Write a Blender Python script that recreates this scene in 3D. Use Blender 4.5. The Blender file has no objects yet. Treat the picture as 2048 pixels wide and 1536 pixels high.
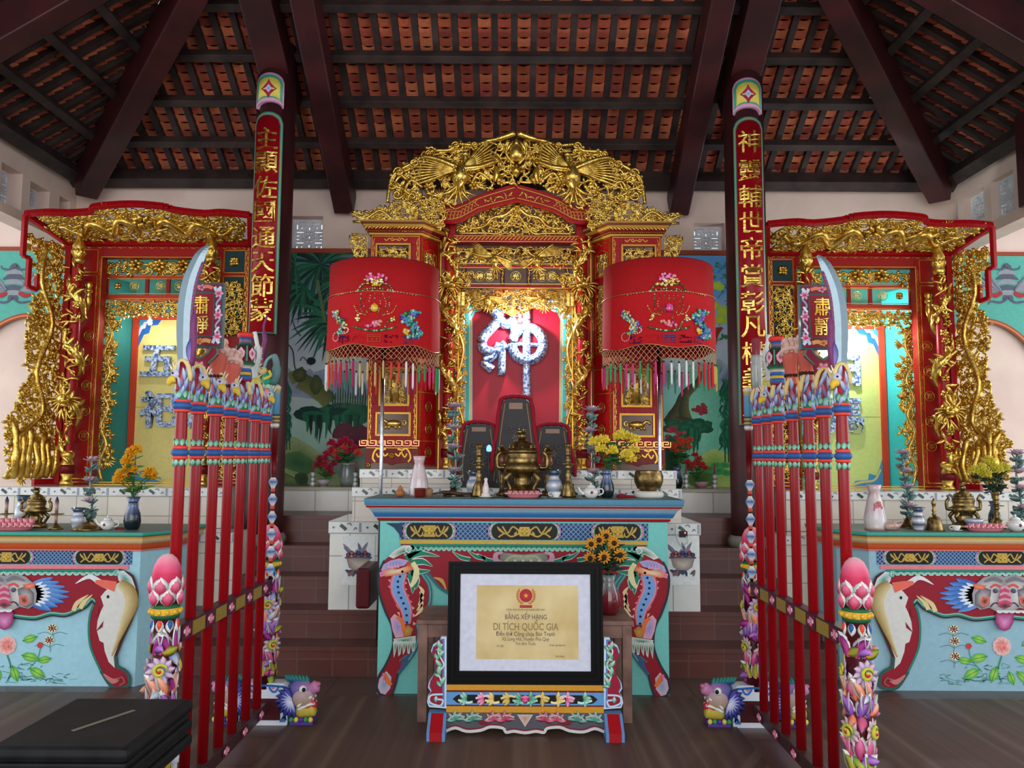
import bpy, math, random
from math import sin, cos, pi, atan, tan, radians, sqrt
from mathutils import Matrix, Vector
from mathutils.geometry import tessellate_polygon
SC = bpy.context.scene
COL = SC.collection
rnd = random.Random(7)
# ---------------------------------------------------------------- camera
FOC = 1600.0
CAMZ = 1.55
cam_d = bpy.data.cameras.new('camera'); cam = bpy.data.objects.new('camera', cam_d); COL.objects.link(cam)
cam_d.sensor_width = 36.0; cam_d.lens = FOC*36.0/2048.0; cam_d.clip_start = .05
cam.location = (0, 0, CAMZ)
RM = Matrix.Rotation(radians(90+5.1), 4, 'X') @ Matrix.Rotation(radians(.3), 4, 'Z')
cam.rotation_euler = RM.to_euler()
SC.camera = cam
def P(px, py, Y):
    "world point seen at image point (px,py) on the vertical plane at distance Y"
    d = RM.to_3x3() @ Vector(((px-1024)/FOC, -(py-768)/FOC, -1))
    t = Y/d.y
    return Vector((d.x*t, Y, CAMZ+d.z*t))
def p2(px, py, Y):
    q = P(px, py, Y); return (q.x, q.z)
def X_(px, Y, py=900): return P(px, py, Y).x
def Z_(py, Y, px=1024): return P(px, py, Y).z
# ---------------------------------------------------------------- world, light, exposure
W = bpy.data.worlds.new('sky'); SC.world = W; W.use_nodes = True
bg = W.node_tree.nodes['Background']; bg.inputs[0].default_value = (.86, .93, 1, 1); bg.inputs[1].default_value = 1.15
def area(name, loc, rot, size, size_y, power, color=(1, 1, 1)):
    l = bpy.data.lights.new(name, 'AREA'); l.shape = 'RECTANGLE'; l.size = size; l.size_y = size_y; l.energy = power; l.color = color
    o = bpy.data.objects.new(name, l); COL.objects.link(o); o.location = loc; o.rotation_euler = rot; return o
area('daylight_front_opening', (0, -2.4, 2.6), (radians(82), 0, 0), 8, 3.4, 175, (1, .97, .93))
area('daylight_left_arcade', (-6.6, 5.2, 1.9), (0, radians(-90), 0), 2.4, 4, 40, (.93, .96, 1))
area('daylight_right_arcade', (6.6, 5.2, 1.9), (0, radians(90), 0), 2.4, 4, 52, (.93, .96, 1))
SC.view_settings.view_transform = 'Standard'; SC.view_settings.look = 'None'
SC.view_settings.exposure = 0.3; SC.view_settings.gamma = 1.0; SC.view_settings.use_curve_mapping = False
# ---------------------------------------------------------------- colours and materials
def lin(c):
    c /= 255.0
    return c/12.92 if c <= .04045 else ((c+.055)/1.055)**2.4
def C(r, g, b): return (lin(r), lin(g), lin(b), 1.0)
RED = C(160, 10, 20); DRED = C(104, 8, 16); MAR = C(70, 14, 22); WHITE = C(232, 232, 228); CREAM = C(226, 208, 160)
TEAL = C(48, 170, 150); GREEN = C(28, 120, 80); DGREEN = C(14, 62, 44); TURQ = C(112, 206, 200); SKY = C(92, 150, 200)
BLUE = C(44, 96, 160); NAVY = C(24, 50, 96); PINK = C(222, 90, 130); MAG = C(176, 34, 96); PURP = C(120, 52, 140); LAV = C(160, 160, 214)
YEL = C(226, 176, 52); ORA = C(228, 96, 48); GOLDP = C(206, 160, 62); BLACK = C(16, 14, 16); PALE = C(236, 226, 150); BRN = C(70, 34, 30)
def newmat(name, rough=.5, metal=0.0, spec=.5, coat=0.0):
    m = bpy.data.materials.new(name); m.use_nodes = True; nt = m.node_tree; b = nt.nodes['Principled BSDF']
    b.inputs['Roughness'].default_value = rough; b.inputs['Metallic'].default_value = metal
    b.inputs['Specular IOR Level'].default_value = spec; b.inputs['Coat Weight'].default_value = coat
    return m, nt, b
def N(nt, t, **k):
    n = nt.nodes.new(t)
    for a, v in k.items():
        if a.startswith('i_'): n.inputs[a[2:].replace('_', ' ')].default_value = v
        else: setattr(n, a, v)
    return n
def noise_vec(nt, scale, detail=4, coord='Object'):
    tc = N(nt, 'ShaderNodeTexCoord'); no = N(nt, 'ShaderNodeTexNoise', i_Scale=scale, i_Detail=detail)
    nt.links.new(tc.outputs[coord], no.inputs['Vector']); return no
def mix_noise(name, c1, c2, scale=6, rough=.6, metal=0, bump=0.0, bscale=60, lo=.35, hi=.65, spec=.5, coat=0):
    m, nt, b = newmat(name, rough, metal, spec, coat)
    no = noise_vec(nt, scale); r = N(nt, 'ShaderNodeValToRGB'); r.color_ramp.elements[0].position = lo; r.color_ramp.elements[1].position = hi
    r.color_ramp.elements[0].color = c1; r.color_ramp.elements[1].color = c2
    nt.links.new(no.outputs['Fac'], r.inputs[0]); nt.links.new(r.outputs[0], b.inputs['Base Color'])
    if bump:
        n2 = noise_vec(nt, bscale); bp = N(nt, 'ShaderNodeBump', i_Strength=bump, i_Distance=.01)
        nt.links.new(n2.outputs['Fac'], bp.inputs['Height']); nt.links.new(bp.outputs[0], b.inputs['Normal'])
    return m
def paintmat(name, rough=.45, metal=0, var=.12, coat=0, trans=0, bump=0, spec=.4):
    "colour comes from the piece's own painted colour attribute, slightly uneven like brushed enamel"
    m, nt, b = newmat(name, rough, metal, spec, coat)
    a = N(nt, 'ShaderNodeAttribute', attribute_name='Col'); no = noise_vec(nt, 35)
    mr = N(nt, 'ShaderNodeMapRange'); mr.inputs['To Min'].default_value = 1-var; mr.inputs['To Max'].default_value = 1+var
    mx = N(nt, 'ShaderNodeVectorMath', operation='SCALE')
    nt.links.new(no.outputs['Fac'], mr.inputs['Value']); nt.links.new(a.outputs['Color'], mx.inputs[0]); nt.links.new(mr.outputs[0], mx.inputs['Scale'])
    nt.links.new(mx.outputs[0], b.inputs['Base Color'])
    if bump:
        n2 = noise_vec(nt, 90); bp = N(nt, 'ShaderNodeBump', i_Strength=bump, i_Distance=.004)
        nt.links.new(n2.outputs['Fac'], bp.inputs['Height']); nt.links.new(bp.outputs[0], b.inputs['Normal'])
    return m
PAINT = paintmat('enamel_paint', .5, coat=.03, spec=.3)
MATTE = paintmat('matte_paint', .75, var=.18)
LACQ = paintmat('glossy_lacquer', .38, var=.08, coat=.05, spec=.2)
FABRIC = paintmat('dyed_fabric', .85, var=.15, bump=.3)
GLASSY = paintmat('glazed_ceramic', .12, coat=.6, var=.06)
METALP = paintmat('metallic_paint', .3, metal=.85)
GOLD = mix_noise('gold_leaf', C(196, 148, 52), C(248, 218, 118), 16, .28, .92, .35, 55, .3, .7)
BRASS = mix_noise('old_brass', C(84, 66, 38), C(158, 132, 80), 24, .32, .9, .1, 70)
STEEL = mix_noise('steel', C(170, 172, 176), C(205, 206, 210), 30, .22, 1)
PLASTER = mix_noise('pink_plaster', C(216, 190, 178), C(228, 204, 190), 2.2, .85, bump=.15, bscale=120)
DKWOOD = mix_noise('dark_purlin_wood', C(34, 24, 23), C(62, 46, 42), 5, .7, bump=.2)
MARWOOD = mix_noise('maroon_painted_beam', C(46, 12, 16), C(70, 22, 26), 3, .5, bump=.08, bscale=40)
TILE = paintmat('terracotta_roof_tile', .85, var=.25, bump=.3)
CONC = mix_noise('white_concrete_block', C(196, 198, 204), C(226, 226, 230), 8, .8)
PLAST = mix_noise('black_plastic', C(16, 16, 18), C(26, 26, 28), 12, .6, bump=.08, bscale=150, spec=.2)
DESKW = mix_noise('brown_desk_wood', C(104, 72, 62), C(140, 104, 90), 9, .5)
def bricktile(name, c1, c2, cm, w, h, rough=.35, mortar=.012, off=0.0):
    m, nt, b = newmat(name, rough)
    tc = N(nt, 'ShaderNodeTexCoord'); s = N(nt, 'ShaderNodeSeparateXYZ'); cb = N(nt, 'ShaderNodeCombineXYZ'); ad = N(nt, 'ShaderNodeMath', operation='ADD')
    nt.links.new(tc.outputs['Object'], s.inputs[0]); nt.links.new(s.outputs[0], cb.inputs[0]); nt.links.new(s.outputs[1], ad.inputs[0]); nt.links.new(s.outputs[2], ad.inputs[1]); nt.links.new(ad.outputs[0], cb.inputs[1])
    br = N(nt, 'ShaderNodeTexBrick', offset=off); br.inputs['Color1'].default_value = c1; br.inputs['Color2'].default_value = c2; br.inputs['Mortar'].default_value = cm
    br.inputs['Scale'].default_value = 1; br.inputs['Mortar Size'].default_value = mortar; br.inputs['Brick Width'].default_value = w; br.inputs['Row Height'].default_value = h
    nt.links.new(cb.outputs[0], br.inputs['Vector']); no = noise_vec(nt, 3)
    mx = N(nt, 'ShaderNodeMix', data_type='RGBA', blend_type='MULTIPLY'); mx.inputs[0].default_value = .45
    nt.links.new(br.outputs['Color'], mx.inputs[6]); nt.links.new(no.outputs['Fac'], mx.inputs[7])
    n3 = N(nt, 'ShaderNodeHueSaturation', i_Saturation=.9, i_Value=1.35); nt.links.new(mx.outputs[2], n3.inputs['Color']); nt.links.new(n3.outputs[0], b.inputs['Base Color'])
    return m
STEPT = bricktile('brown_step_tile', C(94, 40, 28), C(82, 35, 26), C(96, 54, 44), .25, .205, .35, .006)
CREAMT = bricktile('cream_wall_tile', C(216, 206, 190), C(206, 196, 182), C(160, 150, 140), .25, .2, .25, .004)
WHITET = bricktile('white_wall_tile', C(218, 214, 206), C(210, 206, 198), C(150, 146, 140), .3, .4, .2, .004)
# ---------------------------------------------------------------- mesh builder
ORIG = {}
def ease(c1, c2, t): return tuple(c1[i]*(1-t)+c2[i]*t for i in range(4))
def crom(pts, n=5, closed=False):
    pts = [Vector(p) for p in pts]; out = []; m = len(pts)
    rng_ = range(m if closed else m-1)
    for i in rng_:
        a, b, c, d = (pts[(i-1) % m] if closed or i > 0 else pts[0]), pts[i], pts[(i+1) % m], (pts[(i+2) % m] if closed or i+2 < m else pts[-1])
        for k in range(n):
            t = k/n; out.append(.5*((2*b)+(c-a)*t+(2*a-5*b+4*c-d)*t*t+(3*b-a-3*c+d)*t**3))
    if not closed: out.append(pts[-1])
    return out
class MB:
    def __init__(s, col=WHITE, M=None):
        s.v = []; s.f = []; s.c = []; s.sm = []; s.col = col; s.M = M or Matrix.Identity(4)
    def V(s, p, col=None):
        s.v.append(s.M @ Vector(p)); s.c.append(col or s.col); return len(s.v)-1
    def F(s, idx, sm=False): s.f.append(tuple(idx)); s.sm.append(sm)
    def box(s, x0, x1, y0, y1, z0, z1, col=None):
        i = [s.V((x, y, z), col) for x in (x0, x1) for y in (y0, y1) for z in (z0, z1)]
        for q in ((0, 1, 3, 2), (4, 6, 7, 5), (0, 4, 5, 1), (2, 3, 7, 6), (0, 2, 6, 4), (1, 5, 7, 3)): s.F([i[k] for k in q])
    def bar(s, a, b, w, h, up=(0, 0, 1), col=None):
        a, b = Vector(a), Vector(b); d = (b-a).normalized(); up = Vector(up); x = d.cross(up).normalized(); u = x.cross(d).normalized()
        i = [s.V(p+x*sx*w/2+u*su*h/2, col) for p in (a, b) for sx in (-1, 1) for su in (-1, 1)]
        for q in ((0, 1, 3, 2), (4, 6, 7, 5), (0, 4, 5, 1), (2, 3, 7, 6), (0, 2, 6, 4), (1, 5, 7, 3)): s.F([i[k] for k in q])
    def tube(s, pts, r, seg=6, col=None, flat=1.0, nrm=None, cap=True, c2=None):
        pts = [Vector(p) for p in pts]; n = len(pts)
        if n < 2: return
        if not isinstance(r, (list, tuple)): r = [r]*n
        nrm = Vector(nrm) if nrm else None; prev = None; rings = []
        for i, p in enumerate(pts):
            d = (pts[min(i+1, n-1)]-pts[max(i-1, 0)])
            if d.length < 1e-9: d = Vector((0, 0, 1))
            d.normalize()
            if nrm: x = d.cross(nrm)
            else:
                if prev is None: prev = Vector((0, 0, 1)) if abs(d.z) < .9 else Vector((1, 0, 0))
                x = prev-d*prev.dot(d); prev = x.normalized()
            if x.length < 1e-6: x = d.orthogonal()
            x.normalize(); y = d.cross(x)
            cc = ease(col or s.col, c2, i/(n-1)) if c2 else col
            rings.append([s.V(p+x*cos(2*pi*k/seg)*r[i]+y*sin(2*pi*k/seg)*r[i]*flat, cc) for k in range(seg)])
        for a, b in zip(rings, rings[1:]):
            for k in range(seg): s.F((a[k], a[(k+1) % seg], b[(k+1) % seg], b[k]), True)
        if cap: s.F(rings[0][::-1]); s.F(rings[-1])
    def cyl(s, a, b, r0, r1=None, seg=12, col=None): s.tube([a, b], [r0, r1 if r1 is not None else r0], seg, col)
    def lathe(s, prof, c=(0, 0, 0), seg=16, sx=1.0, sy=1.0, caps=True, smooth=True):
        "prof rows: (radius, z[, colour])"
        rings = []
        for row in prof:
            r, z = row[0], row[1]; cc = row[2] if len(row) > 2 else None
            rings.append([s.V((c[0]+cos(2*pi*k/seg)*r*sx, c[1]+sin(2*pi*k/seg)*r*sy, c[2]+z), cc) for k in range(seg)])
        for a, b in zip(rings, rings[1:]):
            for k in range(seg): s.F((a[k], a[(k+1) % seg], b[(k+1) % seg], b[k]), smooth)
        if caps: s.F(rings[0][::-1]); s.F(rings[-1])
    def ball(s, c, r, seg=8, col=None, c2=None):
        if not isinstance(r, (tuple, list)): r = (r, r, r)
        h = max(4, seg//2); rings = []
        for j in range(1, h):
            t = pi*j/h
            rings.append([s.V((c[0]+r[0]*sin(t)*cos(2*pi*k/seg), c[1]+r[1]*sin(t)*sin(2*pi*k/seg), c[2]-r[2]*cos(t)), ease(col or s.col, c2, j/h) if c2 else col) for k in range(seg)])
        a = s.V((c[0], c[1], c[2]-r[2]), col); b = s.V((c[0], c[1], c[2]+r[2]), c2 or col)
        for k in range(seg): s.F((a, rings[0][(k+1) % seg], rings[0][k]), True); s.F((b, rings[-1][k], rings[-1][(k+1) % seg]), True)
        for A, B in zip(rings, rings[1:]):
            for k in range(seg): s.F((A[k], A[(k+1) % seg], B[(k+1) % seg], B[k]), True)
    # ---- the following work in the local plane (x, y) of s.M with z as height above it
    def poly(s, pts, z0=0, z1=.002, col=None, holes=None):
        loops = [pts]+(holes or [])
        flat = [p for l in loops for p in l]
        tri = tessellate_polygon([[Vector((p[0], p[1], 0)) for p in l] for l in loops])
        top = [s.V((p[0], p[1], z1), col) for p in flat]; bot = [s.V((p[0], p[1], z0), col) for p in flat]
        for t in tri:
            a, b, c = t; pa, pb, pc = flat[a], flat[b], flat[c]
            if (pb[0]-pa[0])*(pc[1]-pa[1])-(pb[1]-pa[1])*(pc[0]-pa[0]) < 0: a, c = c, a
            s.F((top[a], top[b], top[c])); s.F((bot[c], bot[b], bot[a]))
        k = 0
        for l in loops:
            n = len(l); ar = sum(l[i][0]*l[(i+1) % n][1]-l[(i+1) % n][0]*l[i][1] for i in range(n))
            for i in range(n):
                a, b = k+i, k+(i+1) % n
                if (ar < 0) != (l is not pts): a, b = b, a
                s.F((bot[a], bot[b], top[b], top[a]))
            k += n
    def rect(s, x0, y0, x1, y1, z0=0, z1=.002, col=None): s.poly([(x0, y0), (x1, y0), (x1, y1), (x0, y1)], z0, z1, col)
    def gpoly(s, pts, cin, cout, z=.003, c=None, cz=None):
        n = len(pts); c = c or (sum(p[0] for p in pts)/n, sum(p[1] for p in pts)/n)
        o = s.V((c[0], c[1], cz if cz is not None else z), cin); r = [s.V((p[0], p[1], z), cout) for p in pts]
        for i in range(n): s.F((o, r[i], r[(i+1) % n]))
    def rib(s, pts, w, z=.003, col=None, c2=None, n=4, smooth=True):
        pts = crom([(p[0], p[1], 0) for p in pts], n) if smooth else [Vector((p[0], p[1], 0)) for p in pts]
        m = len(pts); ws = w if isinstance(w, (list, tuple)) else None; prev = None
        for i, p in enumerate(pts):
            d = pts[min(i+1, m-1)]-pts[max(i-1, 0)]
            if d.length < 1e-9: d = Vector((1, 0, 0))
            d.normalize(); q = Vector((-d.y, d.x, 0)); t = i/(m-1)
            if ws: k = t*(len(ws)-1); j = min(int(k), len(ws)-2); wd = ws[j]*(1-(k-j))+ws[j+1]*(k-j)
            else: wd = w
            a = s.V((p.x+q.x*wd/2, p.y+q.y*wd/2, z), col); b = s.V((p.x-q.x*wd/2, p.y-q.y*wd/2, z), c2 or col)
            if prev: s.F((prev[0], prev[1], b, a))
            prev = (a, b)
    def leaf(s, b, ang, L, Wd, T=.01, bend=0.0, z=0.0, col=None, c2=None, n=5, back=True):
        "pointed carved leaf / feather / petal with a raised ridge"
        rows = []; x, y = b[0], b[1]; a = ang
        for i in range(n+1):
            t = i/n; w = Wd*.5*(sin(pi*min(1, t*.92+.08))**.8 if t < 1 else 0.02)
            q = (-sin(a), cos(a)); cc = ease(col or s.col, c2, t) if c2 else col
            zz = z+T*(.6*sin(pi*t)+.4)
            r = [s.V((x+q[0]*w, y+q[1]*w, z), cc), s.V((x, y, zz), cc), s.V((x-q[0]*w, y-q[1]*w, z), cc)]
            if back: r.append(s.V((x, y, z-T*.3), cc))
            rows.append(r)
            x += cos(a)*L/n; y += sin(a)*L/n; a += bend/n
        for A, B in zip(rows, rows[1:]):
            s.F((A[1], A[0], B[0], B[1]), True); s.F((A[2], A[1], B[1], B[2]), True)
            if back: s.F((A[0], A[3], B[3], B[0]), True); s.F((A[3], A[2], B[2], B[3]), True)
        return (x, y, a)
    def scroll(s, c, r, a0=0.0, turns=1.3, sgn=1, w=None, z=0.0, n=14, col=None, tail=None):
        w = w or r*.28; pts = []; rs = []
        if tail: pts.append(Vector((tail[0], tail[1], z))); rs.append(w*.35)
        for i in range(n+1):
            t = i/n; rr = r*(1-t*.78); a = a0+sgn*turns*2*pi*t
            pts.append(Vector((c[0]+cos(a)*rr, c[1]+sin(a)*rr, z+t*w*.6))); rs.append(w*(.45+.35*sin(pi*t))*(.5 if (i == 0 and not tail) else 1))
        s.tube(pts, rs, 5, col, nrm=None)
        s.ball((pts[-1].x, pts[-1].y, pts[-1].z), w*.75, 6, col)
    def flower(s, c, r, n=6, z=0.0, T=None, col=None, c2=None, cc=None, a0=0):
        T = T or r*.35
        for k in range(n): s.leaf((c[0]+cos(2*pi*k/n+a0)*r*.15, c[1]+sin(2*pi*k/n+a0)*r*.15), 2*pi*k/n+a0, r*.9, r*5.2/n, T, 0, z, col, c2, 4)
        s.ball((c[0], c[1], z+T*.8), r*.24, 6, cc or col)
    def text(s, body, cx, cy, size, z=0.0, depth=.004, col=None, bold=0.0, sx=1.0):
        key = (body, round(bold, 4))
        if key not in TXT:
            cu = bpy.data.curves.new('lettering', 'FONT'); cu.body = body; cu.extrude = .5; cu.align_x = 'CENTER'; cu.align_y = 'CENTER'; cu.offset = bold; cu.resolution_u = 3
            o = bpy.data.objects.new('lettering', cu); COL.objects.link(o); dg = bpy.context.evaluated_depsgraph_get(); dg.update()
            me = o.evaluated_get(dg).to_mesh(); vs = [tuple(v.co) for v in me.vertices]; fs = [tuple(p.vertices) for p in me.polygons]
            bpy.data.objects.remove(o); bpy.data.curves.remove(cu)
            xs = [v[0] for v in vs] or [0]; ys = [v[1] for v in vs] or [0]; mx, my = (min(xs)+max(xs))/2, (min(ys)+max(ys))/2
            TXT[key] = ([(v[0]-mx, v[1]-my, v[2]+.5) for v in vs], fs)
        vs, fs = TXT[key]; idx = [s.V((cx+v[0]*size*sx, cy+v[1]*size, z+v[2]*depth), col) for v in vs]
        for f in fs: s.F([idx[i] for i in f])
    def build(s, name, mat, parent=None, bevel=0.0, loc=None):
        if not s.v: s.V((0, 0, 0))
        if parent is not None: o0 = ORIG[parent]
        elif loc is not None: o0 = Vector(loc)
        else:
            xs = [p.x for p in s.v]; ys = [p.y for p in s.v]; zs = [p.z for p in s.v]
            o0 = Vector(((min(xs)+max(xs))/2, (min(ys)+max(ys))/2, min(zs)))
        me = bpy.data.meshes.new(name); me.from_pydata([p-o0 for p in s.v], [], s.f)
        at = me.color_attributes.new('Col', 'FLOAT_COLOR', 'POINT'); at.data.foreach_set('color', [x for c in s.c for x in c])
        me.polygons.foreach_set('use_smooth', s.sm); me.materials.append(mat); me.update()
        o = bpy.data.objects.new(name, me); COL.objects.link(o)
        if parent is not None: o.parent = parent
        else: o.location = o0
        ORIG[o] = o0
        if bevel:
            b = o.modifiers.new('bevel', 'BEVEL'); b.width = bevel; b.segments = 2; b.limit_method = 'ANGLE'; b.angle_limit = radians(50)
        return o
TXT = {}
def FP(Y): return Matrix(((1, 0, 0, 0), (0, 0, -1, Y), (0, 1, 0, 0), (0, 0, 0, 1)))      # plane facing the camera at distance Y
def FRM(o, u, v):
    u = Vector(u).normalized(); v = Vector(v); v = (v-u*v.dot(u)).normalized(); n = u.cross(v)
    return Matrix(((u.x, v.x, n.x, o[0]), (u.y, v.y, n.y, o[1]), (u.z, v.z, n.z, o[2]), (0, 0, 0, 1)))
def thing(name, label, cat, loc, group=None):
    o = bpy.data.objects.new(name, None); COL.objects.link(o); o.location = loc; o.empty_display_size = .05
    o['label'] = label; o['category'] = cat
    if group: o['group'] = group
    ORIG[o] = Vector(loc); return o
def tag(o, label, cat, group=None, kind=None):
    o['label'] = label; o['category'] = cat
    if group: o['group'] = group
    if kind: o['kind'] = kind
    return o
def struct(o): o['kind'] = 'structure'; return o
def copy_tree(o, parent=None):
    c = o.copy(); COL.objects.link(c)
    if parent is not None: c.parent = parent
    for ch in list(o.children): copy_tree(ch, c)
    return c
def dup(o, loc, label=None, rz=None, scale=None):
    c = copy_tree(o); c.location = loc
    if label: c['label'] = label
    if rz is not None: c.rotation_euler = (0, 0, rz)
    if scale: c.scale = (scale, scale, scale) if isinstance(scale, (int, float)) else scale
    return c
def loft(mb, foot, rows, cap=True):
    "sweep a moulding round a convex footprint (ccw); rows: (outward offset, z, colour)"
    n = len(foot); rings = []
    for off, z, col in rows:
        r = []
        for i in range(n):
            a, b, c = Vector(foot[i-1]), Vector(foot[i]), Vector(foot[(i+1) % n])
            d1 = (b-a).normalized(); d2 = (c-b).normalized(); n1 = Vector((d1.y, -d1.x)); n2 = Vector((d2.y, -d2.x)); m = n1+n2; m = m/max(.3, m.dot(n1))
            q = b+m*off; r.append(mb.V((q.x, q.y, z), col))
        rings.append(r)
    for A, B in zip(rings, rings[1:]):
        for i in range(n): mb.F((A[i], A[(i+1) % n], B[(i+1) % n], B[i]))
    if cap: mb.F(rings[-1]); mb.F(rings[0][::-1])
# ================================================================ THE SETTING
YB = 7.8
WX = 4.36
ZE = Z_(345, YB, 155)          # eave height of the roof at the walls
ZT = Z_(505, YB)               # height of the red-brown trim line
def grid_wall(mb, u0, u1, z0, z1, holes, put):
    us = sorted({u0, u1, *[h[0] for h in holes], *[h[1] for h in holes]}); zs = sorted({z0, z1, *[h[2] for h in holes], *[h[3] for h in holes]})
    for a, b in zip(us, us[1:]):
        for c, d in zip(zs, zs[1:]):
            if any(h[0] <= a and b <= h[1] and h[2] <= c and d <= h[3] for h in holes): continue
            put(a, b, c, d)
# floor: brown tile with a thin striped mat
m, nt, b = newmat('brown_floor_tile', .32)
tc = N(nt, 'ShaderNodeTexCoord'); br = N(nt, 'ShaderNodeTexBrick', offset=0.0); br.inputs['Scale'].default_value = 1; br.inputs['Mortar Size'].default_value = .006
br.inputs['Brick Width'].default_value = .4; br.inputs['Row Height'].default_value = .4; br.inputs['Color1'].default_value = C(98, 70, 60); br.inputs['Color2'].default_value = C(84, 60, 54); br.inputs['Mortar'].default_value = C(60, 48, 44)
nt.links.new(tc.outputs['Object'], br.inputs['Vector']); nt.links.new(br.outputs['Color'], b.inputs['Base Color']); FLOORM = m
m, nt, b = newmat('woven_floor_mat', .5)
tc = N(nt, 'ShaderNodeTexCoord'); s_ = N(nt, 'ShaderNodeSeparateXYZ'); mu = N(nt, 'ShaderNodeMath', operation='MULTIPLY'); mu.inputs[1].default_value = 11
wn = N(nt, 'ShaderNodeTexNoise', noise_dimensions='1D', i_Scale=.9, i_Detail=3); r = N(nt, 'ShaderNodeValToRGB')
r.color_ramp.elements[0].position = .36; r.color_ramp.elements[0].color = C(74, 50, 40); r.color_ramp.elements[1].position = .68; r.color_ramp.elements[1].color = C(100, 78, 62)
e = r.color_ramp.elements.new(.5); e.color = C(84, 56, 44)
nt.links.new(tc.outputs['Object'], s_.inputs[0]); nt.links.new(s_.outputs[0], mu.inputs[0]); nt.links.new(mu.outputs[0], wn.inputs['W']); nt.links.new(wn.outputs[0], r.inputs[0]); nt.links.new(r.outputs[0], b.inputs['Base Color'])
ck = N(nt, 'ShaderNodeTexChecker', i_Scale=160); nt.links.new(tc.outputs['Object'], ck.inputs['Vector']); bp = N(nt, 'ShaderNodeBump', i_Strength=.25, i_Distance=.002); nt.links.new(ck.outputs['Fac'], bp.inputs['Height']); nt.links.new(bp.outputs[0], b.inputs['Normal'])
MATM = m
f = MB(); f.box(-7.5, 7.5, -3, YB+.3, -.1, 0); struct(f.build('floor', FLOORM))
for k, (a, c, y0, y1) in enumerate(((-1.28, 1.3, 1.2, 5.3), (-4.6, -1.55, 1.6, 5.35), (1.56, 4.6, 1.6, 5.3))):
    f = MB(); f.box(a, c, y0, y1, 0.0005, .006)
    tag(f.build('floor_mat', MATM), ('brown striped floor mat down the middle aisle between the two weapon racks', 'brown striped floor mat on the left outside the left rack', 'brown striped floor mat on the right outside the right rack')[k], 'mat')
# brown tiled steps and the platform they climb to
YS = 5.77
for k in range(4):
    f = MB(); z = .205*(k+1); f.box(-6, 6, YS+.25*k, YS+.25*(k+1), z-.205, z)
    f.box(-6, 6, YS+.25*k+.02, YB, z-.205, z-.03) if False else None
    f.box(-6, 6, YS+.25*k-.015, YS+.25*k, z-.03, z); struct(f.build('trim_%d' % (20+k), STEPT))
f = MB(); f.box(-6, 6, YS+1.0, YB, 0, 1.04); f.box(-6, 6, YS+.985, YS+1.0, 1.01, 1.04); struct(f.build('trim_24', STEPT))
# back wall
VL = (X_(578, YB, 470), X_(645, YB, 470), Z_(503, YB, 610), Z_(432, YB, 610)); VR = (X_(1388, YB, 480), X_(1450, YB, 480), Z_(512, YB, 1420), Z_(446, YB, 1420))
f = MB(); grid_wall(f, -7, 7, 0, ZE+.3, [VL, VR], lambda a, b, c, d: f.box(a, b, YB, YB+.22, c, d)); struct(f.build('wall_back', PLASTER))
# side walls: only above the open arcades
YV = []
def side_wall(s, name, vpx):
    holes = []
    for px0, px1, py0, py1 in vpx:      # openings given on the photo, put where they stand on the side wall
        def yat(px): return 1600*WX/abs(px-1024)*1.0
        a = ycross(px0, s); b_ = ycross(px1, s); y0, y1 = min(a, b_), max(a, b_)
        z1 = zcross((px0+px1)/2, py0, s); z0 = zcross((px0+px1)/2, py1, s); holes.append((y0, y1, z0, z1))
    f = MB(); x0, x1 = (WX, WX+.2) if s > 0 else (-WX-.2, -WX)
    grid_wall(f, 2.0, YB, ZT+.04, ZE+.15, holes, lambda a, b, c, d: f.box(x0, x1, a, b, c, d))
    struct(f.build(name, PLASTER)); return holes
def raydir(px, py): return RM.to_3x3() @ Vector(((px-1024)/FOC, -(py-768)/FOC, -1))
def ycross(px, s, py=380): d = raydir(px, py); return d.y*(s*WX/d.x)
def zcross(px, py, s): d = raydir(px, py); return CAMZ+d.z*(s*WX/d.x)
HL = side_wall(-1, 'wall_left', ((0, 44, 334, 412), (60, 100, 372, 424), (120, 142, 398, 428)))
HR = side_wall(1, 'wall_right', ((1981, 2028, 350, 432), (1926, 1967, 385, 445), (1876, 1914, 412, 450)))
# openwork vent blocks in the walls
def vent(n, M, w, h):
    f = MB(WHITE, M); sl = []
    def S(x0, x1, y0, y1):
        for a, b in ((x0, x1), (1-x1, 1-x0)): sl.append((a*w, b*w, y0*h, y1*h))
    S(.1, .16, .72, .88); S(.2, .42, .87, .91); S(.38, .42, .76, .84); S(.1, .34, .62, .67); S(.3, .34, .52, .6); S(.1, .2, .52, .57); S(.4, .48, .6, .64); S(.1, .2, .42, .47); S(.3, .34, .4, .47); S(.1, .34, .32, .37); S(.4, .48, .36, .4)
    S(.1, .16, .12, .27); S(.2, .42, .09, .13); S(.38, .42, .16, .24); S(.24, .3, .2, .26); S(.24, .3, .74, .8); sl.append((.47*w, .53*w, .46*h, .54*h)); sl.append((.47*w, .53*w, .7*h, .8*h)); sl.append((.47*w, .53*w, .2*h, .3*h))
    grid_wall(f, 0, w, 0, h, sl, lambda a, b, c, d: f.rect(a, c, b, d, -.05, 0))
    struct(f.build('window_%d' % n, CONC))
vent(1, FRM((VL[0], YB+.12, VL[2]), (1, 0, 0), (0, 0, 1)), VL[1]-VL[0], VL[3]-VL[2]); vent(2, FRM((VR[0], YB+.12, VR[2]), (1, 0, 0), (0, 0, 1)), VR[1]-VR[0], VR[3]-VR[2])
for k, h in enumerate(HL): vent(3+k, FRM((-WX-.12, h[0], h[2]), (0, 1, 0), (0, 0, 1)), h[1]-h[0], h[3]-h[2])
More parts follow.
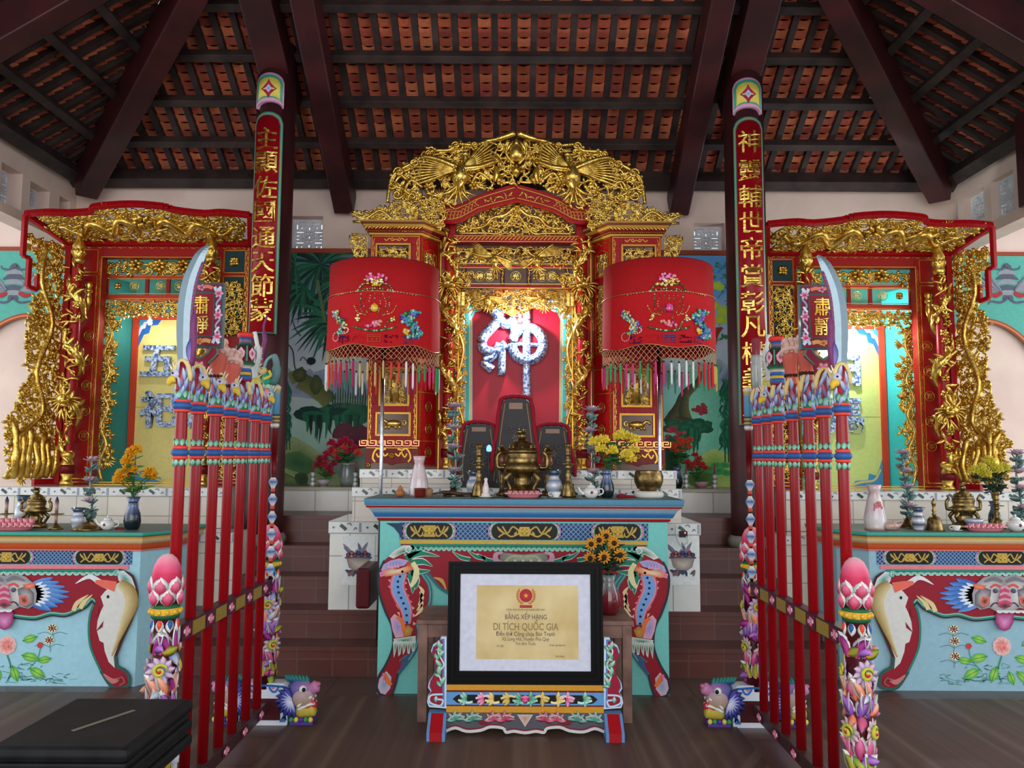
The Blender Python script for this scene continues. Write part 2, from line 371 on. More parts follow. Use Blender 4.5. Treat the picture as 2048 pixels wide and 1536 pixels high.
for k, h in enumerate(HR): vent(6+k, FRM((WX+.12, h[0], h[2]), (0, 1, 0), (0, 0, 1)), h[1]-h[0], h[3]-h[2])
# red-brown trim line along the back wall
TRIMC = C(150, 62, 34)
f = MB(TRIMC); f.box(-6.4, 6.4, YB-.03, YB, ZT-.02, ZT+.025); struct(f.build('trim_1', PAINT))
# teal arched end bays with painted bats
def bay(s, name):
    Y = YB-.02; cx = X_(60 if s < 0 else 1963, Y, 700); rx = abs(X_(190, Y)-X_(60, Y)); ry = Z_(632, Y, 60)-Z_(797, Y, 60); zc = Z_(797, Y, 60)
    f = MB(C(86, 168, 152), FP(Y)); outer = [(cx+cos(pi*k/24)*rx, zc+sin(pi*k/24)*ry) for k in range(25)]
    x0, x1 = (-6.3, X_(470, Y)) if s < 0 else (X_(1560, Y), 6.3)
    pts = [(x0, ZT-.02), (x0, zc)]+outer[::-1]+[(x1, zc), (x1, ZT-.02)]
    f.poly(pts, 0, .02); w = f.build(name, MATTE)
    struct(w); f = MB(TRIMC, FP(Y-.02)); f.rib(outer, .05, .008); f.rib(outer, .02, .012, C(200, 120, 70)); struct(f.build('trim_%d' % (3+s), PAINT))
    # painted bat
    bx, bz = p2(30 if s < 0 else 2012, 572, Y); f = MB(C(96, 98, 110), FP(Y-.022)); k = -s
    g1, g2, g3 = C(84, 88, 104), C(142, 146, 152), C(168, 44, 56)
    V_ = lambda a, b_: (bx+a*k, bz+b_)
    for w_, (y_, c_) in zip((.05, .09, .11, .1, .12, .09, .05), ((.17, g1), (.12, g2), (.07, g1), (.02, g2), (-.04, g1), (-.09, g2), (-.13, g1))): f.rib([V_(-w_, y_-.01), V_(-w_*.5, y_+.015), V_(0, y_+.02), V_(w_*.5, y_+.015), V_(w_, y_-.01)], [.01, .045, .055, .045, .01], .002+.0004*(y_+.2)*5, c_)
    for d in (-1, 1):
        for q in range(6): a = (.15+q*.17); f.rib([V_(d*.07, -.05), V_(d*(.07+.1*cos(a)), -.05+.08*sin(a)), V_(d*(.07+.22*cos(a)), -.05+.22*sin(a)*(1 if d > 0 else .8))], [.02, .04, .012], .005+q*.0003, g1 if q % 2 else g2, g2)
        f.rib([V_(d*.06, -.07), V_(d*.12, -.1), V_(d*.2, -.08)], [.03, .05, .01], .008, g3); f.rib([V_(0, -.12), V_(d*.07, -.17), V_(d*.17, -.16), V_(d*.2, -.19)], [.02, .02, .008], .007, g1); f.rib([V_(0, .19), V_(d*.05, .16), V_(d*.12, .17), V_(d*.13, .2)], [.02, .016, .008], .007, g1)
    f.gpoly([V_(cos(a)*.025, .2+sin(a)*.025) for a in range(6)], g1, g1, .009)
    f.build('painted_bat', MATTE, w)
bay(-1, 'wall_back_left_bay'); bay(1, 'wall_back_right_bay')
# cream tiled ledge below the murals, and the stepped pedestals of the three shrines
def frieze(mb, x0, x1, y, z0, z1, top=True):
    "white tile band with grey dividers and small dark green motifs, on the front face at y"
    mb.box(x0, x1, y-.006, y, z0, z1, C(222, 222, 218)); mb.box(x0, x1, y-.008, y-.004, z0, z0+.006, C(150, 146, 138)); mb.box(x0, x1, y-.008, y-.004, z1-.005, z1, C(166, 162, 154)); n = max(1, int((x1-x0)/.235)); w = (x1-x0)/n; zc = (z0+z1)/2; h = z1-z0
    for i in range(n):
        x = x0+i*w
        mb.box(x+w*.9, x+w*.97, y-.009, y-.005, z0+h*.12, z1-h*.12, C(150, 152, 166))
        M0 = mb.M; mb.M = FP(y-.009); mb.rib([(x+w*.35, zc+h*.2), (x+w*.45, zc), (x+w*.52, zc-h*.2)], h*.28, .001, C(46, 62, 54)); mb.rib([(x+w*.55, zc+h*.25), (x+w*.63, zc+h*.35), (x+w*.68, zc+h*.15)], h*.1, .001, C(130, 120, 128))
        mb.gpoly([(x+w*.15+cos(a)*h*.1, zc+sin(a)*h*.1) for a in (0, 1, 2, 3, 4, 5)], C(80, 84, 90), C(120, 120, 126), .001); mb.rib([(x+w*.75, zc-h*.2), (x+w*.8, zc), (x+w*.84, zc-h*.15)], h*.09, .001, C(120, 124, 130)); mb.M = M0
YL = 7.3
ZL = Z_(975, YL, 640)
f = MB(); f.box(-2.2, 2.25, YL, YB-.002, 1.041, ZL); led = tag(f.build('tiled_ledge', WHITET), 'cream tiled ledge under the painted murals on the back wall', 'ledge')
f = MB(C(176, 168, 152)); f.box(-2.2, 2.25, YL-.02, YL+.1, ZL-.025, ZL+.003); f.build('ledge_nosing', PAINT, led)
YC0, YC1, YC2 = 6.03, 6.45, 6.72
ZC0, ZC1, ZC2 = 1.045, Z_(978, YC1), Z_(941, YC2)
x0, x1 = X_(659, YC0, 1100), X_(1399, YC0, 1100)
pd = thing('tiled_pedestal', 'white tiled stepped pedestal carrying the central gold shrine', 'pedestal', (0, YC0, 0))
f = MB(); f.box(x0, x1, YC0, YS+1.0, .2, ZC0-.001); f.build('lower_tier', WHITET, pd)
f = MB(); frieze(f, x0-.01, x1+.01, YC0, ZC0-.08, ZC0+.01); f.box(x0-.01, x1+.01, YC0, YS+1, ZC0, ZC0+.01, C(206, 204, 198)); f.build('lower_frieze', GLASSY, pd)
xa, xb = X_(705, YC1, 1000), X_(1362, YC1, 1000)
f = MB(); f.box(xa, xb, YC1, YL-.02, ZC0+.01, ZC1-.001); f.build('middle_tier', CREAMT, pd)
f = MB(); frieze(f, xa-.005, xb+.005, YC1, ZC1-.07, ZC1+.008); f.box(xa-.005, xb+.005, YC1, YL-.02, ZC1, ZC1+.006, C(206, 204, 198)); f.build('middle_frieze', GLASSY, pd)
xa, xb = X_(720, YC2, 960), X_(1352, YC2, 960)
f = MB(); f.box(xa, xb, YC2, YL-.02, ZC1+.006, ZC2-.001); f.build('upper_tier', CREAMT, pd)
f = MB(); frieze(f, xa-.005, xb+.005, YC2, ZC2-.07, ZC2+.006); f.box(xa-.005, xb+.005, YC2, YL-.02, ZC2, ZC2+.005, C(206, 204, 198)); f.build('upper_frieze', GLASSY, pd)
# painted basket tiles on the front of the pedestal
for s, px in ((-1, 717), (1, 1365)):
    cx, cz = p2(px, 1118, YC0); f = MB(C(226, 226, 224), FP(YC0-.001)); k = .0375/10
    f.rect(cx-.12*1, cz-.19, cx+.12, cz+.17, 0, .004)
    f.M = FP(YC0-.006); rr = random.Random(5)
    f.gpoly([(cx-.09, cz+.01), (cx-.07, cz-.06), (cx-.03, cz-.085), (cx+.03, cz-.085), (cx+.07, cz-.06), (cx+.09, cz+.01)], C(206, 190, 176), C(140, 122, 118), .001)
    f.rib([(cx-.1, cz+.01), (cx, cz+.015), (cx+.1, cz+.01)], .012, .002, C(96, 84, 96))
    for i in range(9): a = rr.uniform(.25, 2.9); L = rr.uniform(.05, .13); f.leaf((cx+rr.uniform(-.05, .05), cz+.02), a, L, .025, .001, 0, .002, rr.choice([C(96, 104, 128), C(130, 118, 140), C(66, 84, 110), C(150, 140, 130)]), back=False)
    for i in range(7): x = cx-.075+.025*i; f.gpoly([(x+cos(a)*.019, cz+.03+(i % 2)*.014+sin(a)*.019) for a in (0, .9, 1.8, 2.7, 3.6, 4.5, 5.4)], rr.choice([C(176, 62, 58), C(60, 76, 120), C(178, 120, 90)]), C(70, 52, 84), .004)
    for i in range(11): a = rr.uniform(3.4, 6.0); f.leaf((cx+rr.uniform(-.1, .1), cz-.08), a, .05, .02, .001, 0, .003, rr.choice([C(86, 90, 98), C(140, 96, 92), C(60, 70, 96)]), back=False)
    f.build('painted_tile', MATTE, pd)
# small wall socket at the right of the table
f = MB(C(24, 22, 24)); c = P(1366, 1068, YC0-.004); f.box(c.x-.03, c.x+.03, YC0-.02, YC0-.008, c.z-.022, c.z+.022)
sk = thing('switch_socket', 'small black socket with a red glowing dot on the right pedestal tiles', 'socket', (c.x, YC0-.01, c.z-.02)); f.build('socket_plate', PAINT, sk)
mred, nt, b = newmat('red_led', .3); b.inputs['Emission Color'].default_value = C(255, 60, 50); b.inputs['Emission Strength'].default_value = 4
f = MB(); f.ball((c.x+.012, YC0-.022, c.z+.01), .006, 6); f.build('led_light', mred, sk)
f = MB(C(206, 204, 200)); f.tube(crom([P(1352, 1050, YC0-.03), P(1352, 1070, YC0-.03), P(1362, 1090, YC0-.03), P(1376, 1084, YC0-.03), P(1372, 1072, YC0-.025)]), .004, 5); f.build('cable', PAINT, sk)
# side pedestals
for s in (-1, 1):
    Yp, Yq = 6.15, 6.5
    xi = (X_(470, Yp, 1100) if s < 0 else X_(1566, Yp, 1100)); xo = s*4.9; zt = Z_(1069, Yp); zu = Z_(975 if s < 0 else 984, Yq, 200 if s < 0 else 1850); xi2 = (X_(455, Yq, 1000) if s < 0 else X_(1572, Yq, 1000))
    q = thing('tiled_pedestal', 'cream tiled pedestal under the %s side shrine' % ('left' if s < 0 else 'right'), 'pedestal', (s*3, Yp, 0))
    f = MB(); f.box(min(xi, xo), max(xi, xo), Yp, 6.44, .38, zt-.001); f.box(min(xi2, xo), max(xi2, xo), 6.44, YS+1, .38, zt-.001); f.build('lower_tier', CREAMT, q)
    f = MB(); frieze(f, min(xi, xo), max(xi, xo), Yp, zt-.07, zt+.004); f.box(min(xi, xo), max(xi, xo), Yp, 6.44, zt, zt+.004, C(206, 204, 198)); f.build('lower_frieze', GLASSY, q)
    f = MB(); f.box(min(xi2, xo), max(xi2, xo), Yq, YB-.05, zt+.004, zu-.001); f.build('upper_tier', CREAMT, q)
    f = MB(); frieze(f, min(xi2, xo), max(xi2, xo), Yq, zu-.07, zu+.004); f.box(min(xi2, xo), max(xi2, xo), Yq, YB-.05, zu, zu+.004, C(206, 204, 198)); f.build('upper_frieze', GLASSY, q)
    if s < 0: ZSL = zu+.004
    else: ZSR = zu+.004
# ---------------------------------------------------------------- roof
SLP = .625; TH = math.atan(SLP); CT, ST = cos(TH), sin(TH)
def slope_frame(kind):
    if kind == 'back': return FRM((0, YB, ZE), (1, 0, 0), (0, -CT, ST))           # local x along wall, y up slope, z = outward/up
    if kind == 'left': return FRM((-WX, YB, ZE), (0, 1, 0), (CT, 0, ST))
    return FRM((WX, YB, ZE), (0, -1, 0), (-CT, 0, ST))
PUR = .375/CT
cl = None
def roof(kind):
    M = slope_frame(kind)
    if (M.to_3x3() @ Vector((0, 0, 1))).z < 0: up = -1
    else: up = 1
    sgn = up
    f = MB(C(60, 36, 32), M); tl = MB(C(178, 92, 66), M); rr = random.Random(hash(kind) % 97 if False else {'back': 3, 'left': 5, 'right': 8}[kind])
    pitch = .168; tw = .112; course = .086; tmax = 4.3/CT
    if kind == 'back': us = [(-WX+.08+pitch*i) for i in range(int(2*WX/pitch))]; lim = lambda u: min(tmax, (WX-abs(u))/CT)
    elif kind == 'left': us = [-(.08+pitch*i) for i in range(32)]; lim = lambda u: min(tmax, max(0, -u)/CT)
    else: us = [(.08+pitch*i) for i in range(32)]; lim = lambda u: min(tmax, max(0, u)/CT)
    root = struct(tl_obj := None) if False else None
    raft = []
    for u in us:
        L = lim(u)
        if L < .12: continue
        k = int(L/course)
        for j in range(k):
            s0 = -.02+j*course; s1 = s0+course*1.15; g = rr.uniform(.8, 1.25); base = rr.choice([C(192, 98, 66), C(178, 84, 62), C(206, 116, 78), C(160, 76, 60)]); cc = tuple(x*g for x in base[:3])+(1,)
            w = tw/2; arc = .02; zl, zh = -.01, .008
            lo = [(-w, s1), (-w*.5, s1-arc*.7), (0, s1-arc), (w*.5, s1-arc*.7), (w, s1)]
            a = [tl.V((u+x, y, sgn*(zl+.012*(1-abs(x)/w)**.5)), cc) for x, y in lo]; b = [tl.V((u+x, s0, sgn*(zh+.012*(1-abs(x)/w)**.5)), cc) for x, y in lo]; c = [tl.V((u+x, y, sgn*(zl+.014)), cc) for x, y in lo]
            for q in range(4): tl.F((a[q], a[q+1], b[q+1], b[q])); tl.F((a[q+1], a[q], c[q], c[q+1]))
        raft.append((u-pitch/2, L))
    # boards above the tiles close the roof
    bd = MB(C(34, 22, 20), M)
    if kind == 'back': bd.poly([(-WX-.3, -.3), (WX+.3, -.3), (.02, tmax), (-.02, tmax)], sgn*.07, sgn*.09)
    elif kind == 'left': bd.poly([(.3, -.3), (-WX, tmax), (-9, tmax), (-9, -.3)], sgn*.07, sgn*.09)
    else: bd.poly([(-.3, -.3), (WX, tmax), (9, tmax), (9, -.3)], sgn*.07, sgn*.09)
    root = struct(bd.build('ceiling' if kind == 'back' else 'ceiling_'+kind, MATTE, None)); tl.build('roof_tiles', TILE, root)['kind'] = 'stuff'
    for u, L in raft:
        g = MB(C(66, 42, 38), M); g.box(u-.027, u+.027, -.1, L, sgn*-.055, sgn*.03); g.build('rafter', DKWOOD, root)
    k = 0
    while k*PUR < tmax-.3:
        s = k*PUR; g = MB(WHITE, M); hw = .035 if k else .06
        if kind == 'back': e = WX-s*CT; x0, x1 = -e, e
        elif kind == 'left': x0, x1 = -6.5, -s*CT
        else: x0, x1 = s*CT, 6.5
        g.box(x0, x1, s-hw+(.03 if k == 0 else 0), s+hw+(.03 if k == 0 else 0), sgn*(-.145 if k else -.2), sgn*-.055); g.build('purlin', DKWOOD, root, .004); k += 1
    return root
RB = roof('back'); RL = roof('left'); RR = roof('right')
# big maroon beams under the roof
def beam(a, b, w, h, label, ):
    g = MB(); g.bar(a, b, w, h); return tag(g.build('roof_beam', MARWOOD, None, .012), label, 'beam', None)
def roofz(t, drop=.3): return ZE+SLP*t-drop
for s, nm in ((-1, 'left'), (1, 'right')):
    hx = .02
    a = Vector((s*(WX-.17), YB-.17, ZE+SLP*.17-.3)); b = Vector((s*(WX-4.0), YB-4.0, ZE+SLP*4.0-.3)); d = (b-a).normalized()
    beam(a-d*.0, b, .2, .3, 'thick maroon hip beam rising from the %s back corner of the roof' % nm)
    xb = X_(684 if s < 0 else 1362, 7.6, 420)
    beam(Vector((xb, YB-.04, ZE-.33)), Vector((xb*.98, YB-2.65, ZE+SLP*2.6-.33)), .19, .28, 'maroon sloping beam running down to the back wall above the %s mural' % nm)
    beam(Vector((s*(WX-.02), 5.42, ZE-.28)), Vector((s*.9, 5.42, ZE+SLP*(WX-.9)-.28)), .2, .26, 'maroon sloping beam crossing the upper %s corner above the side wall' % nm)
# far right dark post at the picture edge
g = MB(); g.box(WX-.2, WX-.002, 6.28, 6.43, ZT+.04, ZE+.02); tag(g.build('wall_post', MARWOOD, None, .01), 'dark maroon post on the right side wall at the picture edge', 'post')
# the two round pillars
COLY = 6.62
PIL = {}
for s, px, w in ((-1, 538, 78), (1, 1496, 80)):
    xb = X_(px+s*2, COLY, 1030); xt = X_(px-s*4, COLY, 250); r = w/2*COLY/1600*1.0
    g = MB(); zt = ZE+SLP*(min(YB-COLY, 2.3))+.0
    g.lathe([(r*1.0, 0), (r, .3), (r, zt-.822-.05)], ((xb+xt)/2, COLY, .822), 28)
    t = thing('pillar', 'dark maroon round pillar behind the %s couplet board' % ('left' if s < 0 else 'right'), 'pillar', ((xb+xt)/2, COLY, .822)); g.build('shaft', MARWOOD, t)
    g = MB(C(120, 116, 110)); g.lathe([(r*1.15, 0), (r*1.18, .05), (r*1.05, .09)], ((xb+xt)/2, COLY, .822), 28); g.build('base_ring', PAINT, t); PIL[s] = ((xb+xt)/2, r)

for s, nm in ((-1, 'left'), (1, 'right')):
    x = PIL[s][0]; beam(Vector((x, COLY+.3, ZE+SLP*(YB-COLY-.3)-.25)), Vector((x*1.0, COLY-1.6, ZE+SLP*(YB-COLY+1.6)-.25)), .26, .26, 'maroon beam over the top of the %s round pillar' % nm)
# ================================================================ CARVED GOLD WORK
def inside(p, poly):
    x, y = p; c = False; n = len(poly)
    for i in range(n):
        x1, y1 = poly[i][0], poly[i][1]; x2, y2 = poly[(i+1) % n][0], poly[(i+1) % n][1]
        if (y1 > y) != (y2 > y) and x < (x2-x1)*(y-y1)/(y2-y1)+x1: c = not c
    return c
def carve(mb, poly, sp, seed, z=0, kinds='sfllb', edge=True, size=1.0, r_edge=None):
    "openwork of scrolls, blossoms, leaves and berries joined by twisting stems, filling a polygon"
    rr = random.Random(seed); xs = [p[0] for p in poly]; ys = [p[1] for p in poly]; pts = []
    j = 0; y = min(ys)+sp*.3
    while y < max(ys):
        x = min(xs)+(sp*.5 if j % 2 else 0)
        while x < max(xs):
            q = (x+rr.uniform(-.25, .25)*sp, y+rr.uniform(-.25, .25)*sp)
            if inside(q, poly): pts.append(q)
            x += sp
        y += sp*.85; j += 1
    for i, p in enumerate(pts):
        near = sorted((q for q in pts[i+1:]), key=lambda q: (q[0]-p[0])**2+(q[1]-p[1])**2)[:2]
        for q in near:
            if math.dist(p, q) < sp*1.9:
                k = rr.uniform(-.35, .35); m = ((p[0]+q[0])/2+(q[1]-p[1])*k, (p[1]+q[1])/2-(q[0]-p[0])*k)
                mb.tube(crom([(p[0], p[1], z), (m[0], m[1], z+sp*.08), (q[0], q[1], z)], 3), sp*.13, 6, cap=False)
        k = rr.choice(kinds); a = rr.uniform(0, 2*pi); r = sp*.42*size
        if k == 's': mb.scroll(p, r*1.15, a, 1.2, rr.choice((-1, 1)), r*.42, z, 10); mb.leaf(p, a+2, sp*.95, sp*.46, sp*.26, rr.uniform(-1, 1), z)
        elif k == 'f': mb.flower(p, r*1.05, rr.choice((5, 6)), z+sp*.05, sp*.16, a0=a)
        elif k == 'l':
            for q in range(4): mb.leaf(p, a+q*1.5+rr.uniform(-.3, .3), sp*rr.uniform(.7, 1.1), sp*.46, sp*.28, rr.uniform(-1.4, 1.4), z+sp*.03*q, n=4)
        elif k == 'b':
            for q in range(6): mb.ball((p[0]+rr.uniform(-.3, .3)*sp, p[1]+rr.uniform(-.3, .3)*sp, z+sp*.1), sp*.14, 6)
        elif k == 'w':
            for q in range(5): mb.leaf(p, a+q*.35, sp*(1.35-.1*q), sp*.28, sp*.18, .5, z+sp*.03*q, n=4)
    if r_edge:
        mb.tube(crom([(p[0], p[1], z) for p in poly], 3, True), r_edge, 5)
def gframe(mb, x0, y0, x1, y1, w=.006, z=.0, h=.006, col=GOLDP, arch=0):
    if arch:
        xc = (x0+x1)/2; pts = [(x0, y0), (x0, y1-arch), (x0+(x1-x0)*.12, y1-arch*.95), (x0+(x1-x0)*.2, y1-arch*.5), (xc-(x1-x0)*.1, y1-arch*.1), (xc, y1), (xc+(x1-x0)*.1, y1-arch*.1), (x1-(x1-x0)*.2, y1-arch*.5), (x1-(x1-x0)*.12, y1-arch*.95), (x1, y1-arch), (x1, y0)]
        for a, b in zip(pts, pts[1:]+pts[:1]): mb.bar((a[0], a[1], z+h/2), (b[0], b[1], z+h/2), w, h, (0, 0, 1), col)
        return
    mb.rect(x0-w/2, y0-w/2, x1+w/2, y0+w/2, z, z+h, col); mb.rect(x0-w/2, y1-w/2, x1+w/2, y1+w/2, z, z+h, col)
    mb.rect(x0-w/2, y0, x0+w/2, y1, z, z+h, col); mb.rect(x1-w/2, y0, x1+w/2, y1, z, z+h, col)
def vinepaint(mb, a, b, amp=.008, z=.004, col=GOLDP, w=.004):
    "small painted gold tendril running from a to b"
    a, b = Vector(a), Vector(b); L = (b-a).length; n = max(3, int(L/.045)); d = (b-a)/L; q = Vector((-d.y, d.x)); pts = []
    for i in range(n+1): pts.append(a+d*L*i/n+q*amp*(1 if i % 2 else -1))
    mb.rib(pts, w, z, col, n=3)
    for i in range(1, n): p = pts[i]; mb.rib([p, p+q*amp*(-1.2 if i % 2 else 1.2)+d*.008, p+q*amp*(-1.6 if i % 2 else 1.6)-d*.004], w*.9, z+.0005, col, n=2)
def board(mb, x0, x1, z0, z1, holes, t=.03, col=RED):
    grid_wall(mb, x0, x1, z0, z1, holes, lambda a, b, c, d: mb.rect(a, c, b, d, -t, 0, col))
def dragon_post(name, cx, cy, z0, z1, r, parent, seed, turns=3.2, s=1, headz=None):
    rr = random.Random(seed)
    g = MB(RED); g.lathe([(r*.62, z0), (r*.62, z1)], (cx, cy, 0), 12, caps=False); g.build('post_core', LACQ, parent)
    g = MB(); n = int(turns*14); pts = []; rs = []
    for i in range(n+1):
        t = i/n; a = s*turns*2*pi*t-pi/2; R = r*.85; pts.append(Vector((cx+cos(a)*R, cy+sin(a)*R, z0+(z1-z0)*t))); rs.append(r*(.22+.28*sin(pi*min(1, t*1.15))))
    g.tube(pts, rs, 7)
    for i in range(0, n, 1):
        p = pts[i]; o = Vector((p.x-cx, p.y-cy, 0)).normalized()
        if o.y > .4: continue
        M0 = g.M; g.M = FRM(p+o*rs[i]*.7, o.cross(Vector((0, 0, 1))), (0, 0, 1)); g.leaf((0, 0), rr.uniform(.6, 2.6), r*rr.uniform(1.0, 1.6), r*.65, r*.4, rr.uniform(-1.5, 1.5), n=4)
        if i % 2 == 0: g.leaf((0, -r*.6), rr.uniform(0, 6.3), r*.9, r*.5, r*.3, rr.uniform(-1.5, 1.5), n=4)
        if i % 5 == 2: g.scroll((rr.uniform(-.4, .4)*r, rr.uniform(-1, 1)*r), r*.5, rr.uniform(0, 6), 1.1, rr.choice((-1, 1)), r*.16, 0, 8)
        g.M = M0
    # clouds and claws between the coils
    M0 = g.M; g.M = Matrix(((1, 0, 0, cx), (0, 0, -1, cy-r*.75), (0, 1, 0, 0), (0, 0, 0, 1)))
    k = z0+r
    while k < z1:
        g.flower((rr.uniform(-.5, .5)*r, k), r*.5, 5, 0, r*.35, a0=rr.uniform(0, 3)) if rr.random() < .4 else [g.leaf((rr.uniform(-.6, .6)*r, k), rr.uniform(0, 6.3), r*1.2, r*.4, r*.3, rr.uniform(-1, 1)) for _ in range(4)]
        k += r*rr.uniform(.8, 1.3)
    hz = headz or z1-r*2
    g.ball((0, hz, r*.9), (r*.75, r*.62, r*.7), 10); g.ball((-s*r*.5, hz-r*.25, r*1.4), (r*.5, r*.36, r*.45), 8); g.ball((-s*r*.4, hz-r*.75, r*1.1), (r*.4, r*.22, r*.4), 8)
    for q in (-1, 1):
        g.ball((q*r*.4, hz+r*.3, r*1.4), r*.2, 6); g.tube(crom([(q*r*.3, hz+r*.4, r), (q*r*.8, hz+r*1.1, r*1.1), (q*r*.6, hz+r*1.9, r*.8)], 4), [r*.16]*4+[r*.1]*4+[r*.04], 5)
        for w in range(5): g.leaf((q*r*.5, hz-r*.1*w), (pi/2)-q*(1.2+.35*w), r*1.5, r*.3, r*.2, -q*.8, r*.5)
    for w in range(5): g.leaf((rr.uniform(-.5, .5)*r, hz-r*1.1), -pi/2+(w-2)*.28, r*1.6, r*.3, r*.2, rr.uniform(-.6, .6), r*.3)
    g.build('carved_dragon', GOLD, parent)
def pot_base(name, cx, cy, z0, h, r, parent):
    g = MB(); g.lathe([(r*.9, 0), (r, h*.06), (r*.8, h*.12), (r*.62, h*.2), (r*.95, h*.34), (r*1.02, h*.5), (r*.8, h*.68), (r*.6, h*.74), (r*.95, h*.82), (r*.95, h*.9), (r*.7, h)], (cx, cy, z0), 16); pb_ = g.build('post_base', GOLD, parent)
    g = MB(DRED); g.lathe([(r*1.0, h*.32), (r*1.07, h*.48), (r*.99, h*.58)], (cx, cy, z0), 16); g.build('base_band', LACQ, pb_)
def medal(mb, c, r, ch, z=0, gm=None):
    n = 20; mb.tube([(c[0]+cos(2*pi*k/n)*r, c[1]+sin(2*pi*k/n)*r, z) for k in range(n+1)], r*.1, 4, cap=False); mb.text(ch, c[0], c[1], r*1.35, z-r*.05, r*.15, None, .02)
def phoenix(mb, hx, hy, bx, by, tips, z=.0, k=1.0):
    "bird with head (hx,hy), breast (bx,by) and wing tips list"
    mb.tube(crom([(bx+.02*k, by-.12*k, z), (bx, by-.03*k, z+.03*k), (bx-.005, by+.03*k, z+.035*k), ((bx+hx)/2-.012, (by+hy)/2, z+.03*k), (hx, hy-.01, z+.03*k)], 4), [.012*k, .03*k, .05*k, .062*k, .066*k, .06*k, .055*k, .05*k, .045*k, .036*k, .028*k, .024*k, .022*k, .02*k, .02*k, .02*k, .02*k], 9)
    mb.ball((hx, hy, z+.035*k), (.027*k, .024*k, .024*k), 10); s = -1 if hx < bx else 1
    mb.leaf((hx-s*.01, hy), pi if s > 0 else 0, .055*k, .02*k, .01*k, 0, z+.035*k); mb.ball((hx+s*.004, hy+.008, z+.06*k), .005*k, 6)
    for q in range(3): mb.leaf((hx, hy+.015), pi/2+(q-1)*.5, .05*k, .014*k, .008*k, .6, z+.03*k)
    for ti, (tx, ty, spread) in enumerate(tips):
        a = math.atan2(ty-by, tx-bx); L = math.dist((tx, ty), (bx, by)); n = 9
        for layer, (f0, wd) in enumerate(((1, .03), (.66, .026), (.4, .022))):
            for q in range(n):
                aa = a+spread*(q/(n-1)-.5); LL = L*f0*(1-.35*abs(q/(n-1)-.25)); mb.leaf((bx+cos(a)*.02*k, by+sin(a)*.02*k+.01), aa, LL, wd*k, .008*k, .25*(1 if cos(a) > 0 else -1)*-1, z+.012*k+.014*k*layer, n=5)
        mb.tube(crom([(bx, by+.02, z+.05*k), (bx+cos(a+spread*.55)*L*.5, by+sin(a+spread*.55)*L*.5, z+.05*k), (bx+cos(a+spread*.4)*L*.85, by+sin(a+spread*.4)*L*.85, z+.03*k)], 4), [.022*k]*4+[.016*k]*4+[.006*k], 6)
    for q in range(6): mb.leaf((bx+.015*k, by-.09*k), -pi/2+(q-2.5)*.28, .16*k, .03*k, .012*k, (q-2.5)*.3, z+.01*k*(q % 3))
    for q in range(14): aa = rnd.uniform(-.5, .5); mb.leaf((bx+rnd.uniform(-.04, .04)*k, by+rnd.uniform(-.07, .04)*k), -pi/2+aa, .035*k, .022*k, .01*k, 0, z+.075*k, n=3)
    for q in (-1, 1): mb.tube(crom([(bx+q*.02*k, by-.08*k, z+.02*k), (bx+q*.03*k, by-.13*k, z+.02*k), (bx+q*.045*k, by-.165*k, z+.02*k)], 3), .007*k, 5)
def FS(s, cx, Y): return Matrix(((s, 0, 0, cx), (0, 0, -1, Y), (0, 1, 0, 0), (0, 0, 0, 1)))
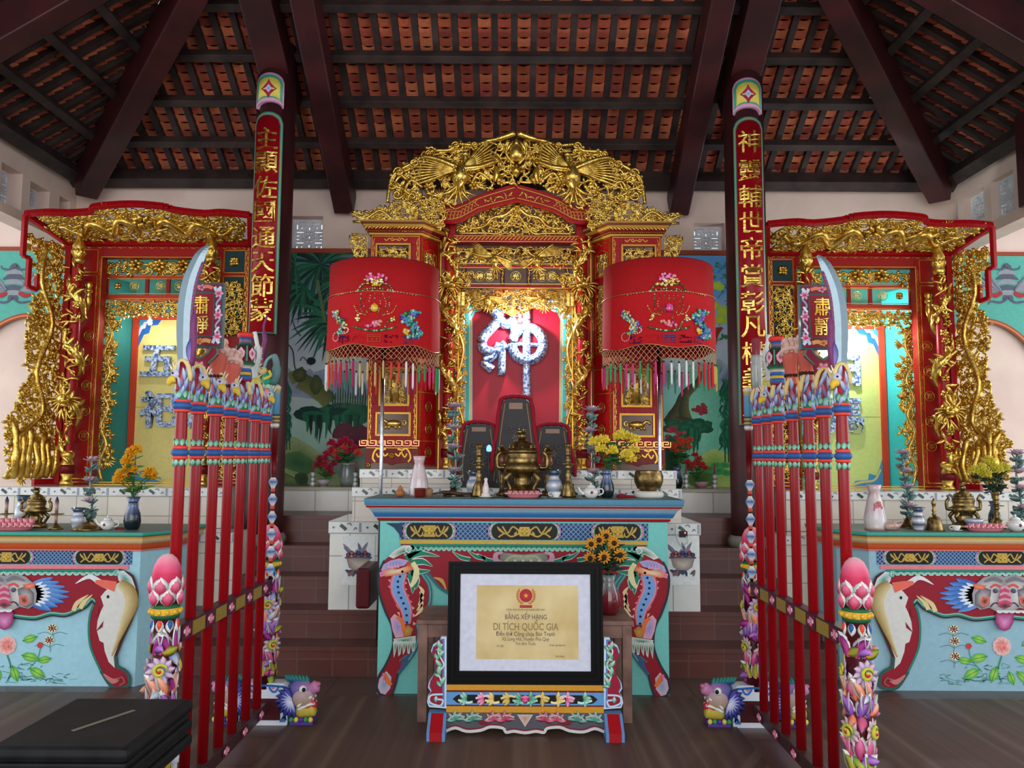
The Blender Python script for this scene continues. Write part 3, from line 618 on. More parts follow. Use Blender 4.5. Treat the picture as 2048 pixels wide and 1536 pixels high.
# ---------------------------------------------------------------- central shrine
CXP = 1030
YF, YM = 6.84, 7.08
cxm = X_(CXP, YF)
shr = thing('altar_shrine', 'tall carved red and gold shrine in the centre with phoenix pediment', 'shrine', (cxm, 7.0, ZC2+.006))
def q(dx, py, Y=YF):
    v = P(CXP-dx, py, Y); return (cxm-v.x, v.z)
zb = ZC2+.006
for s in (-1, 1):
    rr = random.Random(3)
    # cabinet bay
    Xo, Xi = q(293, 700)[0], q(192, 700)[0]; zt = q(240, 470)[1]; z1 = q(240, 893)[1]
    R = MB(RED, FS(s, cxm, YF)); hol = []
    def hole(a, b, t, bt): x0 = q(a, t)[0]; x1 = q(b, t)[0]; h = (min(x0, x1), max(x0, x1), q(a, bt)[1], q(a, t)[1]); hol.append(h); return h
    h1 = hole(275, 212, 490, 530); h2 = hole(273, 214, 560, 705); h3 = hole(268, 214, 738, 808); h4 = hole(275, 212, 828, 868)
    board(R, Xi, Xo, z1, zt, hol, .035); R.rect(Xi, z1-.01, Xo+.02, z1, -.2, 0, DRED)
    R.rect(Xo-.02, z1, Xo, zt, -.3, -.03, DRED)
    R.build('cabinet_panel', LACQ, shr, .002)
    G = MB(GOLDP, FS(s, cxm, YF))
    for h in hol:
        gframe(G, h[0]-.012, h[2]-.012, h[1]+.012, h[3]+.012, .006); gframe(G, h[0]-.003, h[2]-.003, h[1]+.003, h[3]+.003, .005, 0, .009)
    gframe(G, Xi+.012, z1+.012, Xo-.012, zt-.012, .005)
    for xx in (Xi+.028, Xo-.028): vinepaint(G, (xx, z1+.03), (xx, zt-.03), .007)
    xm = (Xi+Xo)/2
    for k in (-1, 1): G.rib([(xm, zt-.035), (xm+k*.03, zt-.05), (xm+k*.055, zt-.03), (xm+k*.08, zt-.05), (xm+k*.1, zt-.035)], .007, .004); G.rib([(xm+k*.02, zt-.04), (xm+k*.03, zt-.025), (xm+k*.045, zt-.04)], .005, .004)
    # meander band
    mz0, mz1 = q(240, 893)[1], q(240, 880)[1]; G.rect(Xi-.02, mz0-.002, Xo+.06, mz1+.002, 0, .012, DRED)
    x = Xi-.02; u = (Xo+.08-Xi)/7
    for k in range(7):
        a = x+k*u; b = mz0+.006; t = mz1-.006; m_ = (b+t)/2
        for p0, p1 in (((a, t), (a+u*.7, t)), ((a+u*.7, t), (a+u*.7, m_)), ((a+u*.7, m_), (a+u*.3, m_)), ((a+u*.1, t), (a+u*.1, b)), ((a+u*.1, b), (a+u*.95, b)), ((a+u*.95, b), (a+u*.95, t))): G.bar((*p0, .015), (*p1, .015), .006, .008, (0, 0, 1), C(226, 190, 120))
    G.build('gilt_lines', METALP, shr)
    # carved figures in the windows
    K = MB(M=FS(s, cxm, YF+.02))
    carve(K, [(h1[0], h1[2]), (h1[1], h1[2]), (h1[1], h1[3]), (h1[0], h1[3])], .04, 11, 0, 'slf')
    carve(K, [(h2[0], h2[2]), (h2[1], h2[2]), (h2[1], h2[3]), (h2[0], h2[3])], .055, 12, 0, 'slf')
    carve(K, [(h3[0], h3[2]), (h3[1], h3[2]), (h3[1], h3[2]+.07), (h3[0], h3[2]+.07)], .035, 13, 0, 'lw')
    xm3 = (h3[0]+h3[1])/2; K.tube([(xm3, h3[2]+.02, 0), (xm3, h3[3]-.09, .01), (xm3, h3[3]-.05, .01)], [.045, .03, .012], 8); K.ball((xm3, h3[3]-.035, .015), (.02, .024, .02), 8)
    for k in (-1, 1): K.tube(crom([(xm3+k*.02, h3[3]-.08, .01), (xm3+k*.05, h3[3]-.13, .02), (xm3+k*.015, h3[3]-.17, .04)], 3), .011, 6); carve(K, [(xm3+k*.05, h3[2]+.06), (xm3+k*.09, h3[2]+.06), (xm3+k*.09, h3[3]), (xm3+k*.05, h3[3])], .035, 14+k, 0, 'lw')
    K.build('carved_figure', GOLD, shr); K = MB(M=FS(s, cxm, YF+.02))
    K.ball(((h4[0]+h4[1])/2, (h4[2]+h4[3])/2+.005, 0), (.07, .035, .03), 12); xm4 = (h4[0]+h4[1])/2; zm4 = (h4[2]+h4[3])/2
    K.tube(crom([(xm4+.05, zm4+.01, .01), (xm4+.08, zm4+.035, .02), (xm4+.1, zm4+.02, .02)], 3), [.018, .016, .014, .012, .014, .018, .012], 7); K.ball((xm4+.105, zm4+.018, .02), .017, 8)
    for k in (-.05, -.02, .03, .055): K.tube([(xm4+k, zm4-.01, .01), (xm4+k*1.3, zm4-.045, .01)], [.014, .01], 6)
    K.scroll((xm4-.09, zm4+.01), .03, 0, 1.1, 1, .01)
    K.build('carved_turtle', GOLD, shr)
    # apron with scrolled feet
    A = MB(C(120, 26, 20), FS(s, cxm, YF)); t = mz0; wd = Xo-Xi
    A.poly([(Xi-.01, t), (Xi-.015, zb+.02), (Xi+.0, zb+.004), (Xi+.03, zb+.01), (Xi+.03, zb+.045), (Xi+.07, zb+.055), (xm-.04, zb+.045), (xm, zb+.03), (xm+.04, zb+.045), (Xo-.07, zb+.055), (Xo-.03, zb+.045), (Xo-.03, zb+.01), (Xo, zb+.004), (Xo+.015, zb+.02), (Xo+.01, t)], -.05, .005); A.build('base_apron', LACQ, shr, .003)
    K = MB(C(196, 150, 60), FS(s, cxm, YF-.007)); K.flower((xm, (t+zb)/2+.02), .03, 7, 0, .008)
    for k in (-1, 1):
        K.rib([(xm+k*.03, t-.06), (xm+k*.06, t-.08), (xm+k*.08, t-.05), (xm+k*.11, t-.09), (xm+k*.13, t-.06)], .012, .003); K.rib([(xm+k*.05, t-.02), (xm+k*.09, t-.03), (xm+k*.12, t-.015), (xm+k*.15, t-.05), (xm+k*.16, t-.1), (xm+k*.14, t-.13)], .014, .003)
        K.scroll((xm+k*(wd/2-.018), zb+.03), .02, 0, 1.2, k, .008, .002); K.leaf((xm+k*.09, t-.07), pi/2, .05, .02, .005)
    K.rib([(Xi, t-.012), (xm, t-.012), (Xo, t-.012)], .006, .004); K.build('apron_ornament', METALP, shr)
    # pyramid cornice over cabinet and angled bay
    xo2, xi2 = q(335, 452)[0], q(196, 452)[0]; ze = q(240, 445)[1]; cz0 = q(240, 470)[1]; foot_x = q(150, 470, YM)[0]
    F2 = [(cxm+s*Xo, YF+.3), (cxm+s*Xo, YF), (cxm+s*Xi, YF), (cxm+s*foot_x, YM), (cxm+s*foot_x, YF+.3)]
    if s < 0: pass
    else: F2 = F2[::-1]
    Cn = MB(DRED); hgt = ze-cz0
    loft(Cn, F2, [(.0, cz0-.005, DRED), (.015, cz0, GOLDP), (.015, cz0+hgt*.12, GOLDP), (.02, cz0+hgt*.15, DRED), (.04, cz0+hgt*.5, C(130, 26, 26)), (.045, cz0+hgt*.55, GOLDP), (.06, cz0+hgt*.62, GOLDP), (.06, cz0+hgt*.8, DRED), (.085, cz0+hgt*.9, C(170, 130, 70)), (.085, cz0+hgt, C(190, 150, 80)), (.0, cz0+hgt*1.02, RED), (-.02, cz0+hgt*1.4, RED)])
    Cn.build('cornice', LACQ, shr)
    D = MB()
    def beads(a, b, z):
        a, b = Vector(a), Vector(b); n = int((b-a).length/.016)
        for k in range(n): p = a+(b-a)*((k+.5)/n); D.ball((p.x, p.y, z), .0055, 5)
        d = (b-a).normalized(); nn = Vector((d.y, -d.x, 0)) if s < 0 else Vector((-d.y, d.x, 0))
        n = int((b-a).length/.03)
        for k in range(n): p = a+(b-a)*(k/n); e = a+(b-a)*((k+.8)/n); D.bar((p.x, p.y, z+.022), (e.x, e.y, z+.04), .006, .006)
    pa = Vector((cxm+s*(Xo+.05), YF-.045, 0)); pb = Vector((cxm+s*(Xi-.02), YF-.045, 0)); pc = Vector((cxm+s*foot_x, YM-.05, 0)); beads(pa, pb, cz0+hgt*.2); beads(pb, pc, cz0+hgt*.2); D.build('cornice_beading', GOLD, shr)
    # angled bay
    a = Vector((cxm+s*Xi, YF, 0)); b = Vector((cxm+s*foot_x, YM, 0)); ul = (b-a).length
    uu = (b-a).normalized(); nn = Vector((uu.y, -uu.x, 0)); nn = -nn if nn.y > 0 else nn
    Mx = Matrix(((uu.x, 0, nn.x, a.x), (uu.y, 0, nn.y, a.y), (0, 1, 0, 0), (0, 0, 0, 1)))
    R = MB(C(110, 24, 30), Mx); nz0, nz1 = q(170, 545)[1], q(170, 500)[1]; hz0, hz1 = q(170, 700)[1], q(170, 560)[1]
    board(R, 0, ul, zb+.02, cz0, [(ul*.22, ul*.78, nz0, nz1), (ul*.22, ul*.78, hz0, hz1)], .025); R.build('angled_panel', LACQ, shr)
    G = MB(GOLDP, Mx); gframe(G, ul*.18, nz0-.01, ul*.82, nz1+.03, .006, 0, .006, GOLDP, .03); gframe(G, ul*.05, zb+.03, ul*.95, cz0-.01, .005); gframe(G, ul*.2, hz0-.01, ul*.8, hz1+.01, .005)
    for zz in (q(170, 735)[1], q(170, 785)[1], q(170, 883)[1]): G.rect(0, zz, ul, zz+.008, 0, .006)
    vinepaint(G, (ul*.1, zb+.05), (ul*.1, cz0-.03), .006); vinepaint(G, (ul*.9, zb+.05), (ul*.9, cz0-.03), .006); G.rib([(ul*.2, cz0-.05), (ul*.4, cz0-.03), (ul*.5, cz0-.06), (ul*.6, cz0-.03), (ul*.8, cz0-.05)], .007, .004)
    G.build('gilt_lines', METALP, shr)
    K = MB(M=Mx); carve(K, [(ul*.22, nz0), (ul*.78, nz0), (ul*.78, nz1), (ul*.22, nz1)], .035, 21, -.01, 'lf'); carve(K, [(ul*.22, hz0), (ul*.78, hz0), (ul*.78, hz1), (ul*.22, hz1)], .04, 22, -.01, 'lfs')
    K.build('carved_figure', GOLD, shr)
    for py, ch in ((812, '元'), (857, '亨'), (905, '貞')): K = MB(M=Mx); medal(K, (ul*.5, q(170, py)[1]), .042, ch, .006); K.build('medallion', GOLD, shr)
    # side bracket carving under the cornice, scroll wing above it
    K = MB(M=FS(s, cxm, YF)); carve(K, [q(330, 470), q(325, 500), q(310, 528), q(298, 535), q(296, 490), q(297, 472)], .035, 31, 0, 'lws', r_edge=.006); K.build('carved_bracket', GOLD, shr)
    K = MB(M=FS(s, cxm, YF+.02)); wing = [q(325, 424), q(305, 418), q(285, 418), q(265, 408), q(235, 400), q(195, 398), q(178, 405), q(168, 440), q(180, 452), q(250, 444), q(310, 443)]
    carve(K, wing, .055, 33, 0, 'sslw', size=1.15); K.scroll(q(320, 424), .025, 2, 1.2, 1, .012); K.tube(crom([(*q(330, 424), 0), (*q(300, 436), 0), (*q(270, 420), .01), (*q(240, 440), 0), (*q(200, 442), 0)], 4), .013, 6); K.tube(crom([(*q(325, 442), 0), (*q(260, 443), .01), (*q(180, 446), 0)], 4), .012, 6)
    K.build('scroll_wing', GOLD, shr)
    K = MB(M=FS(s, cxm, YF-.02)); carve(K, [q(182, 402), q(150, 404), q(140, 425), q(140, 450), q(152, 462), q(178, 440), q(186, 415)], .042, 35, 0, 'lfs', size=1.2); K.build('carved_rosette', GOLD, shr)
    # dragon post of the central bay
    px_ = q(132, 700, YM)[0]; zt2 = q(130, 476, YM)[1]
    dragon_post('dragon', cxm+s*px_, YM-.06, q(132, 875, YM)[1], zt2, .07, shr, 40+s, 3.4, s, q(132, 575, YM)[1]); pot_base('pb', cxm+s*px_, YM-.06, zb, q(132, 868, YM)[1]-zb, .055, shr)
    R = MB(RED, FS(s, cxm, YM)); xo_, xi_ = q(150, 600, YM)[0], q(124, 600, YM)[0]; R.rect(xi_-.0, zb, xo_+.0, q(100, 400, YM)[1], -.05, 0); R.build('corner_post', LACQ, shr, .003)
    G = MB(GOLDP, FS(s, cxm, YM)); G.rect(xi_, zb, xi_+.006, zt2, 0, .006); G.rect(xo_-.006, zb, xo_, zt2, 0, .006); G.rect(q(113, 600, YM)[0], zb, q(111, 600, YM)[0], q(0, 560, YM)[1], .0, .01); G.build('gilt_lines', METALP, shr)
    # inner carved strip and hanging scroll ornament
    K = MB(M=FS(s, cxm, YM+.05)); carve(K, [q(124, 560, YM), q(101, 560, YM), q(101, 930, YM), q(124, 930, YM)], .044, 50+s, 0, 'lwf', size=1.2)
    K.tube(crom([(*q(112, 570, YM), 0), (*q(120, 640, YM), .01), (*q(104, 700, YM), .01), (*q(120, 780, YM), .01), (*q(104, 850, YM), .01), (*q(113, 930, YM), 0)], 5), .014, 6); K.build('carved_side_strip', GOLD, shr)
    K = MB(M=FS(s, cxm, YM-.05)); carve(K, [q(128, 548, YM), q(85, 545, YM), q(85, 572, YM), q(128, 575, YM)], .04, 55+s, 0, 'slf', size=1.2)
    for k in (103, 111): x, z = q(k, 600, YM); K.bar((x, z-.06, 0), (x, z+.06, 0), .026, .02, (0, 0, 1))
    K.build('scroll_bundle', GOLD, shr)
# beams and valances of the central bay
M1 = FS(1, cxm, YM)
w1 = q(130, 500, YM)[0]
R = MB(RED, M1); zc0, zc1 = q(0, 486, YM)[1], q(0, 472, YM)[1]; R.rect(-w1, zc0, w1, zc1, -.1, .03); R.rect(-w1, q(0, 576, YM)[1], w1, q(0, 571, YM)[1], -.05, .02); R.rect(-w1*.8, q(0, 536, YM)[1], w1*.8, q(0, 531, YM)[1], -.03, .01)
for k in (-.78, -.2, .2, .78): R.rect(k*w1-.022, q(0, 574, YM)[1], k*w1+.022, q(0, 533, YM)[1], -.03, .008, MAR)
R.rect(-w1, q(0, 405, YM)[1]-.04, -w1+.05, zc1, -.04, .02); R.rect(w1-.05, q(0, 405, YM)[1]-.04, w1, zc1, -.04, .02)
R.build('lintel', LACQ, shr, .003)
G = MB(GOLDP, M1)
for py in (474, 485, 529, 537, 569, 577): z = q(0, py, YM)[1]; G.rect(-w1, z-.0025, w1, z+.0025, .03 if py < 500 else .02, .035 if py < 500 else .026)
for k in (-.78, -.2, .2, .78): vinepaint(G, (k*w1, q(0, 570, YM)[1]), (k*w1, q(0, 536, YM)[1]), .006, .01)
n = 34
for k in range(n): x = -w1+(k+.2)*2*w1/n; z = (zc0+zc1)/2; G.bar((x, z-.014, .034), (x+.03, z+.014, .034), .006, .006, (0, 0, 1))
G.build('gilt_lines', METALP, shr)
K = MB(M=M1); za, zb_ = q(0, 530, YM)[1], q(0, 490, YM)[1]; carve(K, [(-w1*.94, za), (w1*.94, za), (w1*.94, zb_), (-w1*.94, zb_)], .05, 60, 0, 'sflwb', size=1.2)
K.build('upper_valance', GOLD, shr)
K = MB(M=M1)
for s in (-1, 1): phoenix(K, s*.11, q(0, 503, YM)[1], s*.19, q(0, 520, YM)[1], [(s*.4, q(0, 495, YM)[1], .6), (s*.02, q(0, 535, YM)[1], .5)], .03, .6)
K.build('valance_bird', GOLD, shr)
K = MB(M=M1); zm = q(0, 553, YM)[1]
for x, ch in ((-.52, '神'), (-.38, '恩'), (0, '光'), (.38, '普'), (.52, '照')): K = MB(M=M1); medal(K, (x*w1*1.05, zm), .045, ch, 0); K.build('medallion', GOLD, shr)
K = MB(M=M1)
for k in (-.3, .3, -.62, .62): K.flower((k*w1, zm), .03, 4, 0, .01, a0=.78); K.tube([(k*w1-.06, zm, 0), (k*w1+.06, zm, 0)], .004, 5)
K.build('lintel_ornament', GOLD, shr)
K = MB(M=FS(1, cxm, YM+.03)); za, zb_ = q(0, 618, YM)[1], q(0, 580, YM)[1]; wv = q(103, 600, YM)[0]
carve(K, [(-wv, zb_), (-wv, za-.02), (-wv*.8, za), (-wv*.35, za+.02), (-wv*.15, za-.04), (0, za-.06), (wv*.15, za-.04), (wv*.35, za+.02), (wv*.8, za), (wv, za-.02), (wv, zb_)], .042, 63, 0, 'slwf', size=1.15, r_edge=.006)
for s in (-1, 1): phoenix(K, s*.2, zb_-.04, s*.25, zb_-.08, [(s*.42, zb_-.05, .7), (s*.1, zb_-.1, .5)], .02, .55)
K.build('lower_valance', GOLD, shr)
# tympanum and arched band
K = MB(M=FS(1, cxm, YM-.02)); tym = [q(123, 470, YM), q(123, 452, YM), q(100, 440, YM), q(80, 420, YM), q(0, 402, YM)]; tym = [(-a, b) for a, b in tym]+[(a, b) for a, b in tym[::-1]]
for s in (-1, 1):
    def t(dx, py): x, z = q(dx, py, YM); return (s*x, z)
    K.tube(crom([(*t(0, 415), .01), (*t(20, 432), .01), (*t(45, 438), .01), (*t(62, 455), .01), (*t(90, 458), .01), (*t(118, 448), .01)], 4), [.018]*8+[.014]*8+[.008]*5, 6); K.tube(crom([(*t(0, 425), 0), (*t(30, 466), 0), (*t(60, 468), .01), (*t(115, 468), 0)], 4), .011, 6)
    K.scroll(t(80, 440), .04, 1, 1.3, s, .014); K.scroll(t(40, 448), .035, 3, 1.3, -s, .012); K.scroll(t(20, 462), .03, 2, 1.2, s, .01)
    for k in range(7): K.leaf(t(35+k*12, 438+k*4), (.9 if k % 2 else 2.2) if s > 0 else (2.2 if k % 2 else .9), .09, .035, .02, .8*s, .005)
    for k in range(6): K.leaf(t(25+k*15, 462), (pi/2+(.9 if k % 2 else -.9)), .07, .03, .02, .6, 0)
carve(K, [(a*.96, b_*1.0-(.01 if b_ > q(0, 430, YM)[1] else 0)) for a, b_ in tym], .06, 66, -.01, 'sl', size=.9); K.flower(q(0, 420, YM), .045, 6, .01, .03); K.leaf(q(0, 425, YM), pi/2, .09, .05, .03, 0, .01); K.build('tympanum_carving', GOLD, shr)
arc_o = [(150, 412), (118, 410), (98, 402), (80, 392), (45, 380), (0, 367)]; arc_i = [(0, 402), (45, 413), (75, 422), (92, 432), (102, 440), (124, 445), (150, 445)]
pts = [tuple((-1*q(a, b, YF+.1)[0], q(a, b, YF+.1)[1])) for a, b in arc_o]+[q(a, b, YF+.1) for a, b in arc_o[::-1][1:]]+[q(a, b, YF+.1) for a, b in arc_i[::-1]]+[(-q(a, b, YF+.1)[0], q(a, b, YF+.1)[1]) for a, b in arc_i[1:]]
R = MB(RED, FS(1, cxm, YF+.1)); R.poly(pts, -.05, 0); R.build('arched_band', LACQ, shr, .004)
G = MB(GOLDP, FS(1, cxm, YF+.1))
for s in (-1, 1):
    def t(dx, py): x, z = q(dx, py, YF+.1); return (s*x, z)
    G.rib([t(148, 420), t(118, 418), t(98, 410), t(80, 400), t(45, 388), t(0, 375)], .007, .004, n=1); G.rib([t(148, 440), t(124, 438), t(108, 434), t(92, 425), t(75, 416), t(45, 407), t(0, 396)], .006, .004, n=1)
    for k in range(9):
        a = t(145-k*7.2, 438-max(0, k-4)*4.4); b = t(141-k*7.2, 422-max(0, k-4)*4.6); G.bar((*a, .004), (*b, .004), .005, .006, (0, 0, 1)); G.bar((*b, .004), (*t(136-k*7.2, 424-max(0, k-4)*4.6), .004), .005, .006, (0, 0, 1)); G.bar((*t(140-k*7.2, 430-max(0, k-4)*4.5), .004), (*t(136-k*7.2, 431-max(0, k-4)*4.5), .004), .004, .006, (0, 0, 1))
    G.rib([t(74, 398), t(80, 406), t(72, 412)], .006, .005)
G.build('gilt_lines', METALP, shr)
K = MB(M=FS(1, cxm, YF+.09))
for s in (-1, 1):
    def t(dx, py): x, z = q(dx, py, YF+.1); return (s*x, z)
    for k in range(6): p_ = t(8+k*10, 389+k*2.6); K.leaf(p_, 1+k, .04, .016, .006, 1); K.leaf(p_, 4+k, .035, .014, .006, -1); K.scroll(p_, .014, k, 1.1, s, .004, n=7)
K.build('band_ornament', GOLD, shr)
# the big fan of carving with two phoenixes
YP = YF+.06
for s in (-1, 1):
    K = MB(M=FS(s, cxm, YP)); out = [(250, 402), (248, 372), (235, 350), (232, 334), (212, 326), (180, 314), (172, 300), (140, 298), (118, 286), (92, 290), (60, 282), (28, 276), (0, 284), (0, 364), (45, 378), (80, 390), (98, 400), (118, 408), (150, 410)]
    carve(K, [q(a, b, YP) for a, b in out], .078, 70+s, -.01, 'sslwbf', size=1.2)
    K.tube(crom([(*q(a, b, YP), 0) for a, b in ((255, 405), (250, 372), (236, 345), (205, 326), (180, 312), (165, 302), (130, 300), (115, 288), (85, 290), (58, 284))], 5), .017, 6)
    for a, b, r_ in ((246, 372, .05), (232, 345, .05), (200, 328, .045), (172, 308, .05), (118, 292, .045), (80, 292, .04), (235, 390, .05), (205, 395, .045), (160, 402, .04)): K.scroll(q(a, b, YP), r_, a, 1.25, 1, r_*.34, .01)
    for a, b in ((247, 352), (222, 328), (190, 318), (160, 300), (130, 295), (104, 290), (70, 290)): K.ball((*q(a, b, YP), .02), .018, 8)
    K.tube(crom([(*q(60, 283, YP), 0), (*q(30, 278, YP), .01), (*q(0, 268, YP), .02)], 4), [.02]*4+[.03]*4+[.03], 6)
    for a, b, r_ in ((215, 360, .06), (185, 375, .05), (60, 340, .05), (50, 360, .04)): K.tube(crom([(*q(a, b, YP), 0), (*q(a+22, b-14, YP), .01), (*q(a+34, b+8, YP), .01), (*q(a+8, b+18, YP), 0)], 4), .015, 6)
    K.leaf(q(40, 365, YP), 1.9, .16, .06, .03, -.9, .02); K.leaf(q(28, 352, YP), -1.2, .09, .05, .03, 0, .02); K.flower(q(82, 372, YP), .05, 6, .01, .03)
    K.build('pediment_carving', GOLD, shr)
    K = MB(M=FS(s, cxm, YP-.03)); h_ = q(98, 315, YP); b_ = q(108, 350, YP); tin = q(38, 300, YP); tout = q(205, 338, YP)
    phoenix(K, h_[0], h_[1], b_[0], b_[1], [(tin[0], tin[1], .75), (tout[0], tout[1], .7)], .01, 1.15); K.build('phoenix', GOLD, shr)
K = MB(M=FS(1, cxm, YP)); c = q(0, 308, YP); K.ball((0, c[1], .03), (.065, .085, .05), 12); K.tube([(0, c[1]+.07, .03), (0, c[1]+.13, .02)], [.02, .01], 8); K.leaf((0, c[1]-.1), -pi/2, .12, .09, .05, 0, .01); K.leaf((0, c[1]-.08), pi/2, .08, .1, .03, 0, .01)
for s in (-1, 1): K.tube(crom([(s*.1, c[1]+.06, .02), (s*.07, c[1]+.11, .03), (s*.09, c[1], .02), (s*.02, c[1]-.1, .02)], 4), .014, 6); K.leaf((s*.08, c[1]+.02), pi/2+s*.3, .13, .05, .02, s*.8, .01)
K.build('pediment_vase', GOLD, shr)
# ---------------------------------------------------------------- red plaque with the blue and white character
YQ = 7.24
pl = thing('character_plaque', 'tall red plaque with a large blue and white porcelain character inside the central shrine', 'plaque', (X_(1030, YQ), YQ, zb))
R = MB(C(226, 232, 228), FP(YQ)); x0, x1 = X_(922, YQ), X_(1140, YQ); z0, z1 = zb, Z_(572, YQ); R.rect(x0, z0, x1, z1, -.02, 0); R.build('plaque_border', PAINT, pl)
R = MB(TURQ, FP(YQ))
def pq(px, py): return p2(px, py, YQ)
for s in (-1, 1):
    def t(px, py): v = pq(px, py); c = X_(1031, YQ); return (c+s*(c-v[0]), v[1])
    R.rib([t(935, 935), t(935, 640), t(933, 625), t(940, 612), t(952, 618), t(945, 632)], .028, .004, C(70, 200, 190), n=2); R.rib([t(942, 935), t(942, 640)], .008, .005, C(226, 206, 90), n=1)
    R.rib([t(924, 935), t(924, 700), t(924, 575)], .02, .003, C(90, 200, 200), n=1); R.rib([t(960, 600), t(980, 588), t(1000, 600)], .05, .003, C(90, 150, 200)); R.rib([t(945, 590), t(965, 580)], .04, .004, C(60, 110, 180)); R.rib([t(985, 590), t(1010, 585)], .06, .004, C(226, 80, 60))
R.build('painted_border', PAINT, pl)
R = MB(C(176, 18, 44), FP(YQ)); side = [(945, 935), (945, 640), (950, 625), (962, 622), (968, 614)]
pts = [pq(*a) for a in side]; c = X_(1031, YQ); pts += [(2*c-a, b) for a, b in pts[::-1]]; R.poly(pts, 0, .006); R.build('red_field', LACQ, pl)
CHAR, nt, b = newmat('blue_and_white_porcelain_mosaic', .12, 0, .6, .6)
tc = N(nt, 'ShaderNodeTexCoord'); v1 = N(nt, 'ShaderNodeTexVoronoi', i_Scale=22); v2 = N(nt, 'ShaderNodeTexNoise', i_Scale=48, i_Detail=5); r = N(nt, 'ShaderNodeValToRGB'); r.color_ramp.interpolation = 'LINEAR'
r.color_ramp.elements[0].position = .42; r.color_ramp.elements[0].color = C(50, 84, 150); r.color_ramp.elements[1].position = .56; r.color_ramp.elements[1].color = C(206, 222, 240)
nt.links.new(tc.outputs['Object'], v1.inputs['Vector']); nt.links.new(v1.outputs['Position'], v2.inputs['Vector']); nt.links.new(tc.outputs['Object'], v2.inputs['Vector']); nt.links.new(v2.outputs['Fac'], r.inputs[0])
mx = N(nt, 'ShaderNodeMix', data_type='RGBA', blend_type='MULTIPLY'); mx.inputs[0].default_value = .5; r2 = N(nt, 'ShaderNodeValToRGB'); r2.color_ramp.elements[0].color = C(120, 150, 200); r2.color_ramp.elements[1].color = (1, 1, 1, 1)
s3 = N(nt, 'ShaderNodeSeparateColor'); nt.links.new(v1.outputs['Color'], s3.inputs[0]); nt.links.new(s3.outputs[0], r2.inputs[0]); nt.links.new(r.outputs[0], mx.inputs[6]); nt.links.new(r2.outputs[0], mx.inputs[7]); nt.links.new(mx.outputs[2], b.inputs['Base Color'])
K = MB(M=FP(YQ-.02))
def st(pts, r): K.tube(crom([(*pq(*p), .02) for p in pts], 5), [r]*((len(pts)-1)*5+1) if not isinstance(r, list) else r, 10, flat=.55, nrm=(0, -1, 0))
pk = lambda px: px*YQ*1.02/1600
st([(990, 622), (1000, 640), (985, 655), (965, 680), (968, 700), (990, 705), (1012, 690)], pk(19)); st([(985, 622), (1010, 650), (1030, 640)], pk(19)); st([(1000, 690), (985, 715), (968, 725), (985, 742)], pk(17)); st([(1005, 690), (1003, 752)], pk(15))
n = 26; K.tube([(*pq(1055+31*cos(2*pi*k/n), 690+33*sin(2*pi*k/n)), .02) for k in range(n+1)], pk(19), 10, flat=.55, nrm=(0, -1, 0)); st([(1053, 618), (1053, 700), (1053, 790), (1053, 850)], pk(15)); st([(1020, 660), (1053, 655), (1085, 668)], pk(12)); st([(1022, 690), (1053, 690), (1085, 692)], pk(7))
K.build('porcelain_character', CHAR, pl)
# lamp that glares on the character
def bulb(px, py, Y, power, label):
    c = P(px, py, Y); m, nt, b = newmat('lit_bulb', .3); b.inputs['Emission Color'].default_value = (1, 1, 1, 1); b.inputs['Emission Strength'].default_value = 14
    t = thing('spot_bulb', label, 'lamp', c); g = MB(); g.ball(c, .02, 12); g.build('bulb_glass', m, t); g = MB(C(220, 220, 220)); g.cyl((c.x, c.y, c.z+.018), (c.x, c.y, c.z+.06), .012, .014, 10); g.tube([(c.x, c.y, c.z+.06), (c.x, c.y+.02, c.z+.2)], .003, 5); g.build('bulb_socket', PAINT, t)
    l = bpy.data.lights.new('bulb_light', 'POINT'); l.energy = power; l.shadow_soft_size = .03; l.color = (.95, .98, 1); o = bpy.data.objects.new('bulb_light', l); COL.objects.link(o); o.location = (0, -.03, -.02); o.parent = t
bulb(1040, 640, YQ-.22, 26, 'small glaring bulb hanging before the big porcelain character')
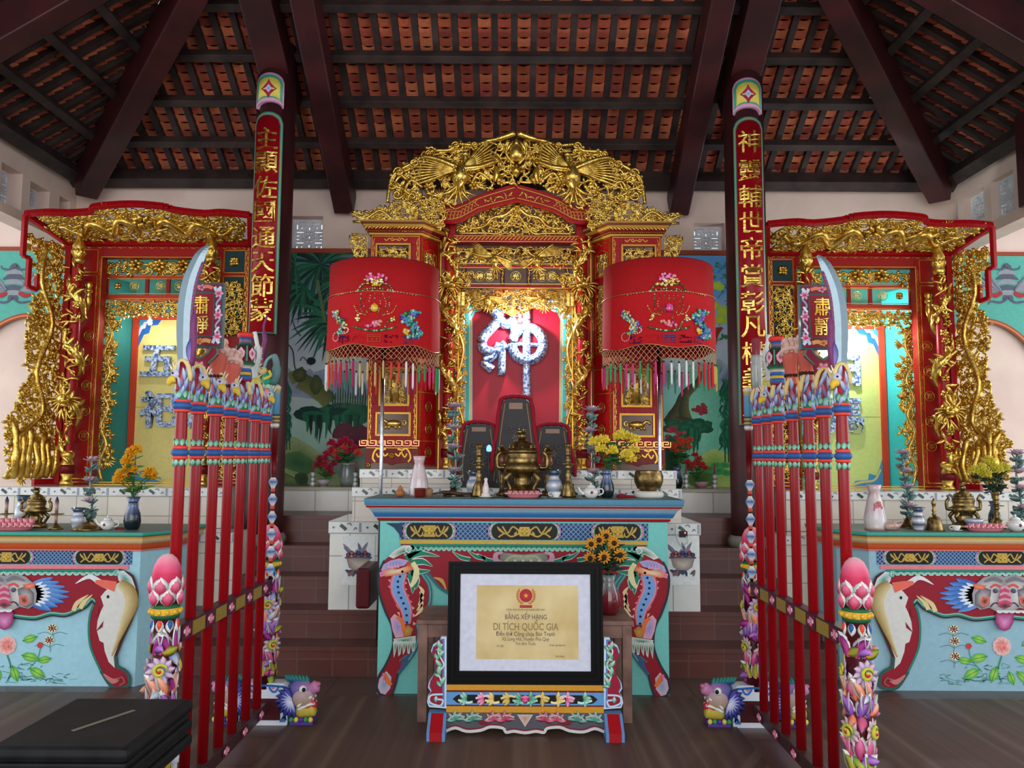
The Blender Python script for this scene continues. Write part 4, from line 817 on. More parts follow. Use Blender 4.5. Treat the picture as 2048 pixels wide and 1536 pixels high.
# ---------------------------------------------------------------- side shrines
YS1, YS2, YS3, YW = 7.0, 7.16, 7.56, 6.62
def side_shrine(s, dz, label, chars, field):
    cx = X_(1015, YS1); zb = (ZSL if s < 0 else ZSR)+.001
    def Q(px, py, Y=YS1):                     # px measured on the left shrine
        v = P(px, py, Y); return (X_(1015, YS1)-v.x, v.z+dz)
    sh = thing('side_shrine', label, 'shrine', (cx+s*Q(310, 700)[0], YS1, zb))
    M = FS(s, cx, YS1); xo, xi = Q(125, 700)[0], Q(495, 700)[0]; zt = Q(300, 488)[1]
    # outer frame: two stiles and a lintel, with gilt vine borders
    a0, a1 = Q(196, 700)[0], Q(434, 700)[0]; zl = Q(300, 515)[1]
    R = MB(C(150, 22, 18), M); R.rect(a0, zb, xo, zt, -.09, 0); R.rect(xi, zb, a1, zt, -.09, 0); R.rect(a1, zl, a0, zt, -.09, 0); R.rect(xo-.045, zb, xo+.005, zt+.01, 0, .035, RED); R.rect(xi-.0, zt-.0, xo, zt+.035, -.06, .05, RED)
    R.build('outer_frame', LACQ, sh, .004)
    G = MB(C(220, 150, 70), M)
    gframe(G, xi+.015, zb+.02, xo-.06, zt-.012, .006); gframe(G, a1-.005, zb, a0+.005, zl+.002, .007)
    vinepaint(G, (xo-.075, zb+.05), (xo-.075, zt-.04), .009, .004, C(226, 160, 80), .006); vinepaint(G, (xi+.03, zb+.05), (xi+.03, zt-.04), .009, .004, C(226, 160, 80), .006); vinepaint(G, (xi+.05, zt-.03), (xo-.1, zt-.03), .009, .004, C(226, 160, 80), .006)
    vinepaint(G, (a0+.02, zb+.05), (a0+.02, zl-.02), .006, .004, C(206, 120, 60)); vinepaint(G, (a1-.02, zb+.05), (a1-.02, zl-.02), .006, .004, C(206, 120, 60))
    w = (xo-.09-a0-.03); s0, s1 = a0+.04, xo-.1
    zq = Q(300, 545)[1]
    gframe(G, s0, zq, s1, zt-.055, .007); gframe(G, s0, zb+.05, s1, zq-.03, .007)
    t0, t1 = xi+.045, a1-.035; gframe(G, t0, zq, t1, zt-.055, .007); gframe(G, t0, zb+.05, t1, zq-.03, .007)
    G.build('gilt_lines', METALP, sh)
    R = MB(C(30, 60, 64), M); R.rect(t0+.01, zq+.01, t1-.01, zt-.065, 0, .004); R.rect(t0+.01, Q(300, 672)[1], t1-.01, zq-.04, 0, .004); R.rect(t0+.01, zb+.06, t1-.01, Q(300, 700)[1], 0, .004, DRED); R.build('sunk_panel', LACQ, sh)
    K = MB(M=M); K.flower(((t0+t1)/2, (zq+zt-.055)/2), .05, 4, .005, .02, a0=.78); K.flower(((t0+t1)/2, (zq+zt-.055)/2), .04, 4, .015, .02); K.build('corner_flower', GOLD, sh)
    K = MB(M=M); carve(K, [(t0+.01, Q(300, 670)[1]), (t1-.01, Q(300, 670)[1]), (t1-.01, zq-.045), (t0+.01, zq-.045)], .045, 81+s, .01, 'lsf', size=1.1); K.build('panel_carving', GOLD, sh)
    K = MB(M=M); carve(K, [(t0+.01, zb+.07), (t1-.01, zb+.07), (t1-.01, Q(300, 720)[1]), (t0+.01, Q(300, 720)[1])], .05, 84+s, .01, 'lsf', size=1.1); K.build('panel_carving', GOLD, sh)
    for k, ch in enumerate('福祿壽康寧'):
        K = MB(M=M); medal(K, (s0+w*.22, Q(300, 672+k*50)[1]), .042, ch, .006); K.build('medallion', GOLD, sh)
    # hanging bud on the stile
    K = MB(); bx, bz = Q(181, 600); c = Vector((cx+s*bx, YS1-.04, bz)); K.lathe([(.004, -.12), (.03, -.03), (.032, .02), (.02, .05), (.035, .06), (.035, .085), (.022, .1), (.034, .12), (.034, .15)], c, 12); K.build('hanging_bud', GOLD, sh)
    # dragon posts with brush finials
    for px, top, nm in ((150, 530, 1), (418, 528, 2)):
        x, _ = Q(px, 700, YS1); x = cx+s*Q(px-3, 700, 6.86)[0]; z1 = Q(px, top, 6.86)[1]; dragon_post('d', x, 6.86, Q(px, 905, 6.86)[1], z1, .072, sh, 90+nm+s, 3.6, s*(1 if nm == 1 else -1), Q(px, 800, 6.86)[1]); pot_base('p', x, 6.86, zb, Q(px, 900, 6.86)[1]-zb, .058, sh)
        K = MB(); zf = Q(px, 445, 6.86)[1]; h = zf-z1; K.lathe([(.035, 0), (.05, h*.08), (.05, h*.14), (.042, h*.17), (.056, h*.25), (.05, h*.35), (.056, h*.42), (.036, h*.55), (.024, h*.66), (.016, h*.8), (.012, h*.97), (.004, h)], (x, 6.86, z1), 14)
        for k in range(10): a = k*.628*1.0; K.leaf((0, 0), 0, .001, .001) if False else K.ball((x+cos(a)*.045, 6.86+sin(a)*.045, z1+h*.3), (.018, .018, .03), 5)
        K.build('brush_finial', GOLD, sh)
    # side wing leaning towards the viewer
    top_i = Vector((cx+s*xo, YS1, zt+.02)); top_o = Vector((cx+s*Q(50, 440, YW)[0], YW, Q(50, 430, YW)[1])); bot_i = Vector((cx+s*xo, YS1, zb)); 
    wv = Vector((top_o.x-top_i.x, top_o.y-top_i.y, 0)); wl = wv.length; wv.normalize(); nn = Vector((-wv.y, wv.x, 0))
    if nn.x*s > 0: nn = -nn
    Mw = Matrix(((wv.x, 0, nn.x, top_i.x), (wv.y, 0, nn.y, top_i.y), (0, 1, 0, 0), (0, 0, 0, 1)))
    def Wp(px, py, f):                        # f: share of the wing width
        Y = YS1+(YW-YS1)*f; v = P(px, py, Y); return (wl*f, v.z+dz)
    zo = lambda py, f: Wp(60, py, f)[1]
    R = MB(RED, Mw)
    R.bar((0, zt+.02, 0), (wl, top_o.z, 0), .045, .05, (0, 0, 1)); R.bar((wl, top_o.z, 0), (wl*1.0, zo(512, 1), 0), .035, .04, (0, 0, 1)); R.bar((wl, zo(512, 1), 0), (wl*.86, zo(515, .9), 0), .03, .04, (0, 0, 1))
    R.bar((wl*.86, zo(515, .9), 0), (wl*.86, zo(572, .9), 0), .035, .04, (0, 0, 1)); R.bar((wl*.86, zo(572, .9), 0), (wl*.66, zo(578, .8), 0), .035, .04, (0, 0, 1)); R.bar((wl*.66, zo(578, .8), 0), (wl*.66, zo(545, .8), 0), .03, .04, (0, 0, 1)); R.box(-.02, wl*.5, zb, zb+.05, -.02, .02)
    R.build('wing_rail', LACQ, sh, .003)
    K = MB(M=Mw); carve(K, [(.01, zb+.07), (wl*1.05, zb+.05), (wl*1.15, zo(850, 1)), (wl*.95, zo(800, 1)), (wl*.75, zo(740, 1)), (wl*.82, zo(660, 1)), (wl*.75, zo(600, 1)), (wl*.6, zo(560, 1)), (wl*.82, zo(510, 1)), (wl*.92, zo(465, 1)), (.02, zt-.04)], .064, 100+s, 0, 'llwfsl', size=1.45)
    K.tube(crom([(wl*.5, zb+.1, 0), (wl*.9, zo(880, .9), .02), (wl*.4, zo(820, .9), .02), (wl*.6, zo(740, .9), .02), (wl*.3, zo(640, .9), .02), (wl*.6, zo(560, .9), .02), (wl*.5, zo(480, .9), 0)], 4), .022, 7)
    for k in range(7): x = wl*(.08+.14*k)+rnd.uniform(-.01, .01); h_ = rnd.uniform(.3, .5); K.tube(crom([(x, zb+.06, 0), (x+rnd.uniform(-.03, .03), zb+.06+h_*.35, .03), (x+rnd.uniform(-.02, .02), zb+.06+h_*.7, .02), (x+rnd.uniform(-.04, .04), zb+.06+h_, 0)], 3), [.022, .028, .032, .036, .03, .024, .026, .034, .026, .01], 8)
    if s > 0: 
        for k in range(16): K.ball((wl*.55+.05*(rnd.random()-.5), zo(490+k*2, .9), .02+.02*rnd.random()), .018, 6)
    K.build('wing_carving', GOLD, sh)
    # canopy leaning forward over the front
    Yt = YW; ti = Vector((cx+s*xi, YS1, zt+.02)); n0 = Q(130, 488)[1]
    za = Q(300, 490)[1]+.01; zc = Q(60, 427, Yt)[1]; dy = YS1-Yt; dzc = zc-za; hl = sqrt(dy*dy+dzc*dzc)
    Mc = Matrix(((s, 0, 0, cx), (0, -dy/hl, -dzc/hl, YS1-.03), (0, dzc/hl, -dy/hl, za), (0, 0, 0, 1)))
    xo_t = Q(52, 440, Yt)[0]; xi_t = Q(505, 440, Yt)[0]+.02
    def Cc(f, h): return ((xo+(xo_t-xo)*min(1, h/hl)) if f == 'o' else (xi+(xi_t-xi)*min(1, h/hl)), h)
    hA = hl; hB = hl+.13; W_ = xo_t-xi_t
    top = [(xo_t, hA-.02), (xo_t-W_*.1, hA+.005), (xo_t-W_*.2, hA-.0), (xo_t-W_*.3, hA+.02), (xo_t-W_*.32, hA+.07), (xo_t-W_*.4, hA+.1), (xo_t-W_*.52, hA+.115), (xo_t-W_*.64, hA+.085), (xo_t-W_*.68, hA+.04), (xo_t-W_*.8, hA+.0), (xo_t-W_*.88, hA+.015), (xi_t, hA-.02)]
    R = MB(RED, Mc); tp = crom([(a, b, 0) for a, b in top], 3)
    for a, b in zip(tp, tp[1:]): R.bar((a.x, a.y, 0), (b.x, b.y, 0), .045, .045, (0, 0, 1))
    R.bar((xo, .0, 0), (xi, 0, 0), .04, .05, (0, 0, 1)); R.bar((xo, 0, 0), (xo_t, hA-.02, 0), .04, .05, (0, 0, 1)); R.bar((xi, 0, 0), (xi_t, hA-.02, 0), .04, .05, (0, 0, 1))
    for f in (.12, .2, .8, .88): R.tube([(xo_t-W_*f+cos(a)*.03, hA-.025+sin(a)*.022, 0) for a in [k*.63 for k in range(11)]], .012, 6)
    R.build('canopy_rail', LACQ, sh, .003)
    K = MB(M=Mc); carve(K, [(xo-.02, .03), (xi+.02, .03), (xi_t+.05, hA-.05)]+[(a.x, a.y-.03) for a in tp[::-1][2:-2]]+[(xo_t-.05, hA-.05)], .075, 110+s, 0, 'slwlf', size=1.2)
    for k in (-1, 1):
        xm = (xo+xi)/2; K.tube(crom([(xm+k*.08, hA*.6, .02), (xm+k*.2, hA*.85, .03), (xm+k*.32, hA*.4, .03), (xm+k*.45, hA*.75, .03), (xm+k*.6, hA*.35, .02), (xm+k*.75, hA*.6, .01)], 4), [.03]*6+[.034]*8+[.02]*7, 8)
        for q_ in range(7): K.leaf((xm+k*(.1+q_*.09), hA*.6), rnd.uniform(0, 6.3), .11, .04, .03, rnd.uniform(-1, 1), .03)
    K.flower(((xo+xi)/2, hA*.8), .09, 8, .02, .04); K.build('canopy_carving', GOLD, sh)
    # inner frame: valances and medallion lintel
    Mi = FS(s, cx, YS2); b0, b1 = Q(196, 700, YS2)[0], Q(434, 700, YS2)[0]
    z = lambda py: Q(300, py, YS2)[1]
    R = MB(C(150, 30, 20), Mi); R.rect(b1, z(600), b0, z(590), -.03, .01, C(196, 60, 34)); R.rect(b1, z(556), b0, z(550), -.03, .01, C(196, 60, 34)); R.rect(b1, z(590), b1+.06, z(556), -.02, .005); R.rect(b0-.06, z(590), b0, z(556), -.02, .005)
    for f in (.42, .6): R.rect(b1+(b0-b1)*f, z(590), b1+(b0-b1)*f+.03, z(556), -.02, .005)
    R.rect(b0, zb, b0+.03, z(515), -.03, .0); R.rect(b1-.03, zb, b1, z(515), -.03, .0); R.rect(b0-.002, zb, b0+.03, z(520), -.12, 0, DRED); R.build('inner_frame', LACQ, sh)
    G = MB(C(220, 150, 70), Mi)
    for py in (552, 558, 588, 598): G.rect(b1, z(py)-.003, b0, z(py)+.003, .01, .014)
    G.build('gilt_lines', METALP, sh)
    K = MB(M=Mi); carve(K, [(b1, z(548)), (b1, z(522)), (b0, z(522)), (b0, z(570)), (b0-.07, z(565)), (b0-.1, z(548))], .062, 120+s, .02, 'flls', size=1.2)
    for f in (.3, .5, .7): K.flower((b1+(b0-b1)*f, z(533)), .07, 7, .04, .04)
    K.build('upper_valance', GOLD, sh)
    for f, ch in ((.34, '奉'), (.52, '奉') if False else (.5, '祀'), (.72, '旹'), (.2, '年')): K = MB(M=Mi); medal(K, (b1+(b0-b1)*f, z(572)), .04, ch, .0); K.build('medallion', GOLD, sh)
    K = MB(M=Mi); K.flower((b1+(b0-b1)*.86, z(572)), .035, 4, 0, .01, a0=.78); K.build('lintel_flower', GOLD, sh)
    K = MB(M=Mi); n_ = 7; carve(K, [(b1, z(603)), (b0, z(603)), (b0, z(660)), (b0-.1, z(655)), (b0-.14, z(632)), (b1+.14, z(632)), (b1+.1, z(655)), (b1, z(660))], .052, 130+s, .0, 'flsl', size=1.2); K.build('lower_valance', GOLD, sh)
    for c0, c1 in ((b0-.17 if s < 0 else b0-.17, b0-.02), (b1+.02, b1+.13)):
        K = MB(M=Mi); carve(K, [(c0, zb+.12), (c1, zb+.12), (c1, z(640)), (c0, z(640))], .07, 140+s, .0, 'lwlf', size=1.1); xm = (c0+c1)/2
        K.tube(crom([(xm, zb+.02, 0)]+[(xm+(.03 if k % 2 else -.03), zb+.02+(z(640)-zb)*k/9, .01) for k in range(1, 10)], 4), .014, 6); K.build('side_strip_carving', GOLD, sh)
    # recess with painted side walls and the yellow tablet
    xa, xb = Q(262, 800, YS3)[0], Q(466, 800, YS3)[0]; zt3 = Q(300, 636, YS3)[1]
    R = MB(C(60, 150, 142) if s < 0 else C(66, 200, 200), FS(s, cx, YS3)); 
    for (x2, x3) in ((b0, xa), (b1, xb)):
        i = [R.V((x2, zb, YS3-YS2-.02)), R.V((x3, zb, 0)), R.V((x3, z(615)+.3, 0)), R.V((x2, z(615)+.3, YS3-YS2-.02))]; R.F(i)
        i2 = [R.V((x2+(.02 if x2 > x3 else -.02), zb, YS3-YS2-.02)), R.V((x3+(.02 if x2 > x3 else -.02), zb, -.02)), R.V((x3+(.02 if x2 > x3 else -.02), z(615)+.3, -.02)), R.V((x2+(.02 if x2 > x3 else -.02), z(615)+.3, YS3-YS2-.02))]; R.F(i2)
        for k in range(4): R.F((i[k], i[(k+1) % 4], i2[(k+1) % 4], i2[k]))
    R.rect(b1, zt3, b0, z(590), -.02, 0, C(110, 160, 170)); R.build('recess_wall', PAINT, sh)
    R = MB(C(206, 66, 40), FS(s, cx, YS3)); gw = .05; R.rect(xa-gw, zb, xa, zt3, 0, .04); R.rect(xb, zb, xb+gw, zt3, 0, .04); R.rect(xb, zt3-.02, xa, zt3+.02, 0, .05); R.build('tablet_frame', PAINT, sh)
    R = MB(field, FS(s, cx, YS3)); R.rect(xb+gw, zb, xa-gw, zt3-.02, 0, .008)
    R.M = FS(s, cx, YS3-.009)
    for k in (-1, 1):
        x = xa-gw if k > 0 else xb+gw
        for (cc, r_) in ((C(40, 110, 190), .16), (WHITE, .1), (C(60, 160, 200), .06)): R.poly([(x, zt3-.02), (x-k*r_*1.3, zt3-.02), (x-k*r_*1.1, zt3-.02-r_*.3), (x-k*r_*.7, zt3-.02-r_*.35), (x-k*r_*.6, zt3-.02-r_*.8), (x-k*r_*.3, zt3-.02-r_*.9), (x, zt3-.02-r_*1.6)], 0, .001+.001*(.2-r_)*10, cc)
        R.poly([(x, zb+.002), (x-k*.3, zb+.002), (x-k*.26, zb+.05), (x-k*.14, zb+.06), (x-k*.13, zb+.12), (x-k*.06, zb+.1), (x-k*.02, zb+.2), (x, zb+.26)], 0, .002, C(70, 150, 196)); R.rib([(x-k*.3, zb+.01), (x-k*.2, zb+.04), (x-k*.08, zb+.06), (x-k*.02, zb+.16)], .02, .003, C(220, 200, 120))
    R.M = FS(s, cx, YS3-.009); zz = Q(300, 815, YS3)[1]; R.rect(xb+gw, zz, xa-gw, zz+.004, 0, .001, C(150, 150, 90)); R.build('tablet_field', PAINT, sh)
    # mosaic characters
    xr = [Q(318, 700, YS3)[0], Q(412, 700, YS3)[0]]
    sd = s
    for ch, px, py in chars:
        v = P(px, py, YS3-.03); K = MB(M=FP(YS3-.009)); K.text(ch, v.x, v.z+(dz if False else 0), .36, 0, .04, None, .028); K.build('mosaic_character', CHAR, sh)
    return sh
side_shrine(-1, 0, 'carved red and gold shrine at the left with yellow tablet and blue mosaic characters', [('五', 318, 722), ('祀', 318, 818), ('東', 412, 722), ('廚', 412, 818)], C(232, 214, 130))
side_shrine(1, -.055, 'carved red and gold shrine at the right with pale green yellow tablet lit from above', [('太', 1600, 735), ('監', 1600, 832), ('白', 1690, 735), ('馬', 1690, 832)], C(206, 218, 130))
bulb(1706, 665, 7.3, 24, 'small glaring bulb inside the top of the right side shrine')
bulb(300, 646, 7.3, 4, 'small bulb behind the valance of the left side shrine')
# ================================================================ ALTAR TABLES
def cartouche(mb, x0, x1, z0, z1, kind=0):
    "black cloud panel with pink/white ends and a gold branch ornament, local plane"
    h = z1-z0; zm = (z0+z1)/2; xm = (x0+x1)/2; e = h*.42
    def cap(o, col, z):
        pts = [(x0-o+e, z1-.0), ]+[(x0-o+e-cos(a)*(e+o*.0), zm+sin(a)*h/2) for a in [pi/2-k*pi/8 for k in range(9)]]
        pts = [(x1+o-e+cos(a)*e, zm+sin(a)*h/2) for a in [-pi/2+k*pi/8 for k in range(9)]]+[(x0-o+e-cos(a)*e, zm+sin(a)*h/2) for a in [pi/2-k*pi/8 for k in range(9)]]
        mb.poly(pts, 0, z, col)
    cap(.035, WHITE, .001); cap(.028, C(214, 110, 160), .0016); cap(.016, C(240, 200, 220), .002); cap(.01, C(96, 190, 90), .0024); cap(.004, BLACK, .0028)
    g = C(190, 158, 70); w = (x1-x0)
    if kind == 0: mb.rect(xm-h*.38, zm-h*.36, xm+h*.38, zm+h*.36, 0, .0045, g)
    else: mb.gpoly([(xm+cos(a)*h*.42, zm+sin(a)*h*.42*(1 if i % 2 else .7)) for i, a in enumerate([k*pi/4 for k in range(8)])], C(220, 190, 90), g, .0045)
    mb.flower((xm, zm), h*.24, 4, .005, .003, C(214, 180, 80))
    for s in (-1, 1):
        mb.rib([(xm+s*h*.3, zm), (xm+s*w*.18, zm+h*.3), (xm+s*w*.26, zm-h*.1), (xm+s*w*.34, zm+h*.32)], h*.1, .004, g); mb.rib([(xm+s*h*.3, zm-h*.1), (xm+s*w*.2, zm-h*.32), (xm+s*w*.3, zm-h*.12), (xm+s*w*.4, zm-h*.36)], h*.1, .004, g); mb.rib([(xm+s*w*.3, zm-h*.15), (xm+s*w*.38, zm+h*.1), (xm+s*w*.42, zm+h*.3)], [h*.06, h*.16, h*.05], .0045, g)
        mb.rib([(xm+s*w*.12, zm), (xm+s*w*.16, zm-h*.3)], [h*.05, h*.16, h*.04], .0045, g)
def lattice_band(mb, x0, x1, z0, z1):
    mb.rect(x0, z0, x1, z1, 0, .001, C(40, 66, 110)); h = (z1-z0)/3.5; x = x0
    k = int((x1-x0)/h)
    for i in range(-4, k+1):
        for s in (0, 1):
            a = (x0+i*h, z0 if s == 0 else z1); b = (a[0]+(z1-z0), z1 if s == 0 else z0)
            t0 = max(0, (x0-a[0])/(b[0]-a[0])); t1 = min(1, (x1-a[0])/(b[0]-a[0]))
            if t1 > t0: mb.rib([(a[0]+(b[0]-a[0])*t0, a[1]+(b[1]-a[1])*t0), (a[0]+(b[0]-a[0])*t1, a[1]+(b[1]-a[1])*t1)], .0045, .002+s*.0003, C(120, 160, 200), n=1)
def scallops(mb, x0, x1, z, h, c1, c2=WHITE, n=None, zz=.003):
    n = n or int((x1-x0)/.055); w = (x1-x0)/n; mb.rect(x0, z-h*.4, x1, z, 0, zz, c1)
    for i in range(n):
        xc = x0+(i+.5)*w; mb.gpoly([(xc+cos(a)*w*.5, z-h*.4+sin(a)*h*.6) for a in [pi+k*pi/6 for k in range(7)]], c1, c2, zz, (xc, z-h*.3)); mb.rib([(xc+cos(a)*w*.47, z-h*.42+sin(a)*h*.58) for a in [pi+k*pi/4 for k in range(5)]], .006, zz+.0012, c2, n=2)
# ---- centre table
YT = 5.36
def tq(px, py, Y=YT): return p2(px, py, Y)
ct = thing('altar_table', 'large central altar table painted turquoise with two blue dragon legs', 'table', (X_(1046, YT), YT+.2, 0))
xl, xr_ = X_(757, YT, 1200), X_(1337, YT, 1200); ztop = Z_(997, YT, 1046); zlow = Z_(1043, YT, 1046)
f = MB(C(120, 204, 196)); f.box(xl, xr_, YT, YT+.46, 0, zlow); f.build('table_body', PAINT, ct, .004)
f = MB(); ov = X_(757, YT, 1020)-X_(731, YT, 1000)-.03
loft(f, [(xl, YT), (xr_, YT), (xr_, YT+.44), (xl, YT+.44)], [(.0, zlow, RED), (.015, zlow+.006, RED), (.018, zlow+.02, RED), (.018, zlow+.021, C(226, 200, 180)), (.024, zlow+.026, WHITE), (.03, zlow+.03, C(40, 110, 170)), (.04, zlow+.05, C(52, 120, 180)), (.055, zlow+.075, C(150, 190, 210)), (.075, zlow+.092, C(206, 214, 214)), (.08, zlow+.093, RED), (.083, zlow+.104, RED), (.086, zlow+.105, WHITE), (.088, zlow+.109, C(60, 110, 140)), (.09, zlow+.12, C(84, 140, 168)), (.094, ztop-.002, C(92, 150, 178)), (.09, ztop, C(80, 110, 110))])
f.build('tabletop', PAINT, ct)
f = MB(M=FP(YT-.002))
lattice_band(f, xl+.13, xr_-.13, tq(1046, 1080)[1], tq(1046, 1046)[1])
f.poly([tq(772, 1046), tq(805, 1046), tq(805, 1084), tq(800, 1070), tq(788, 1055)], 0, .003, C(30, 60, 90)); cX = (xl+xr_)/2
def mir(p): return (2*cX-p[0], p[1])
for a, b, k in ((808, 910, 0), (978, 1120, 1), (1184, 1286, 0)): cartouche(f, tq(a+6, 1060)[0], tq(b-6, 1060)[0], tq(1046, 1079)[1], tq(1046, 1047)[1], k)
f.rect(tq(800, 1085)[0], tq(1046, 1088)[1], mir(tq(800, 1085))[0], tq(1046, 1081)[1], 0, .006, C(206, 168, 60))
f.build('painted_frieze', PAINT, ct)
# red apron and cabriole legs, in low relief
LEGp = [(800, 1088), (822, 1096), (790, 1102), (770, 1120), (758, 1148), (760, 1185), (772, 1222), (785, 1252), (787, 1290), (774, 1325), (758, 1352), (754, 1374), (764, 1388), (782, 1389), (790, 1372), (797, 1345), (818, 1318), (833, 1292), (838, 1262), (836, 1246), (852, 1222), (861, 1198), (859, 1170), (848, 1152), (842, 1143), (850, 1141), (860, 1150), (878, 1172), (900, 1186), (930, 1196), (975, 1190), (1010, 1200), (1046, 1196)]
full = [tq(*p) for p in LEGp]+[mir(tq(*p)) for p in LEGp[::-1][1:]]
f = MB(C(150, 16, 36), FP(YT-.001)); f.poly(full, 0, .02); apr = f.build('carved_apron', PAINT, ct, .002)
f = MB(M=FP(YT-.021)); TE, TG, WH = C(40, 112, 120), C(20, 130, 100), C(226, 232, 224)
f.M = FP(YT-.021)
for s in (-1, 1):
    T = (lambda px, py: tq(px, py)) if s < 0 else (lambda px, py: mir(tq(px, py)))
    k = .00335
    f.rib([T(*p) for p in LEGp[3:16]], .014, .002, C(40, 50, 60)); f.rib([T(*p) for p in LEGp[15:26]], .02, .002, TE); f.rib([T(*p) for p in LEGp[25:]], .018, .002, TE); f.rib([T(*p) for p in LEGp[16:25]], .008, .0035, C(110, 170, 170))
    # green cap scroll
    f.gpoly([T(*p) for p in ((778, 1112), (790, 1100), (808, 1090), (826, 1090), (834, 1100), (826, 1108), (806, 1106), (788, 1116))], TG, WH, .003); f.rib([T(825, 1096), T(818, 1092), T(812, 1099), T(818, 1104), T(823, 1100)], .007, .005, WH)
    # red body, blue belly ribbon with dots and pink border, spines
    body = [(806, 1142), (797, 1160), (797, 1180), (806, 1200), (814, 1220), (815, 1246)]
    for q_ in range(9):
        t = q_/8; i = min(int(t*5), 4); u = t*5-i; x = body[i][0]*(1-u)+body[i+1][0]*u; y = body[i][1]*(1-u)+body[i+1][1]*u
        f.gpoly([T(x-14, y-7), T(x-20, y-4-3), T(x-13, y+3)], C(236, 200, 170), C(226, 150, 120), .003); f.gpoly([T(x+12, y-5), T(x+19, y+0), T(x+12, y+4)], C(240, 220, 170), C(226, 120, 130), .003)
    f.rib([T(*p) for p in body], [.075, .1, .1, .095, .08, .05], .0035, C(214, 84, 130)); f.rib([T(*p) for p in body], [.06, .085, .085, .08, .066, .04], .0045, C(236, 150, 150)); f.rib([T(*p) for p in body], [.045, .066, .068, .062, .05, .03], .0055, C(120, 168, 226))
    for q_ in range(10):
        t = q_/9.2; i = min(int(t*5), 4); u = t*5-i; x, z_ = T(body[i][0]*(1-u)+body[i+1][0]*u, body[i][1]*(1-u)+body[i+1][1]*u); f.gpoly([(x+cos(a)*.0085, z_+sin(a)*.0085) for a in [j*pi/4 for j in range(8)]], C(10, 16, 50), C(10, 16, 50), .007)
    # head
    f.gpoly([T(*p) for p in ((763, 1140), (768, 1128), (782, 1120), (800, 1116), (818, 1120), (810, 1130), (790, 1134), (775, 1140))], C(120, 140, 200), C(190, 170, 214), .006); f.gpoly([T(*p) for p in ((762, 1150), (766, 1140), (780, 1136), (800, 1136), (822, 1128), (828, 1136), (812, 1146), (790, 1149), (774, 1152))], C(240, 226, 190), C(226, 110, 60), .007); f.gpoly([T(*p) for p in ((760, 1144), (770, 1140), (770, 1150), (762, 1153))], C(226, 90, 150), C(226, 150, 190), .008)
    for q_ in range(4): f.gpoly([T(776+q_*6, 1134), T(779+q_*6, 1124), T(782+q_*6, 1134)], C(226, 110, 180), C(240, 190, 220), .008)
    f.gpoly([(T(785, 1137)[0]+cos(a)*.008, T(785, 1137)[1]+sin(a)*.008) for a in range(6)], BLACK, WH, .009); f.gpoly([T(812, 1128), T(822, 1118), T(820, 1132)], C(220, 60, 50), C(220, 60, 50), .008)
    # green mane, long flames
    for a, b, c_ in (((812, 1116), (840, 1106), (880, 1112)), ((818, 1126), (845, 1122), (866, 1132)), ((824, 1136), (836, 1142), (862, 1140)), ((826, 1140), (834, 1160), (832, 1178)), ((816, 1112), (836, 1100), (850, 1098)), ((820, 1146), (826, 1166), (826, 1186))):
        f.rib([T(*a), T(*b), T(*c_)], [.05, .045, .004], .003, WH); f.rib([T(*a), T(*b), T(*c_)], [.04, .033, .002], .004, TG)
    f.rib([T(826, 1124), T(834, 1140), T(830, 1160), T(822, 1172)], [.03, .04, .02], .0048, C(236, 226, 170))
    for q_ in range(4): f.rib([T(838+q_*2, 1170+q_*12), T(846-q_, 1182+q_*12), T(840-q_*3, 1198+q_*11)], [.004, .028, .004], .004, C(236, 210, 160))
    # lower head and green flames over a red shin
    f.gpoly([T(*p) for p in ((782, 1236), (790, 1226), (808, 1238), (812, 1258), (808, 1272), (792, 1274), (786, 1258))], C(150, 150, 214), C(236, 170, 190), .005); f.rib([T(795, 1232), T(806, 1242), T(808, 1262)], [.02, .03, .02], .0065, C(236, 120, 60)); f.gpoly([T(*p) for p in ((806, 1254), (818, 1248), (828, 1256), (822, 1270), (808, 1272))], C(214, 160, 70), C(180, 120, 50), .006); f.gpoly([(T(800, 1247)[0]+cos(a)*.006, T(800, 1247)[1]+sin(a)*.006) for a in range(6)], BLACK, WH, .008)
    f.gpoly([T(*p) for p in ((788, 1276), (832, 1270), (832, 1284), (790, 1288))], TG, WH, .003)
    for q_ in range(5): x = 792+q_*9; f.gpoly([T(x-5, 1282), T(x+5, 1280), T(x+1, 1300+(q_ % 2)*6), T(x-3, 1314-q_*3)], TG, WH, .004)
    f.rib([T(830, 1300), T(812, 1318), T(800, 1345)], [.01, .03, .01], .003, C(60, 90, 140)); f.rib([T(815, 1308), T(800, 1320)], .01, .004, C(60, 120, 130))
    f.gpoly([T(*p) for p in ((757, 1372), (760, 1356), (774, 1340), (784, 1352), (782, 1374), (772, 1387), (762, 1384))], C(150, 160, 200), C(206, 190, 206), .004); f.rib([T(772, 1344), T(776, 1358), T(784, 1368)], [.01, .03, .02], .006, C(236, 120, 50)); f.rib([T(768, 1344), T(770, 1358)], .014, .006, C(226, 120, 170)); f.gpoly([(T(771, 1362)[0]+cos(a)*.005, T(771, 1362)[1]+sin(a)*.005) for a in range(6)], BLACK, WH, .008)
    # leaves on the apron
    for q_, (x, y) in enumerate(((915, 1100), (945, 1098), (965, 1104))):
        f.rib([T(x+26, y+18), T(x+8, y+14), T(x-10-6*q_*0, y+2)], [.03, .03, .003], .003, WH); f.rib([T(x+26, y+18), T(x+8, y+14), T(x-8, y+3)], [.02, .022, .002], .004, TG)
    f.rib([T(893, 1178), T(884, 1160), T(868, 1154)], [.006, .026, .004], .004, C(214, 160, 80))
    f.rib([T(1012, 1126), T(994, 1122), T(992, 1108), T(1006, 1104)], [.012, .04, .03, .01], .005, C(196, 150, 170)); f.rib([T(1046, 1112), T(1024, 1112), T(1008, 1124)], .012, .006, C(176, 180, 150))
